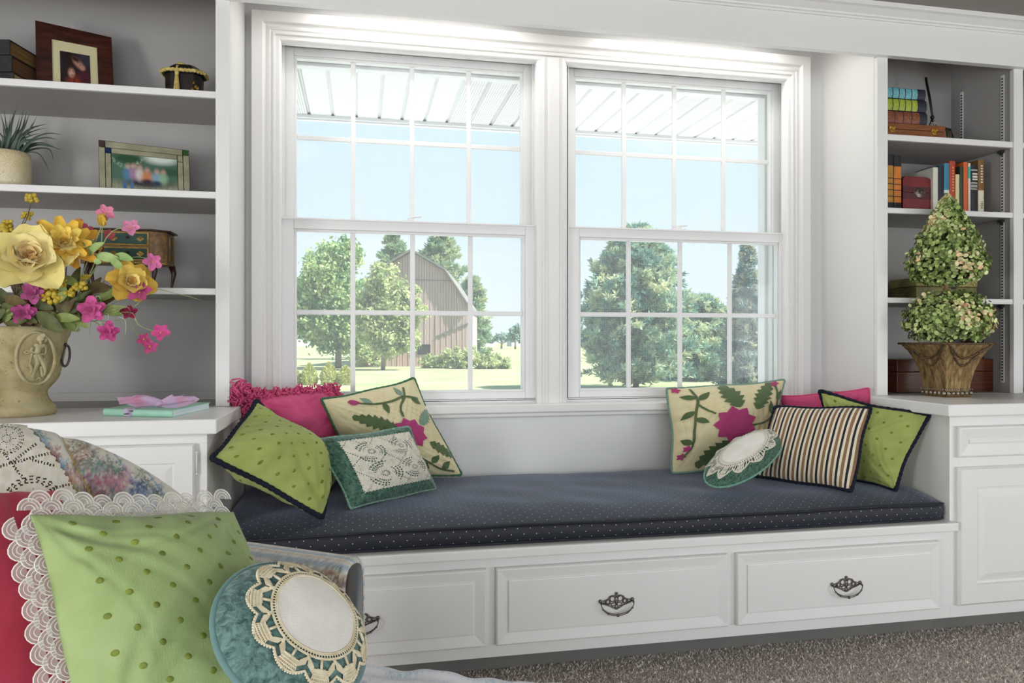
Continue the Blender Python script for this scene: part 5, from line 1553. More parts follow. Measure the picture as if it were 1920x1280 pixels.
# tasselled box
BLK = paint('black_lacquer', lin('14100f'), .3, lin('241b18'), 30, .1, 100); GOLD = paint('gold_thread', lin('d6c378'), .55, lin('b39c50'), 90, .5, 300); GILT = paint('gilt', lin('9a7b34'), .35, lin('5d4316'), 40, .2, 200, metal=.6)
b0 = PZ(304, 168, z); b1 = PZ(383, 171.5, z)
yb = 2.72
x0, x1 = XP(303, yb), XP(352, yb); x2 = XP(384, yb + .06)
o = empty('trinket_box', ((x0 + x2) / 2, yb + .05, z), 'black octagonal trinket box with gold braid and tassel, top left shelf', 'box')
zt = ZP(330, 121, yb); hb = zt - z - .012
cx_ = (x0 + x2) / 2; cy_ = yb + .045
def octo(cx_, cy_, wx, wy, ch): return [(cx_ - wx + ch, cy_ - wy), (cx_ + wx - ch, cy_ - wy), (cx_ + wx, cy_ - wy + ch), (cx_ + wx, cy_ + wy - ch), (cx_ + wx - ch, cy_ + wy), (cx_ - wx + ch, cy_ + wy), (cx_ - wx, cy_ + wy - ch), (cx_ - wx, cy_ - wy + ch)]
def prism(mb, P0, z0, P1, z1):
    n = len(P0)
    return mb.add([(x, y, z0) for x, y in P0] + [(x, y, z1) for x, y in P1], [tuple(range(n))[::-1], tuple(range(n, 2 * n))] + [(i, (i + 1) % n, n + (i + 1) % n, n + i) for i in range(n)])
hx = (x2 - x0) / 2; hy = .044
prism(MB(), octo(cx_, cy_, hx - .006, hy - .004, .022), z + .0005, octo(cx_, cy_, hx - .004, hy - .003, .022), z + hb * .86).build('box_body', BLK, o, bevel=.001)
mb = MB(); prism(mb, octo(cx_, cy_, hx + .005, hy + .005, .025), z + hb * .86, octo(cx_, cy_, hx + .006, hy + .006, .025), z + hb); prism(mb, octo(cx_, cy_, hx + .004, hy + .004, .025), z + hb, octo(cx_, cy_, hx * .55, hy * .55, .012), z + hb + .022); mb.build('lid', BLK, o, bevel=.001)
oc = octo(cx_, cy_, hx + .007, hy + .007, .026)
mb = MB(); R_ = []
for (ax_, ay_), (bx_, by_) in zip(oc, oc[1:] + oc[:1]):
    m_ = max(2, int(math.hypot(bx_ - ax_, by_ - ay_) / .006))
    R_ += [(ax_ + (bx_ - ax_) * i / m_, ay_ + (by_ - ay_) * i / m_, z + hb * .93 + .0015 * (i % 2)) for i in range(m_)]
for q in R_: mb.ball(q, .0066, 6, 4)
mb.build('braid', GOLD, o, smooth=True)
tx = XP(333, yb); ty = cy_ - hy - .012
mb = MB().ball((tx, cy_, z + hb + .026), .014, 10, 6, (1.3, 1.1, .8)).tube([(tx, cy_, z + hb + .026), (tx, ty, z + hb + .004), (tx, ty, z + hb * .80)], .003, 6).ball((tx, ty, z + hb * .80), .0075, 8, 6, (1, .9, 1.2))
for i in range(16):
    a = random.uniform(-.009, .009); mb.tube([(tx + a * .5, ty, z + hb * .76), (tx + a, ty + random.uniform(-.003, .003), z + hb * .36), (tx + a * 1.25, ty + random.uniform(-.003, .003), z + .004)], .0016, 4)
mb.build('tassel', GOLD, o, smooth=True)
mb = MB(); fx = cx_ + hx * .62; fy = cy_ - hy + .0; 
for i, (dx, dz) in enumerate(((0, .5), (.006, .36), (-.004, .26), (.004, .14), (-.026, .1), (-.05, .12), (.012, .3))): mb.ball((fx + dx, fy - .001, z + hb * dz + .004), .0062, 7, 5, (1, .5, 1.2))
mb.build('gilt_scrolls', GILT, o, smooth=True)

# ---- second shelf, left bookcase: pot of grass and the stained-glass frame
z = SH[1][0]
o = empty('potted_grass', (0, 0, z), 'cream crackle-glazed pot with spiky dark green grass plant', 'plant')
yc = 2.80; pc_ = Vector((XP(14, yc), yc, z)); o.location = pc_; ROOT[o] = pc_.copy()
R = XP(57, yc) - XP(14, yc); zt = ZP(30, 284, yc - .03) + .0
k = NT('crackle_glaze'); c = k.coord('Object')
v_ = k.vor(c, 190, 'DISTANCE_TO_EDGE')
k.set(col=k.mix(k.math('MULTIPLY', k.math('LESS_THAN', v_, .06), .6), k.ramp(k.noise(c, 16, 4), [(.35, lin('d9c79a')), (.65, lin('e4d8b8'))]), lin('a89468')), rough=.25, spec=.6)
HP = zt - z
MB().lathe(pc_, [(R * .86, .001), (R * .96, .004), (R * 1.0, HP * .3), (R * .995, HP * .8), (R * .97, HP), (R * .90, HP), (R * .88, HP * .9)], 36).build('pot', k.m, o, smooth=True)
MB().lathe(pc_ + Vector((0, 0, HP * .88)), [(R * .87, 0), (R * .8, .003), (.001, .004)], 24, cap=False).build('soil', paint('soil', (.03, .022, .016), .95), o)
GR = paint('grass_blade', lin('24352c'), .5, lin('3c5143'), 20)
def blade(pts, w):
    mb = MB(); V, F = [], []
    pts = curve3(pts, 5)
    for i, p in enumerate(pts):
        d = (pts[min(i + 1, len(pts) - 1)] - pts[max(i - 1, 0)]).normalized()
        s = d.cross(Vector((.15, -1, .1))).normalized() * w * (1 - (i / (len(pts) - 1)) ** 2.2) * .5
        V += [p - s, p + Vector((0, -.0012, 0)), p + s]
    for i in range(len(pts) - 1): F += [(i * 3, i * 3 + 1, i * 3 + 4, i * 3 + 3), (i * 3 + 1, i * 3 + 2, i * 3 + 5, i * 3 + 4)]
    return mb.add(V, F)
def curve3(pts, n=6):
    P = [Vector(p) for p in pts]; P = [P[0]] + P + [P[-1]]; out = []
    for i in range(1, len(P) - 2):
        p0, p1, p2, p3 = P[i - 1:i + 3]
        for k_ in range(n):
            t = k_ / n; out.append(.5 * ((2 * p1) + (p2 - p0) * t + (2 * p0 - 5 * p1 + 4 * p2 - p3) * t * t + (3 * p1 - p0 - 3 * p2 + p3) * t ** 3))
    return out + [P[-1]]
tips = [((118, 282), (85, 272)), ((94, 325), (75, 290)), ((118, 253), (90, 250)), ((108, 262), (85, 258)), ((100, 300), (92, 280)), ((88, 232), (60, 240)), ((85, 240), (62, 246)), ((68, 220), (55, 245)), ((50, 208), (42, 240)), ((45, 203), (36, 240)), ((31, 200), (22, 235)), ((28, 205), (18, 240)), ((0, 212), (10, 245)), ((-20, 225), (0, 250)), ((-40, 250), (-10, 255)), ((55, 213), (45, 240)), ((107, 278), (80, 268)), ((-50, 280), (-15, 265)), ((52, 285), (46, 256)), ((8, 206), (12, 240)), ((20, 214), (16, 245)), ((38, 216), (30, 245)), ((62, 230), (50, 250)), ((60, 255), (50, 252)), ((35, 230), (28, 250)), ((48, 225), (40, 250)), ((15, 228), (14, 250)), ((5, 232), (8, 255)), ((25, 222), (20, 250)), ((70, 262), (56, 262)), ((40, 245), (34, 258)), ((76, 250), (58, 254))]
for i, (tp, md) in enumerate(tips):
    yo = yc + random.uniform(-.045, .03)
    bs_ = Vector((pc_.x + (tp[0] - 14) * .0004 + random.uniform(-.02, .02), yc + (yo - yc) * .5, z + HP * .9))
    blade([bs_, PY(md[0] * .6 + 14 * .4, md[1] * .6 + 280 * .4, yo), PY(md[0], md[1], yo), PY(tp[0], tp[1], yo)], random.uniform(.006, .010)).build('grass_blade', GR, o, smooth=True)

Q = [PY(184.5, 262, 2.83), PY(354, 282, 2.83), PY(357, 361, 2.74), PY(186.5, 352, 2.74)]
for q in (2, 3): Q[q].z = z + .0012
o = empty('photo_frame', tuple((Q[2] + Q[3]) / 2), 'leaded stained-glass photo frame with a blurred family group, middle left shelf', 'photo frame')
SG = paint('ivory_glass', lin('8d8a72'), .2, lin('a8a48a'), 20); LEAD = paint('lead_came', lin('2c2a28'), .5)
frame_bars(Q, .0001, .9999, .0001, .9999, .006, 'frame_edge', LEAD, o)
def pane(a0, a1, b0, b1, mat, nm='glass_piece', off=.001, th=.004):
    P = [lerp4(Q, a, b) for a, b in ((a0, b0), (a1, b0), (a1, b1), (a0, b1))]
    n = (Q[1] - Q[0]).cross(Q[3] - Q[0]).normalized(); n = n if n.dot(Q[0] - Vector((0, 0, EYE))) > 0 else -n
    mb, _ = quad_solid(MB(), *[p - n * off for p in P], th); return mb.build(nm, mat, o, bevel=.0006)
g = .008
xs_ = [0, .07, .135, .865, .93, 1]; ys_ = [0, .13, .235, .93, 1.0]
pieces = [(0.07, .93, 0, .13), (.135, .865, .13, .235), (0, .07, .13, 1), (.07, .135, .235, .90), (.93, 1, .12, 1), (.865, .93, .28, 1)]
for a0, a1, b0, b1 in pieces: pane(a0 + g * .5, a1 - g * .5, b0 + g, b1 - g, SG)
BLG = paint('blue_glass', lin('1d2c58'), .15); GRG = paint('green_glass', lin('2f5a2c'), .15); AMG = paint('amethyst_glass', lin('4a3a3e'), .15)
pane(.004, .066, .01, .12, AMG); pane(.074, .131, .14, .225, BLG); pane(.934, .996, .01, .11, GRG); pane(.869, .926, .14, .27, SG); pane(.074, .131, .91, .99, GRG)
mb, _ = quad_solid(MB(), *[lerp4(Q, a, b) + Vector((0, .0045, 0)) for a, b in ((.01, .02), (.99, .02), (.99, .99), (.01, .99))], .003); mb.build('backing', LEAD, o)
def family(x, y):
    col = np.repeat(np.array([lin('4f6f5e')]), len(x), 0)
    nz = np.sin(x * 90 + np.sin(y * 60) * 2) * np.sin(y * 70 + x * 20)
    col = over(col, np.clip((y - .62) * 4, 0, 1)[:, None], 'a8a890'); col = over(col, (np.clip((y - .55) * 6, 0, 1) * (nz > .2) * .5)[:, None], '6c7a5a')
    col = over(col, G(x, y, .75, .02, .36, .22), 'd8e4da'); col = over(col, G(x, y, .25, .10, .32, .18), '2f5238'); col = over(col, G(x, y, .9, .38, .2, .16), '3c5c48'); col = over(col, (np.clip(1 - np.abs(y - .12 - .2 * np.sin(x * 7)) * 12, 0, 1) * (nz > 0) * (x < .6) * .7)[:, None], 'a9c4a0')
    col = over(col, G(x, y, .55, .72, .5, .16), '3a3c44')
    for cx_, cy_, c, r_ in ((.24, .44, '5a8ab4', .085), (.33, .42, 'b884a8', .075), (.42, .44, 'e2dede', .07), (.53, .50, 'e08a58', .105), (.68, .52, '8ab4cc', .09), (.78, .53, '9cc09a', .08)):
        col = over(col, G(x, y, cx_, cy_ + .06, r_ * 1.25, .24) * .75, c); col = over(col, G(x, y, cx_ + .005, cy_ - .13, .055, .10) * .7, 'c8a494'); col = over(col, G(x, y, cx_ + .004, cy_ - .20, .05, .05) * .6, '8a7868')
    col = over(col, G(x, y, .19, .84, .045, .20), '4a72a8'); col = over(col, G(x, y, .30, .84, .04, .20), '5a7cae'); col = over(col, G(x, y, .53, .70, .12, .12), '3a3844'); col = over(col, G(x, y, .68, .72, .10, .10), '3c4450')
    return col
pm, pc = photo_mesh(Q, .14, .862, .24, .985, family, 80, 56, .0012)
pm.build('family_print', PRINT, o, col=pc)
p0 = lerp4(Q, .5, .3) + Vector((0, .008, 0)); MB().tube([p0, Vector((p0.x + .01, 2.90, z + .003))], .003, 6).build('strut', LEAD, o)

# ---- third shelf: miniature chest of drawers on cabriole legs
z = SH[0][0]
yf = 2.76
xa, xb = XP(163, yf), XP(283, yf); zt = ZP(250, 429, yf); zb = ZP(250, 491, yf); dp = .115
xc = XP(316, yf + .08)
o = empty('miniature_chest', ((xa + xc) / 2, yf + .05, z), 'miniature painted chest of two green drawers on curved legs, behind the bouquet', 'chest')
BURL = paint('gilded_burl', lin('5a3d1c'), .35, lin('8a6430'), 60, .15, 200, detail=6); GRNL = paint('green_lacquer', lin('0f3328'), .25, lin('164536'), 30); GLD = paint('gold_paint', lin('b09044'), .4, lin('7d5f22'), 60, .2, 300, metal=.4); DKW = paint('dark_leg_wood', lin('2c1610'), .35, lin('3f2218'), 20)
xr = xb + .045
body = [(xa, yf), (xb, yf), (xr, yf + .03), (xr + .004, yf + dp), (xa - .02, yf + dp), (xa - .03, yf + .03)]
mb = MB(); prism(mb, body, zb, body, zt - .006); mb.build('carcass', BURL, o, bevel=.001)
top = [(xa - .008, yf - .010), (xb + .006, yf - .010), (xr + .014, yf + .026), (xr + .016, yf + dp), (xa - .03, yf + dp), (xa - .042, yf + .026)]
mb = MB(); prism(mb, top, zt - .006, top, zt); mb.build('chest_top', DKW, o, bevel=.002)
mb = MB(); tb_ = [(x * 1 + (.004 if x > xb else 0), y - .004) for x, y in body]; prism(mb, tb_, zb - .005, tb_, zb); mb.build('skirt', GLD, o, bevel=.001)
hh_ = (zt - .006 - zb)
for r_ in range(2):
    z0 = zb + hh_ * (.05 + .48 * (1 - r_)); z1 = z0 + hh_ * .42
    d = MB().box(xa + .004, xb - .006, yf - .005, yf + .01, z0, z1).build('drawer', GLD, o, bevel=.001)
    MB().box(xa + .008, xb - .011, yf - .0065, yf + .0, z0 + .0045, z1 - .0045).build('drawer_panel', GRNL, d, bevel=.001)
    for fx in (.12, .42, .84):
        x_ = xa + (xb - xa) * fx; zc_ = (z0 + z1) / 2
        MB().add([(x_ - .013, yf - .0072, zc_), (x_, yf - .0072, zc_ - .010), (x_ + .013, yf - .0072, zc_), (x_, yf - .0072, zc_ + .010), (x_, yf - .0085, zc_)], [(0, 1, 4), (1, 2, 4), (2, 3, 4), (3, 0, 4)]).ball((x_, yf - .0085, zc_), .0024, 6, 4).build('gilt_diamond', GLD, d)
    MB().ball((xa + (xb - xa) * .64, yf - .010, (z0 + z1) / 2 + .004), .0045, 8, 6).build('knob', DKW, d, smooth=True)
mb = MB().add([(xr + .0045, yf + .060, zb + .018), (xr + .0045, yf + .075, zb + .025), (xr + .005, yf + .068, zb + hh_ * .75)], [(0, 1, 2)]); mb.build('keyhole_inlay', GRNL, o)
mb = MB(); y_ = yf + .070
P = [(xr + .0048, yf + .045, zb + .01), (xr + .0048, yf + .095, zb + .012), (xr + .0048, yf + .096, zt - .018), (xr + .0048, yf + .044, zt - .02)]
mb.tube(P, .0014, 5, closed=True).build('gold_line', GLD, o)
for lx, ly, s in ((xa + .004, yf + .006, -1), (xb + .004, yf + .006, 1), (xr - .002, yf + dp - .012, 1), (xa - .012, yf + dp - .012, -1)):
    L_ = zb - .005 - z
    mb = MB().tube([(lx, ly, zb - .003), (lx + s * .008, ly - .004, z + L_ * .72), (lx + s * .003, ly, z + L_ * .40), (lx - s * .001, ly, z + L_ * .14), (lx + s * .006, ly - .004, z + .003)], [.012, .009, .0055, .004, .0065], 8)
    mb.build('leg', DKW, o, smooth=True)

# ---- left countertop: stone urn with its flower arrangement
uc = Vector((XP(28, 2.42), 2.44, CTZ))
URNM = NT('mossy_stone'); k = URNM; c = k.coord('Object')
cr_ = k.vor(k.coord('Object', (1, 1, 1)), 26, 'DISTANCE_TO_EDGE')
f = k.noise(c, 9, 6, .65)
bc = k.ramp(f, [(.3, lin('7d6f4c')), (.5, lin('a99c74')), (.7, lin('b9af8c'))])
k.set(col=k.mix(k.math('MULTIPLY', k.math('LESS_THAN', k.noise(c, 60, 5, .7), .36), .55), bc, lin('4c4330')), rough=.85, spec=.2)
k.bump(k.noise(c, 130, 5, .7), .6, .003)
urn = empty('stone_urn', tuple(uc), 'weathered cream stone urn with oval figure medallion, on the left countertop', 'urn')
sR = (XP(122, 2.42) - uc.x)
prof = [(.70, 0), (.735, .010), (.74, .022), (.70, .034), (.66, .040), (.60, .052), (.555, .070), (.56, .082), (.66, .100), (.74, .115), (.80, .13), (.84, .16), (.90, .21), (.955, .255), (1.0, .268), (1.02, .282), (.99, .294), (.90, .294), (.86, .27), (.5, .25), (.01, .25)]
ztop = ZP(60, 612, 2.36) - CTZ
MB().lathe(uc, [(r * sR, h * ztop / .294) for r, h in prof], 56).build('urn_body', k.m, urn, smooth=True)
# medallion: oval rim + draped standing figure in relief, on the side that faces the room
md = Vector((XP(67, 2.30), 0, 0)); 
ang = math.atan2(-(1), (XP(67, 2.31) - uc.x) / .145 * 1.0)
def UR(px_, py_, lift=0.0):
    """a point on the urn's skin seen at picture point (px, py)"""
    y = 2.30
    for _ in range(6):
        P = PY(px_, py_, y); hz = (P.z - CTZ) / (ztop / .294)
        r = np.interp(hz, [h for _, h in prof[:16]], [q for q, _ in prof[:16]]) * sR + lift
        dx = P.x - uc.x; y = uc.y - math.sqrt(max(1e-5, r * r - dx * dx))
    return PY(px_, py_, y)
mcx, mcy, mrx, mry = 66.5, 671, 36.5, 48.5
MEDM = paint('pale_stone', lin('b5ab86'), .85, lin('9a8f68'), 30, .5, 200)
MB().tube([UR(mcx + mrx * math.cos(2 * math.pi * i / 48), mcy + mry * math.sin(2 * math.pi * i / 48)) for i in range(48)], .0048, 8, closed=True).build('medallion_rim', MEDM, urn, smooth=True)
def rl(pts, r): return [UR(x, y, .001) for x, y in pts], r
mb = MB()
mb.ball(UR(75, 633), .0115, 10, 8, (1, .6, 1)); mb.ball(UR(79, 628), .0105, 10, 8, (1.1, .6, .8)); mb.ball(UR(85, 636), .006, 8, 6, (1, .6, 1.4))
for pts, r in (([(76, 640), (75, 648)], [.006, .007]), ([(66, 645), (74, 650), (84, 646)], [.009, .013, .009]), ([(72, 650), (70, 662)], [.014, .012]), ([(84, 646), (86, 656), (84, 664)], [.007, .006, .005]), ([(84, 664), (72, 663), (60, 659), (50, 657)], [.0055, .006, .006, .004]), ([(50, 657), (46, 660), (50, 662), (58, 660)], [.003, .004, .004, .003]), ([(62, 652), (58, 656), (62, 660)], [.006, .006, .005]),
               ([(70, 664), (78, 676), (84, 692), (82, 704)], [.013, .012, .010, .006]), ([(66, 664), (70, 680), (62, 700), (62, 708)], [.012, .010, .009, .006]), ([(60, 662), (57, 676), (55, 684)], [.004, .004, .004]), ([(56, 682), (60, 692), (58, 700), (64, 708)], [.007, .007, .006, .005]), ([(74, 668), (70, 676), (74, 684)], [.005, .005, .004]), ([(76, 686), (78, 698), (80, 706)], [.007, .007, .005]), ([(82, 670), (86, 684), (84, 700)], [.005, .006, .004]), ([(66, 712), (74, 708), (76, 714)], [.004, .006, .004]), ([(60, 704), (66, 710)], [.006, .005])):
    pp = curve3([UR(x, y, .001) for x, y in pts], 4)
    rr_ = list(np.interp(np.linspace(0, 1, len(pp)), np.linspace(0, 1, len(r)), r) * .62)
    mb.tube(pp, rr_, 8)
mb.build('medallion_figure', MEDM, urn, smooth=True)
IRON = paint('iron_ring', lin('3a3836'), .5, lin('565350'), 60, .3, 200, metal=.6)
hx_ = uc.x + sR * .93; hz_ = ZP(117, 667, 2.43)
mb = MB().tube([(hx_ + .004 + .011 * math.cos(a), uc.y + .008 * math.sin(a), hz_ + .031 * math.sin(a)) for a in np.linspace(0, 2 * math.pi, 24)[:-1]], .0035, 7, closed=True)
mb.tube([(hx_ - .008, uc.y, hz_ + .036), (hx_ + .006, uc.y, hz_ + .034), (hx_ + .008, uc.y, hz_ + .028)], .004, 7)
mb.build('ring_handle', IRON, urn, smooth=True)

fa = empty('flower_arrangement', (uc.x, uc.y, CTZ + ztop), 'silk flower arrangement of yellow roses and pink blossoms in the stone urn', 'flowers')
def FP(px_, py_, dy=0.0): return PY(px_, py_, 2.40 + dy)
FW = 1 / 1395 * 2.2            # metres per picture pixel here
def petal(c, axis, outd, L, W, curl, cup, n=5, m=4, ruffle=0.0, ph=0):
    """one petal from c, opening along outd, lifting along axis; curl > 0 bends the tip outwards"""
    axis, outd = Vector(axis).normalized(), Vector(outd).normalized(); sd = axis.cross(outd).normalized()
    V, F = [], []
    for i in range(n + 1):
        t = i / n
        w = W * math.sin(math.pi * min(1, (.12 + .80 * t))) ** .7 if t < 1 else W * .45
        rad = L * (t * math.cos(cup) + curl * t * t * .5)
        up = L * (t * math.sin(cup) - abs(curl) * t * t * .25)
        for j in range(m + 1):
            s = (j / m - .5) * 2
            V.append(Vector(c) + outd * (rad - .18 * W * s * s * math.sin(cup)) + axis * (up + .16 * W * s * s * math.cos(cup) + ruffle * W * math.sin(s * 5 + ph + t * 3) * t) + sd * (w * s * .5))
    for i in range(n):
        for j in range(m):
            a = i * (m + 1) + j; F.append((a, a + 1, a + m + 2, a + m + 1))
    return V, F
def cone_dirs(axis, n, ph=0):
    axis = Vector(axis).normalized(); u = axis.orthogonal().normalized(); w = axis.cross(u)
    return [u * math.cos(2 * math.pi * i / n + ph) + w * math.sin(2 * math.pi * i / n + ph) for i in range(n)]
YEL = NT('rose_petal'); k = YEL; a = k.n('Attribute', attribute_name='Col'); k.set(col=a.outputs['Color'], rough=.7, spec=.2, sheen=.2)
k.bump(k.noise(k.coord('Object'), 240, 3), .25, .001); PETAL = k.m
def flower(name, c, axis, layers, centre=None, label=None):
    mb = MB(); cols = []
    for (n, L, W, curl, cup, col, ph, ruf, lift) in layers:
        for i, d in enumerate(cone_dirs(axis, n, ph)):
            j = random.uniform(.9, 1.1)
            V, F = petal(Vector(c) + Vector(axis).normalized() * lift, axis, d, L * j, W * j, curl + random.uniform(-.1, .1), cup + random.uniform(-.08, .08), ruffle=ruf, ph=i)
            mb.add(V, F)
            b = np.array(lin(col)) * random.uniform(.85, 1.08)
            tt = np.repeat(np.linspace(0, 1, 6), 5)[:, None]
            cols.append(b * (.72 + .28 * tt) if False else np.repeat(b[None], len(V), 0))
    if centre:
        n0 = mb.n
        for i in range(centre[2]):
            q = Vector(c) + Vector(axis).normalized() * centre[3] + Vector((random.uniform(-1, 1), random.uniform(-1, 1), random.uniform(-1, 1))) * centre[0] * .6
            mb.ball(q, centre[0] * .4, 6, 4)
        cols.append(np.repeat(np.array([lin(centre[1])]), mb.n - n0, 0))
    o = mb.build(name, PETAL, fa, smooth=True, col=np.concatenate(cols))
    if label: o['label'] = label
    return o
f_ = FW
toC = Vector((.25, -.95, .25))
flower('rose', FP(57, 492, -.07), (.25, -.85, .42), [(5, 58 * f_, 72 * f_, .55, .35, 'e8d98a', .2, .05, 0), (5, 50 * f_, 64 * f_, .35, .75, 'efe09a', .8, .04, .006), (5, 42 * f_, 52 * f_, .15, 1.05, 'f0dc9a', .1, .03, .010), (4, 34 * f_, 40 * f_, .05, 1.25, 'edcf8e', .6, .02, .012), (3, 26 * f_, 30 * f_, -.1, 1.38, 'e6b978', .3, .02, .014)], label='large pale yellow rose')
flower('dahlia', FP(120, 462, -.02), (.30, -.85, .40), [(11, 52 * f_, 24 * f_, .25, .15, 'e0a83c', .1, .0, 0), (10, 46 * f_, 23 * f_, .2, .5, 'ecc24c', .4, .0, .006), (9, 38 * f_, 21 * f_, .1, .85, 'f0d264', .2, .0, .010), (7, 28 * f_, 18 * f_, 0, 1.15, 'efcf62', .6, .0, .014), (5, 20 * f_, 14 * f_, -.1, 1.4, 'e8be4c', .1, 0, .016)], label='golden yellow dahlia')
flower('rose', FP(243, 533, -.03), (.45, -.80, .30), [(6, 36 * f_, 40 * f_, .5, .30, 'dcb44c', .2, .10, 0), (5, 32 * f_, 36 * f_, .3, .75, 'e8c864', .8, .10, .004), (4, 26 * f_, 30 * f_, .1, 1.1, 'edd680', .1, .08, .008), (3, 18 * f_, 22 * f_, 0, 1.3, 'e2b455', .5, .05, .010)], label='ruffled yellow rose on the right')
flower('rosebud', FP(192, 423, -.02), (.1, -.4, .9), [(4, 24 * f_, 20 * f_, -.2, 1.25, 'd8b040', .2, .02, 0), (3, 20 * f_, 16 * f_, -.3, 1.4, 'e4c454', .7, .02, .002)], label='closed yellow rosebud')
flower('lily', FP(8, 500, .02), (-.2, -.9, .2), [(6, 40 * f_, 20 * f_, .4, .4, 'c98f3a', .2, .02, 0)], label='orange blossom at the left')
def pink(px_, py_, r, col='c9689c', dy=0, dbl=False, ax=None):
    ax = ax or Vector((random.uniform(-.1, .6), -.9, random.uniform(-.1, .6)))
    L = [(5, r * f_, r * .85 * f_, .2, .25, col, random.random(), .05, 0)]
    if dbl: L += [(6, r * .85 * f_, r * .5 * f_, .2, .7, col, random.random(), .06, .003), (5, r * .6 * f_, r * .4 * f_, .1, 1.1, col, .4, .06, .005)]
    return flower('pink_blossom', FP(px_, py_, dy), ax, L, (.0034, 'd9a53c', 5, .003))
for a in [(198, 399, 16, 'e08aa4', .0), (150, 424, 13, 'd07a90', .02), (162, 432, 11, 'b8506a', .02), (246, 428, 17, 'dc8aae', .0), (285, 491, 16, 'd673a4', -.02), (262, 549, 20, 'b84a7c', -.05), (64, 553, 21, 'c4609a', -.06, True), (43, 587, 21, 'bd5590', -.06, True), (174, 581, 23, 'cc5a94', -.06, True), (203, 623, 18, 'cb5090', -.06, True), (243, 587, 14, '9c2c50', -.02, True), (302, 624, 17, 'd0508e', -.02), (270, 636, 12, 'b84478', -.02), (281, 650, 13, 'c04a80', -.03), (204, 440, 10, 'a84a56', .03), (186, 470, 10, '8c3a40', .03)]:
    pink(*a)
BERRY = paint('yellow_berry', lin('c9b03a'), .5, lin('a8902a'), 60, .2, 300)
def berries(px_, py_, r, dy=0):
    mb = MB(); c = FP(px_, py_, dy)
    for i in range(13): mb.ball(c + Vector((random.uniform(-1, 1), random.uniform(-.6, .6), random.uniform(-.8, .8))) * r * f_ * .7, r * .34 * f_, 8, 6)
    mb.build('berry_cluster', BERRY, fa, smooth=True)
for a in ((60, 372, 12), (50, 403, 11, .02), (12, 432, 17), (150, 537, 13, -.06), (104, 557, 16, -.06), (93, 540, 13, -.05), (104, 514, 13, -.03), (22, 437, 12)): berries(*a)
STEM = paint('dark_stem', lin('4a4438'), .8, lin('6a6250'), 40); GST = paint('green_stem', lin('87965a'), .7, lin('a8b47c'), 40)
def stem(pts, r, mat=STEM, name='stem'):
    P = curve3([FP(*q) for q in pts], 5)
    MB().tube(P, list(np.linspace(r, r * .55, len(P))), 5).build(name, mat, fa, smooth=True)
for pts in ([(30, 590), (38, 450), (52, 405), (60, 372)], [(25, 480), (34, 440), (50, 400)], [(120, 590), (128, 470), (152, 432)], [(60, 440), (100, 424), (140, 430)], [(110, 600), (180, 500), (192, 423)], [(120, 600), (160, 500), (198, 405)], [(140, 590), (200, 445), (246, 428)], [(150, 590), (210, 535), (240, 535)], [(150, 600), (270, 545), (330, 550), (375, 562)], [(140, 600), (230, 490), (290, 488)], [(150, 600), (230, 575), (262, 610), (302, 624)], [(150, 604), (225, 585), (252, 620), (270, 636)], [(262, 625), (275, 640), (281, 650)], [(120, 604), (170, 600), (203, 623)], [(140, 600), (250, 575), (262, 549)], [(60, 600), (62, 575), (64, 553)], [(140, 600), (160, 590), (174, 581)], [(245, 545), (262, 520), (285, 495)]):
    stem(pts, .0022 if pts[-1][0] != 375 else .0012, GST if pts[-1][0] > 190 else STEM)
LEAFD = paint('olive_leaf', lin('3a4020'), .65, lin('5d6332'), 24, .2, 200); LEAFM = paint('sage_leaf', lin('6d7c3c'), .65, lin('8d9a58'), 24, .2, 200); LEAFL = paint('light_leaf', lin('a9bf7c'), .6, lin('8cab64'), 24, .2, 200); LEAFB = paint('brown_leaf', lin('4c3d22'), .7, lin('6a5a30'), 24, .2, 200)
def leaf(a, b, w, mat, dy=0.0, bend=.2):
    p, q = FP(a[0], a[1], dy), FP(b[0], b[1], dy + random.uniform(-.03, .02)); d = q - p; L = d.length; d.normalize()
    sd = d.cross(Vector((random.uniform(-.4, .4), -1, random.uniform(.0, .5)))).normalized(); nn = sd.cross(d)
    V, F = [], []
    N = 8
    for i in range(N + 1):
        t = i / N; ww = w * f_ * math.sin(math.pi * (t * .93 + .035)) ** .8
        m_ = p + d * (L * t) + nn * (bend * L * math.sin(math.pi * t) * .35)
        V += [m_ - sd * ww + nn * ww * .35, m_, m_ + sd * ww + nn * ww * .35]
    for i in range(N): F += [(i * 3, i * 3 + 1, i * 3 + 4, i * 3 + 3), (i * 3 + 1, i * 3 + 2, i * 3 + 5, i * 3 + 4)]
    MB().add(V, F).build('leaf', mat, fa, smooth=True)
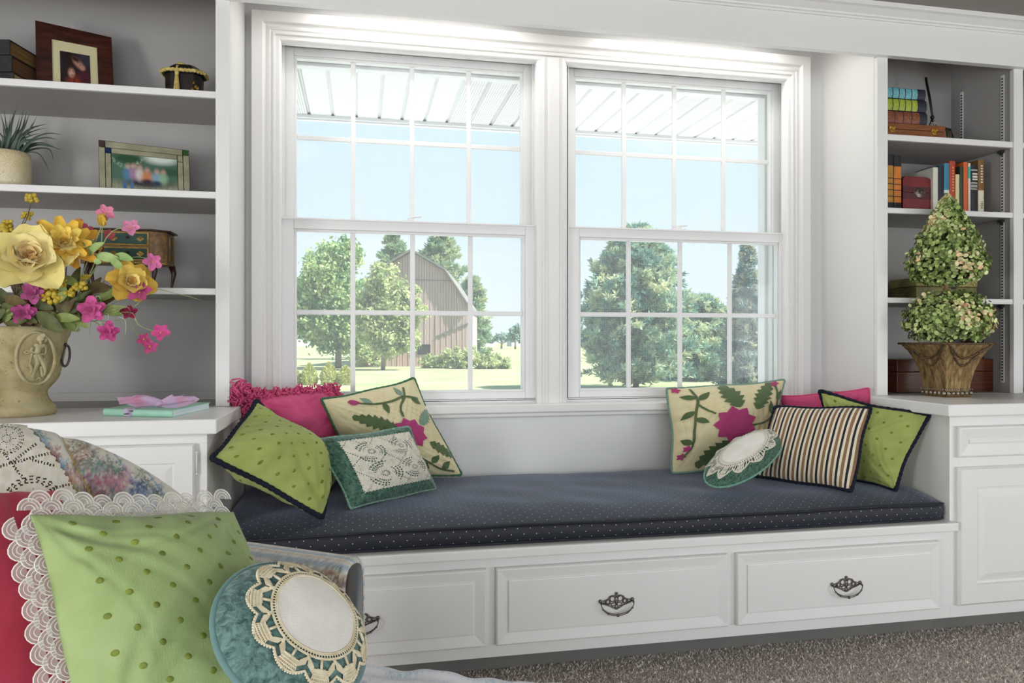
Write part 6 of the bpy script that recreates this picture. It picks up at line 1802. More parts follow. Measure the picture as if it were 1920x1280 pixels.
for a, b, w, m_, dy in [((70, 585), (118, 622), 13, LEAFD, -.07), ((100, 595), (150, 598), 9, LEAFM, -.06), ((150, 545), (210, 540), 12, LEAFB, -.02), ((155, 560), (205, 580), 10, LEAFM, -.03), ((115, 520), (150, 535), 8, LEAFM, -.04), ((110, 515), (128, 570), 7, LEAFM, -.05), ((10, 560), (50, 570), 10, LEAFB, -.05), ((165, 480), (195, 455), 9, LEAFL, -.02), ((172, 470), (160, 448), 10, LEAFM, -.03), ((180, 478), (225, 487), 9, LEAFL, -.02), ((215, 478), (250, 488), 8, LEAFL, -.02), ((205, 480), (235, 510), 7, LEAFL, -.03), ((190, 492), (175, 490), 6, LEAFL, -.03), ((180, 565), (225, 545), 10, LEAFM, -.02), ((175, 575), (230, 590), 9, LEAFM, -.03), ((160, 585), (235, 575), 7, LEAFM, -.02), ((130, 590), (165, 615), 9, LEAFM, -.05), ((20, 590), (70, 605), 10, LEAFD, -.05), ((120, 600), (60, 540), 12, LEAFD, .0), ((100, 600), (30, 530), 13, LEAFB, .02), ((130, 590), (150, 500), 12, LEAFD, .03), ((90, 590), (100, 500), 14, LEAFB, .03), ((60, 590), (20, 480), 12, LEAFB, .03), ((40, 600), (0, 540), 12, LEAFD, .0), ((140, 580), (190, 520), 9, LEAFB, .02), ((0, 600), (-40, 560), 12, LEAFD, 0), ((100, 570), (130, 545), 8, LEAFM, -.05), ((150, 600), (185, 560), 8, LEAFD, .0), ((10, 520), (-30, 480), 10, LEAFM, 0), ((20, 450), (0, 470), 8, LEAFM, 0), ((150, 620), (120, 606), 8, LEAFM, -.05), ((125, 590), (140, 560), 7, LEAFB, -.05), ((60, 560), (100, 580), 11, LEAFD, -.03), ((20, 570), (60, 620), 11, LEAFB, -.03), ((80, 545), (30, 560), 12, LEAFD, -.02), ((110, 570), (160, 560), 9, LEAFD, -.02), ((90, 610), (150, 606), 10, LEAFM, -.055), ((10, 620), (50, 600), 10, LEAFD, -.055), ((60, 430), (30, 460), 8, LEAFB, .02), ((155, 430), (135, 450), 8, LEAFM, .0), ((-20, 450), (10, 420), 9, LEAFB, .02), ((-30, 610), (10, 580), 12, LEAFD, -.03), ((-50, 590), (-20, 520), 12, LEAFB, .0), ((70, 605), (110, 560), 10, LEAFD, -.03)]:
    leaf(a, b, w, m_, dy)
for i in range(44):                      # the dense under-foliage round the rim
    bx_ = random.uniform(-30, 150); by_ = random.uniform(585, 612); a = random.uniform(-2.6, -.5); L_ = random.uniform(40, 85)
    leaf((bx_, by_), (bx_ + L_ * math.cos(a) * (1.3 if bx_ > 60 else .8) + (20 if bx_ > 90 else 0), by_ + L_ * .55 * math.sin(a)), random.uniform(6, 12), random.choice((LEAFD, LEAFD, LEAFB, LEAFM)), random.uniform(-.05, .03))
for a in ((14, 420, 10), (36, 445, 11), (70, 430, 9), (132, 548, 11, -.06), (118, 532, 10, -.05), (84, 556, 11, -.06), (30, 520, 9, -.03), (160, 520, 9, -.03)): berries(*a)
for i in range(26):                      # fine grass sprays round the rim
    x0_ = random.uniform(100, 230); y0_ = random.uniform(560, 610); x1_ = x0_ + random.uniform(-10, 45); y1_ = y0_ + random.uniform(-10, 45)
    P = curve3([FP(x0_, y0_, -.05), FP((x0_ + x1_) / 2 + 6, (y0_ + y1_) / 2 - 10, -.06), FP(x1_, y1_, -.06)], 5)
    MB().tube(P, list(np.linspace(.0012, .0005, len(P))), 4).build('grass_spray', random.choice((GST, LEAFM, LEAFM, paint('pale_spray', lin('c8c8b8'), .7))), fa, smooth=True)

# ---- mint book tied with a pink ribbon
MINT = paint('mint_cover', lin('a9d8c2'), .5, lin('9ccdb6'), 20); MINT2 = paint('pale_mint_pages', lin('e4eef0'), .7, lin('c8dce0'), 6, .4, 120, stretch=(1, 1, 40))
p0 = PZ(196, 779, CTZ); p1 = PZ(325, 782.5, CTZ); p2 = PZ(394, 766.5, CTZ)
ex = (p1 - p0); ey = (p2 - p1); ey = ey - ex.normalized() * ey.dot(ex.normalized()) * .0
w_ = ex.length; d_ = ey.length; exn, eyn = ex.normalized(), ey.normalized()
o = empty('gift_book', tuple(p0), 'mint green book tied with a sheer pink ribbon bow, on the left countertop', 'book')
H_ = .021
mb = MB().obox(p0, ex, ey, (0, 0, .002)).obox(p0 + Vector((0, 0, H_ - .002)), ex, ey, (0, 0, .002))
sp_ = [p0 + exn * s_ for s_ in (0, w_)]
V, F = [], []
for s_ in sp_:
    for a in np.linspace(-math.pi / 2, math.pi / 2, 9): V.append(s_ - eyn * (.008 * math.cos(a)) + Vector((0, 0, H_ / 2 + H_ / 2 * math.sin(a))))
mb.add(V, [(i, i + 1, 9 + i + 1, 9 + i) for i in range(8)] + [tuple(range(9))[::-1], tuple(range(9, 18))]); mb.build('cover', MINT, o)
MB().obox(p0 + exn * .003 + eyn * .002 + Vector((0, 0, .002)), ex - exn * .006, ey - eyn * .006, (0, 0, H_ - .004)).build('pages', MINT2, o)
RIB = NT('sheer_ribbon'); k = RIB
tr = k.n('BsdfTransparent'); di = k.n('BsdfDiffuse'); tl = k.n('BsdfTranslucent'); m1 = k.n('MixShader'); m2 = k.n('MixShader')
cc = k.ramp(k.noise(k.coord('Object'), 18, 2), [(.4, lin('f0b4d2')), (.6, lin('ead4f0'))])
for q in (di, tl): k.t.links.new(cc, q.inputs[0])
m1.inputs[0].default_value = .4; m2.inputs[0].default_value = .82
k.t.links.new(di.outputs[0], m1.inputs[1]); k.t.links.new(tl.outputs[0], m1.inputs[2]); k.t.links.new(tr.outputs[0], m2.inputs[1]); k.t.links.new(m1.outputs[0], m2.inputs[2]); k.t.links.new(m2.outputs[0], k.out.inputs[0])
def ribbon(pts, w, up=(0, 0, 1), name='ribbon'):
    P = curve3(pts, 7); V, F = [], []
    for i, p in enumerate(P):
        d = (P[min(i + 1, len(P) - 1)] - P[max(i - 1, 0)]).normalized(); s = d.cross(Vector(up)).normalized()
        ww = w[0] + (w[1] - w[0]) * i / (len(P) - 1) if hasattr(w, '__len__') else w
        for j in range(5): V.append(p + s * ww * (j / 4 - .5) + Vector(up) * (.0025 * math.sin(j * 1.9 + i * .5)))
    for i in range(len(P) - 1):
        for j in range(4): a = i * 5 + j; F.append((a, a + 1, a + 6, a + 5))
    return MB().add(V, F).build(name, k.m, o, smooth=True)
rb = p0 + exn * (w_ * .385)
U_ = Vector((0, 0, 1))
ribbon([rb + U_ * .0015 - eyn * .0085, rb + U_ * H_ * .5 - eyn * .0095, rb + U_ * (H_ + .0015) - eyn * .003, rb + eyn * d_ * .3 + U_ * (H_ + .001), rb + eyn * d_ * .98 + U_ * (H_ + .001)], .032)
kn = rb + eyn * d_ * .30 + exn * .055 + U_ * (H_ + .010)
MB().ball(kn, .012, 10, 8, (1.1, .9, .8)).build('bow_knot', k.m, o, smooth=True)
ribbon([kn, kn - exn * .06 + U_ * .020 - eyn * .01, kn - exn * .11 + U_ * .008, kn - exn * .06 - U_ * .002, kn], .030, (0, -.5, .8), 'bow_loop')
ribbon([kn, kn + exn * .06 + U_ * .016, kn + exn * .105 + U_ * .012 + eyn * .03, kn + exn * .06 - U_ * .002, kn], .030, (0, -.5, .8), 'bow_loop')
ribbon([kn, kn + exn * .05 + U_ * .02, PY(334, 742, kn.y + .03)], (.016, .040), (0, -.8, .5), 'bow_tail')
ribbon([kn, kn - exn * .07 + U_ * .012, PY(222, 752, kn.y)], (.016, .026), (0, -.8, .5), 'bow_tail')

# ================================================================== RIGHT BOOKCASE
def book(x0, x1, yf, z0, h, depth, cover, label, lean=0.0, group='books on the middle right shelf', bands=(), title=None, pages=None):
    """a standing book, spine to the room"""
    o = empty('book', ((x0 + x1) / 2, yf, z0), label, 'book', group)
    w = x1 - x0; S_ = Vector((lean, 0, 1))
    def q(mb, a0, a1, b0, b1, c0, c1): return mb.obox(Vector((x0 + a0, yf + b0, z0)) + S_ * c0, (a1 - a0, 0, 0), (0, b1 - b0, 0), S_ * (c1 - c0))
    t = min(.0025, w * .16)
    mb = MB(); q(mb, 0, t, .002, depth, 0, h); q(mb, w - t, w, .002, depth, 0, h)
    V = []
    for zz in (0, h):
        for a in np.linspace(math.pi, 0, 7): V.append(Vector((x0 + w / 2 + w / 2 * math.cos(a), yf + .003 - .004 * math.sin(a), z0)) + S_ * zz)
    mb.add(V, [(i, i + 1, 7 + i + 1, 7 + i) for i in range(6)]); mb.build('cover', cover, o)
    mb = MB(); q(mb, t, w - t, .004, depth - .004, .003, h - .004); mb.build('pages', pages or PAGES, o)
    for (b0, b1, m_) in bands:
        V = []
        for zz in (b0 * h, b1 * h):
            for a in np.linspace(math.pi, 0, 7): V.append(Vector((x0 + w / 2 + (w / 2 + .0003) * math.cos(a), yf + .003 - .0046 * math.sin(a), z0)) + S_ * zz)
        MB().add(V, [(i, i + 1, 7 + i + 1, 7 + i) for i in range(6)]).build('spine_band', m_, o)
    return o
PAGES = paint('book_pages', lin('d9cfb4'), .8, lin('c2b694'), 8, .3, 200, stretch=(40, 1, 1))
def M1(name, h, rough=.5, h2=None): return paint(name, lin(h), rough, lin(h2) if h2 else None, 30)
z = SHR[1][0]; yf = 2.70
OR1, OR2, BKL = M1('ochre_leather', 'c08a2c', .5, 'a8761f'), M1('orange_leather', 'd8822c', .5, 'c8721f'), M1('black_cloth', '1c1c1e', .6)
zt = ZP(1675, 292, yf)
for i, (pa, pb, om, lab) in enumerate(((1662, 1676, OR1, 'ochre and black banded book standing next to the left stile, right bookcase'), (1676.5, 1691, OR2, 'orange and black banded book standing between the ochre book and red box'))):
    H_ = ZP((pa + pb) / 2, 289 + i * 2.5, yf) - z
    bd = [(.15, .25, om), (.265, .365, om), (.38, .47, om), (.485, .57, om), (.585, .80, om)]
    book(XP(pa, yf), XP(pb, yf) - .001, yf, z + .0005, H_, .17, BKL, lab, bands=bd, group='banded books on the middle right shelf')
# red round-topped box with a dark clasp
RED = paint('red_lacquer', lin('7d1f24'), .35, lin('641519'), 14, .1, 100); RED2 = paint('dark_red_band', lin('4c1216'), .4)
yb = 2.715; xa, xb = XP(1693, yb), XP(1751, yb); zt = ZP(1715, 331, yb)
o = empty('keepsake_box', ((xa + xb) / 2, yb, z), 'dark red round-shouldered keepsake box with black clasp, among the books', 'box')
H_ = zt - z; W_ = xb - xa
def arch(f0, f1, yo, inset=0):
    P = []
    r = .042
    P = [(xa + inset, z + H_ * f0)]
    if f1 >= .99:
        P += [(xb - inset, z + H_ * f0), (xb - inset, z + H_ - r)] + [(xb - inset - r + r * math.cos(a), z + H_ - r + r * math.sin(a)) for a in np.linspace(.2, math.pi / 2, 8)] + [(xa + inset + .01, z + H_), (xa + inset, z + H_ - .01)]
    else: P += [(xb - inset, z + H_ * f0), (xb - inset, z + H_ * f1), (xa + inset, z + H_ * f1)]
    n = len(P); V = [(x, yo, zz) for x, zz in P] + [(x, yb + .13, zz) for x, zz in P]
    return MB().add(V, [tuple(range(n)), tuple(range(2 * n - 1, n - 1, -1))] + [(i, n + i, n + (i + 1) % n, (i + 1) % n) for i in range(n)])
arch(.006, .555, yb).build('box_body', RED, o, bevel=.001); arch(.56, 1.0, yb).build('lid', RED, o, bevel=.001)
MB().box(xa - .0005, xb + .0005, yb - .0012, yb + .10, z + H_ * .38, z + H_ * .545).build('band', RED2, o); MB().box(xa - .0005, xb + .0005, yb - .0012, yb + .10, z + H_ * .565, z + H_ * .72).build('band', RED2, o)
cxk = xa + W_ * .52; mb = MB().lathe((cxk, yb - .0012, z + H_ * .55), [(.022, 0), (.020, .003), (.010, .006), (.001, .007)], 14, axis=(0, -1, 0)).ball((cxk, yb - .008, z + H_ * .56), .007, 8, 6).box(cxk - .028, cxk + .028, yb - .003, yb, z + H_ * .53, z + H_ * .57)
mb.build('clasp', BRASS, o, smooth=False)
yf = 2.70
specs = [(1750, 1759.5, 314, 'd6d4c6', 'white spined book leaning beside the red box', [], .0), (1760, 1770, 311, '191c2a', 'navy book with plain spine between white and blue books', [], 0),
         (1770.7, 1780.7, 306, '3f7f98', 'blue and green spined book beside the navy book', [(.0, .40, '2f6b4a'), (.40, .46, 'd0d8d0')], 0), (1781, 1791.8, 302, 'b0402a', 'tall brick red book in the row on middle right shelf', [], 0),
         (1792.3, 1799.8, 327, 'd6cf9c', 'short cream book between the brick red and dark green books', [], 0), (1800.2, 1806.8, 312, '2c3a24', 'dark green book with thin spine in the shelf row', [], 0),
         (1807.2, 1815.6, 304, 'd0602a', 'bright orange book in the row on middle right shelf', [], 0), (1816, 1820.6, 306, 'd9d2c6', 'thin pale book with turquoise top on its spine', [(.70, .93, '3fb3a8')], 0),
         (1821, 1834, 309, '1d1c1b', 'black book with white lettering, second from right end of shelf row', [(.88, .90, 'cfcfc6'), (.62, .64, 'cfcfc6'), (.545, .56, 'cfcfc6'), (.575, .59, 'cfcfc6'), (.50, .515, 'cfcfc6'), (.03, .045, 'cfcfc6')], 0), (1834.5, 1845.8, 300, '7d5a26', 'brown and cream dust-jacketed book at right end of shelf row', [(.0, .44, 'dcd4bc')], 0)]
FONTM = M1('white_ink', 'dedbd0', .6); FONTD = M1('dark_ink', '2a2622', .6); FONTY = M1('gold_ink', 'd8b060', .6)
def spine_text(par, body, x, y, z_, size, mat, vertical=True):
    cu = bpy.data.curves.new('lettering', 'FONT'); cu.body = body; cu.size = size; cu.align_x = 'CENTER'; cu.align_y = 'CENTER'; cu.extrude = .0002; cu.resolution_u = 2
    cu.materials.append(mat)
    tmp = bpy.data.objects.new('lettering_curve', cu)
    me = bpy.data.meshes.new_from_object(tmp); bpy.data.objects.remove(tmp)
    t = bpy.data.objects.new('lettering', me); COL.objects.link(t); t.parent = par
    t.location = Vector((x, y, z_)) - ROOT[par]
    t.rotation_euler = (math.pi / 2, math.pi / 2 if vertical else 0, 0)
    return t
for pa, pb, py_, colr, lab, bd, ln in specs:
    xa, xb = XP(pa, yf), XP(pb, yf)
    H_ = ZP((pa + pb) / 2, py_, yf) - z
    o = book(xa, xb - .0006, yf, z + .0005, H_, .15 + .02 * random.random(), M1('cloth_' + colr, colr, .5), lab, bands=[(a, b, M1('band_' + c_, c_, .5)) for a, b, c_ in bd])
    if pa == 1834.5: spine_text(o, '1924', (xa + xb) / 2, yf - .002, z + H_ * .18, .017, FONTD)
    if pa == 1781:
        for i in range(9): MB().box((xa + xb) / 2 - .003, (xa + xb) / 2 + .004, yf - .0018, yf, z + H_ * (.42 + .055 * i), z + H_ * (.445 + .055 * i)).build('title_stroke', FONTY, o)
    if pa == 1834.5:
        for i in range(7): MB().box((xa + xb) / 2 - .004, (xa + xb) / 2 + .005, yf - .0018, yf, z + H_ * (.58 + .05 * i), z + H_ * (.605 + .05 * i)).build('title_stroke', FONTM, o)
    if pa == 1821:
        for i, (a, b) in enumerate(((.80, .83), (.74, .78), (.69, .72))): MB().box(xa + .005, xb - .005, yf - .0018, yf, z + H_ * a, z + H_ * b).build('title_stroke', FONTM, o)

# top shelf: brown case, three banded books lying on it, cord pendant and little frame
z = SHR[2][0]; yf = 2.69
TAN = paint('tan_wood', lin('6f4020'), .35, lin('8a5228'), 14, .1, 100, stretch=(1, 1, 8)); BRA = paint('brass', lin('c8a040'), .3, lin('e0bc60'), 40, metal=.8)
xa, xb = XP(1661, yf), XP(1773, yf); zt = ZP(1700, 231.5, yf)
o = empty('wooden_case', ((xa + xb) / 2, yf + .08, z), 'flat brown wooden case with two brass clasps under the lying books', 'case')
xa = XR + .021
hz = zt - z
MB().box(xa, xb, yf, yf + .20, z + .0005, z + hz * .62).build('case_body', TAN, o, bevel=.003); MB().box(xa, xb, yf, yf + .20, z + hz * .635, zt).build('lid', TAN, o, bevel=.003)
for px_ in (1672, 1751):
    x_ = XP(px_, yf)
    MB().box(x_ - .014, x_ + .014, yf - .002, yf, z + hz * .58, z + hz * .72).box(x_ - .008, x_ + .008, yf - .003, yf, z + hz * .40, z + hz * .6).ball((x_, yf - .004, z + hz * .55), .006, 8, 5).ball((x_ - .011, yf - .003, z + hz * .7), .004, 6, 4).ball((x_ + .011, yf - .003, z + hz * .7), .004, 6, 4).build('clasp', BRA, o)
zz = zt + .0005
for i, (pt, pb_, xr_, colr, lab, nm) in enumerate(((208, 231.5, 1740, '8a4a38', 'lowest lying book on wooden case, with marbled red-brown panels', 'BOOK'), (185, 208, 1739, 'a9b83a', 'middle lying book on wooden case, with lime green panels', 'II'), (164, 185, 1737, '6fb4bc', 'topmost lying book on wooden case, with pale blue panels', 'III'))):
    H_ = (ZP(1700, pt, yf) - ZP(1700, pb_, yf)) - .0006
    xr2 = XP(xr_, yf)
    o = empty('book', ((xa + xr2) / 2, yf + .06, zz), lab, 'book', 'banded books lying on the wooden case')
    L_ = xr2 - xa - .002
    V = []
    for x_ in (xa + .001, xa + .001 + L_):
        for a in np.linspace(-math.pi / 2, math.pi / 2, 9): V.append((x_, yf + .010 - .008 * math.cos(a), zz + H_ / 2 + H_ / 2 * math.sin(a)))
    mb = MB().add(V, [(j, j + 1, 9 + j + 1, 9 + j) for j in range(8)] + [tuple(range(9))[::-1], tuple(range(9, 18))]).box(xa + .001, xa + .001 + L_, yf + .010, yf + .16, zz, zz + .0025).box(xa + .001, xa + .001 + L_, yf + .010, yf + .16, zz + H_ - .0025, zz + H_)
    mb.build('cover', M1('navy_cloth', '1b222c', .55), o)
    MB().box(xa + .003, xa + L_ - .003, yf + .011, yf + .155, zz + .0026, zz + H_ - .0026).build('pages', PAGES, o)
    pm_ = paint('panel_' + colr, lin(colr), .5, tuple(q * .7 for q in lin(colr)), 90, .4, 200)
    n_p = 5 if i else 4
    vis0 = XP(1663, yf); span = XP(1722 + (4 if i == 0 else 0), yf) - vis0
    for q in range(n_p):
        a0 = vis0 + span * q / n_p + .002; a1 = vis0 + span * (q + 1) / n_p - .002
        V = []
        for x_ in (a0, a1):
            for a in np.linspace(-1.25, 1.25, 7): V.append((x_, yf + .0096 - .0083 * math.cos(a), zz + H_ / 2 + H_ / 2 * .98 * math.sin(a)))
        MB().add(V, [(j, j + 1, 7 + j + 1, 7 + j) for j in range(6)]).build('spine_panel', pm_, o, smooth=True)
        for b in range(3):
            if i == 0: MB().tube([(a0 + (a1 - a0) * (.2 + .3 * b) + .004 * math.sin(c_ * 2.1 + b), yf + .0008, zz + H_ * (.25 + .08 * c_)) for c_ in range(7)], .0008, 4).build('gilt_tooling', BRA, o)
    zz += H_ + .0006
CORD = paint('black_cord', lin('161412'), .5)
p0 = PY(1736, 146, 2.86); p1 = PY(1748, 220, 2.80); p2 = PY(1752, 236, 2.80)
o = empty('pendant_cord', tuple(PZ(1752, 262, z)), 'black cord with beads and a pendant propped up behind the lying books', 'cord')
base_ = Vector((p2.x, 2.86, z + .002))
MB().tube([p0, p0.lerp(p1, .5), p1], [.0062, .004, .0035], 6).tube([p1, Vector((p1.x + .01, 2.83, p1.z - .03)), Vector((p1.x + .02, 2.90, z + .004))], .0028, 6).tube([p0 + Vector((.004, 0, -.004)), p0.lerp(p1, .5) + Vector((.007, 0, 0)), p1 + Vector((.004, 0, .004))], .0022, 5).build('cord', CORD, o, smooth=True)
MB().ball(p1, .009, 8, 6).ball(p1 + Vector((.002, 0, -.014)), .006, 8, 6).build('bead', CORD, o, smooth=True)
MB().tube(ring_pts((p2.x - .002, p2.y, p2.z + .006), .010), .0025, 6).ball((p2.x - .002, p2.y, p2.z + .006), .004).build('pendant', paint('silver_pendant', lin('b8b4a8'), .3, metal=.8), o, smooth=True)
Q = [PY(1771, 238, 2.84), PY(1783, 241, 2.80), PY(1793, 262, 2.74), PY(1778, 262, 2.76)]
Q[2].z = Q[3].z = z + .001
o = empty('photo_frame', tuple((Q[2] + Q[3]) / 2), 'tiny dark metal frame leaning at the end of the wooden case', 'photo frame')
frame_bars(Q, .2, .8, .14, .88, .005, 'frame', paint('pewter', lin('3a362c'), .4, lin('6a6250'), 60, metal=.5), o)
mb, _ = quad_solid(MB(), *[lerp4(Q, a, b) + Vector((0, .002, 0)) for a, b in ((.2, .14), (.8, .14), (.8, .88), (.2, .88))], .002); mb.build('frame_print', paint('brown_print', lin('6a5a44'), .4, lin('8a7a5c'), 60), o)

# lower shelf: painted chest
z = SHR[0][0]; yb = 2.76
xa, xb = XP(1718, yb), XP(1832, yb); zt = ZP(1775, 521, yb)
o = empty('painted_chest', ((xa + xb) / 2, yb + .06, z), 'olive gold painted chest behind the topiary, lower right shelf', 'chest')
OLV = paint('olive_gilt', lin('8a8450'), .45, lin('b0a566'), 22, .3, 120, detail=6); OLD = paint('olive_dark', lin('5f5c34'), .5, lin('7d7840'), 30, .3, 120)
hz = zt - z
MB().box(xa, xb, yb, yb + .16, z + .0005, z + hz * .60).build('chest_body', OLD, o, bevel=.003); MB().box(xa - .002, xb + .002, yb - .002, yb + .162, z + hz * .615, zt).build('lid', OLV, o, bevel=.004)
MB().box((xa + xb) / 2 + .0, (xa + xb) / 2 + .045, yb - .006, yb, z + hz * .50, z + hz * .74).build('hasp', DARK, o, bevel=.002)
mb = MB()
for i in range(5): 
    x_ = xa + .02 + (xb - xa - .04) * i / 4; mb.tube([(x_ - .015, yb - .003, z + hz * .72), (x_, yb - .004, z + hz * .9), (x_ + .015, yb - .003, z + hz * .72)], .003, 5); mb.ball((x_, yb - .003, z + hz * .72), .006, 6, 4)
mb.build('gilt_scrolls', paint('pale_gilt', lin('c2b676'), .5), o, smooth=True)

# countertop: mahogany box, dark red book on it, topiary in front
z = CTZ; yb = 2.74
xa, xb = XP(1682, yb), XP(1884, yb); zt = ZP(1780, 673, yb)
MAH = paint('mahogany', lin('45200f'), .3, lin('66331a'), 10, .1, 100, stretch=(.6, 1, 14), detail=6)
o = empty('wooden_box', ((xa + xb) / 2, yb + .07, z), 'long mahogany box on the right countertop behind the topiary pot', 'box')
hz = zt - z
MB().box(xa, xb, yb, yb + .17, z + .001, z + hz * .62).build('box_body', MAH, o, bevel=.002); MB().box(xa, xb, yb, yb + .17, z + hz * .628, zt).build('lid', MAH, o, bevel=.002)
xa, xb = XP(1836, 2.79), XP(1857, 2.79); zt2 = ZP(1846, 608, 2.79)
book(xa, xb, 2.79, zt + .0005, zt2 - zt, .10, M1('maroon_cloth', '4a1418', .5, '3a0f12'), 'maroon book standing on the mahogany box behind the topiary', group='books on the mahogany box')

# ---- topiary
pc_ = Vector((XP(1780, 2.53), 2.545, CTZ))
o = empty('topiary', tuple(pc_), 'two-tier leafy topiary in a flared bronze pot on the right countertop', 'plant')
PW = NT('burnished_bronze'); k = PW; c = k.coord('Object', (1, 1, .12))
k.set(col=k.ramp(k.noise(c, 70, 5, .7), [(.3, lin('5a442c')), (.5, lin('93784e')), (.72, lin('c8b080'))]), rough=.42, metal=.55, spec=.5); k.bump(k.noise(c, 120, 3), .3, .001)
yaw = math.radians(48)
def sq(h, w): return [Vector((pc_.x + w * math.cos(yaw + math.pi / 2 * i), pc_.y + w * math.sin(yaw + math.pi / 2 * i), CTZ + h)) for i in range(4)]
ztop = ZP(1780, 644, 2.50) - CTZ
px2m = 2.86 / FPX
prof = [(0.001, 43), (.010, 43), (.03, 38), (.10, 38.5), (.30, 42), (.50, 48), (.70, 57), (.86, 68), (.95, 77), (1.0, 81)]
V, F = [], []
for h, w in prof: V += sq(h * ztop, w * px2m * .98)
for i in range(len(prof) - 1):
    for q in range(4): F.append((i * 4 + q, i * 4 + (q + 1) % 4, (i + 1) * 4 + (q + 1) % 4, (i + 1) * 4 + q))
F.append((3, 2, 1, 0)); n0 = len(V) - 4
mb = MB().add(V, F)
mb.build('pot', k.m, o, bevel=.002)
V = sq(ztop * .96, 74 * px2m) ; MB().add(V, [(0, 1, 2, 3)]).build('soil', paint('moss', lin('4a4a2c'), .95, lin('6a6a3c'), 60), o)
ROPE = paint('bronze_rope', lin('3a2c1e'), .5, lin('7a6448'), 160, .6, 300, metal=.4)
def rope(pts, r, closed=False, name='rope'):
    P = curve3(pts, 10) if not closed else pts
    return MB().tube(P, [r * (1 + .28 * math.sin(i * 2.2)) for i in range(len(P))], 7, closed=closed)
mb = MB(); c4 = sq(ztop, 82 * px2m); P = []
for i in range(4): P += [c4[i].lerp(c4[(i + 1) % 4], q / 26) for q in range(26)]
mb.tube(P, [.0042 * (1 + .25 * math.sin(i * 2.2)) for i in range(len(P))], 7, closed=True); mb.build('rim_rope', ROPE, o, smooth=True)
for i in range(4):
    a, b = c4[i], c4[(i + 1) % 4]
    inn = (pc_ + Vector((0, 0, 0)) - (a + b) / 2); inn.z = 0; inn.normalize()
    for dep, off in ((.26, .0), (.40, .0)):
        pts = []
        for q in range(13):
            t = q / 12; s_ = 4 * t * (1 - t); h = 1 - dep * s_ - .01
            w = np.interp(h, [p[0] for p in prof], [p[1] for p in prof]) * px2m * .98
            cc4 = sq(h * ztop, w + .004); pts.append(cc4[i].lerp(cc4[(i + 1) % 4], .06 + .88 * t))
        mb = rope(pts, .0036); mb.build('swag_rope', ROPE, o, smooth=True)
BEAD = paint('silver_bead', lin('8a8070'), .3, lin('bdb5a4'), 60, metal=.7)
mb = MB(); c4 = sq(.016, 44 * px2m)
for i in range(4):
    for q in range(6): mb.ball(c4[i].lerp(c4[(i + 1) % 4], .09 + q * .164), .0075, 8, 6)
    for q in range(12): mb.ball(c4[i].lerp(c4[(i + 1) % 4], .04 + q * .084) + Vector((0, 0, .014)), .0035, 6, 4)
mb.build('foot_beads', BEAD, o, smooth=True)
tk = Vector((XP(1776, 2.545), 2.545, 0))
MB().tube([(tk.x, tk.y, CTZ + ztop * .9), (tk.x - .003, tk.y, ZP(1775, 540, 2.545)), (tk.x + .001, tk.y, ZP(1776, 440, 2.545))], [.0095, .0085, .006], 10).build('stem', paint('stem_bark', lin('7a5a3c'), .8, lin('a9835a'), 30, .5, 120), o, smooth=True)
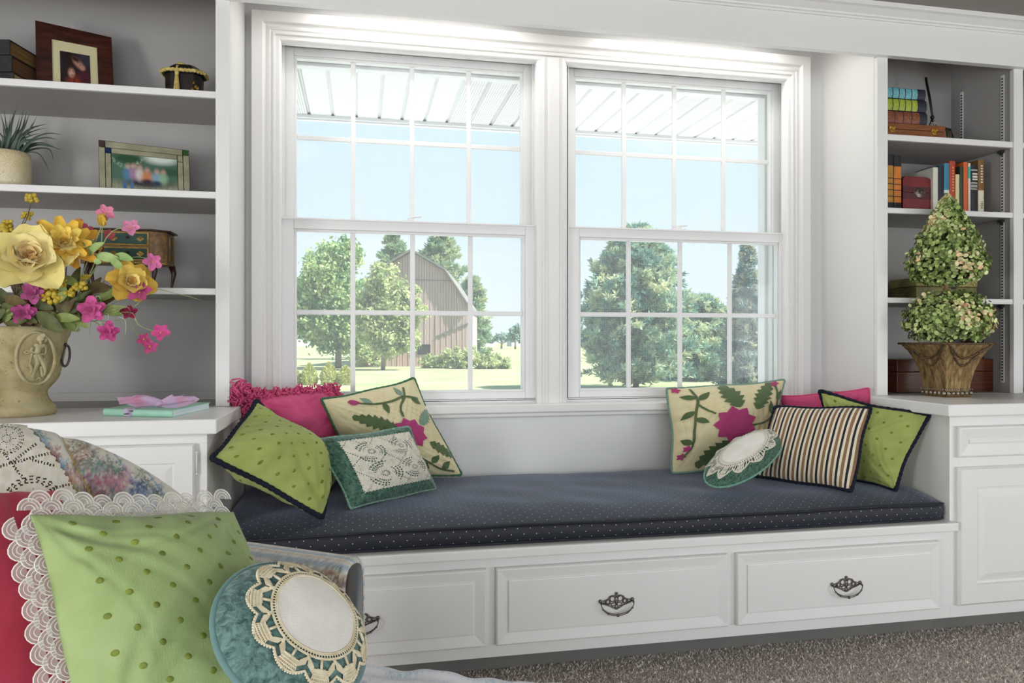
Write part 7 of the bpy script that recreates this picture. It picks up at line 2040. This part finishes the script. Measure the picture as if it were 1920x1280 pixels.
# leaves: small cupped round leaves facing outwards over a cone and a ball
def leaf_cloud(name, n, sampler, size):
    Ps, Ns = sampler(n)
    N = len(Ps); nrm = unit(Ns + rng.normal(size=Ns.shape) * .45)
    r = unit(rng.normal(size=(N, 3))); t1 = unit(np.cross(nrm, r)); t2 = np.cross(nrm, t1)
    sz = rng.uniform(.7, 1.25, N) * size
    K = 7
    V = np.zeros((N, K + 1, 3)); V[:, 0] = Ps - nrm * (sz * .12)[:, None]
    for q in range(K):
        a = 2 * np.pi * q / K; e = .5 * (1 + .25 * np.cos(a)) 
        V[:, q + 1] = Ps + (t1 * np.cos(a) * 1.15 + t2 * np.sin(a) * .88) * (sz * e)[:, None] + nrm * (sz * .10)[:, None]
    F = np.array([[0, q + 1, (q + 1) % K + 1] for q in range(K)])
    FF = (F[None] + (np.arange(N) * (K + 1))[:, None, None]).reshape(-1, 3)
    pal = np.array([lin(c_) for c_ in ('5a6a38', '768a48', '90a45c', 'a9b874', 'c0c890', 'd4cc9c', 'd8b48c', '66783e')])
    # drifts of paler and pinker leaves
    g = np.sin(Ps[:, 0] * 45 + 1) + np.sin(Ps[:, 2] * 38 + Ps[:, 0] * 20) + np.sin(Ps[:, 1] * 40) + rng.normal(0, .9, N)
    idx = np.where(g > 1.7, rng.choice([5, 6], N), np.where(g > .6, rng.choice([3, 4], N), rng.choice([0, 1, 2, 7, 3], N)))
    col = np.clip(pal[idx] * rng.uniform(1.05, 1.5, (N, 1)), 0, .9)
    k_ = LEAFV
    return tag(MB().arr(V.reshape(-1, 3), FF).build(name, k_, o, smooth=True, col=np.repeat(col, K + 1, 0)), kind='stuff')
LEAFV = vcol('topiary_leaf', .5, .0, spec=.5)
zc0, zc1 = ZP(1776, 532, 2.545), ZP(1776, 368, 2.545); Rm = 68 * px2m
def cone_s(n):
    f = rng.uniform(0, 1, n) ** 1.25; a = rng.uniform(0, 6.283, n)
    R = Rm * np.interp(f, [0, .06, .16, .30, .5, .7, .85, 1], [.40, .84, 1.0, .96, .72, .50, .32, .06]) * rng.uniform(.68, 1.10, n) * (1 + .07 * np.sin(a * 4 + f * 9))
    P = np.stack([tk.x + .0 + R * np.cos(a), tk.y + R * np.sin(a), zc0 + f * (zc1 - zc0)], 1)
    return P, unit(np.stack([np.cos(a), np.sin(a), np.where(f < .08, -.8, .45)], 1))
zb0 = ZP(1777, 598, 2.545); Rb = 72 * px2m
def ball_s(n):
    d = unit(rng.normal(size=(n, 3))); d = d[d[:, 2] > -.75]
    P = np.array([tk.x + .004, tk.y, zb0]) + d * np.array([Rb, Rb, 54 * px2m]) * rng.uniform(.70, 1.10, (len(d), 1)) * (1 + .06 * np.sin(d[:, :1] * 9) * np.sin(d[:, 2:] * 8))
    return P, unit(d + np.array([0, 0, .2]))
leaf_cloud('cone_foliage', 3600, cone_s, .0155); leaf_cloud('ball_foliage', 3300, ball_s, .0155)
GRC = paint('inner_twigs', lin('2c3018'), .95, lin('3f4522'), 40)
MB().lathe((tk.x, tk.y, zc0 + .015), [(Rm * .3, 0), (Rm * .68, .02), (Rm * .62, .08), (Rm * .3, .20), (.002, .30)], 14).build('cone_core', GRC, o, smooth=True)
MB().ball((tk.x, tk.y, zb0), 1, 14, 10, (Rb * .7, Rb * .7, 49 * px2m * .7)).build('ball_core', GRC, o, smooth=True)
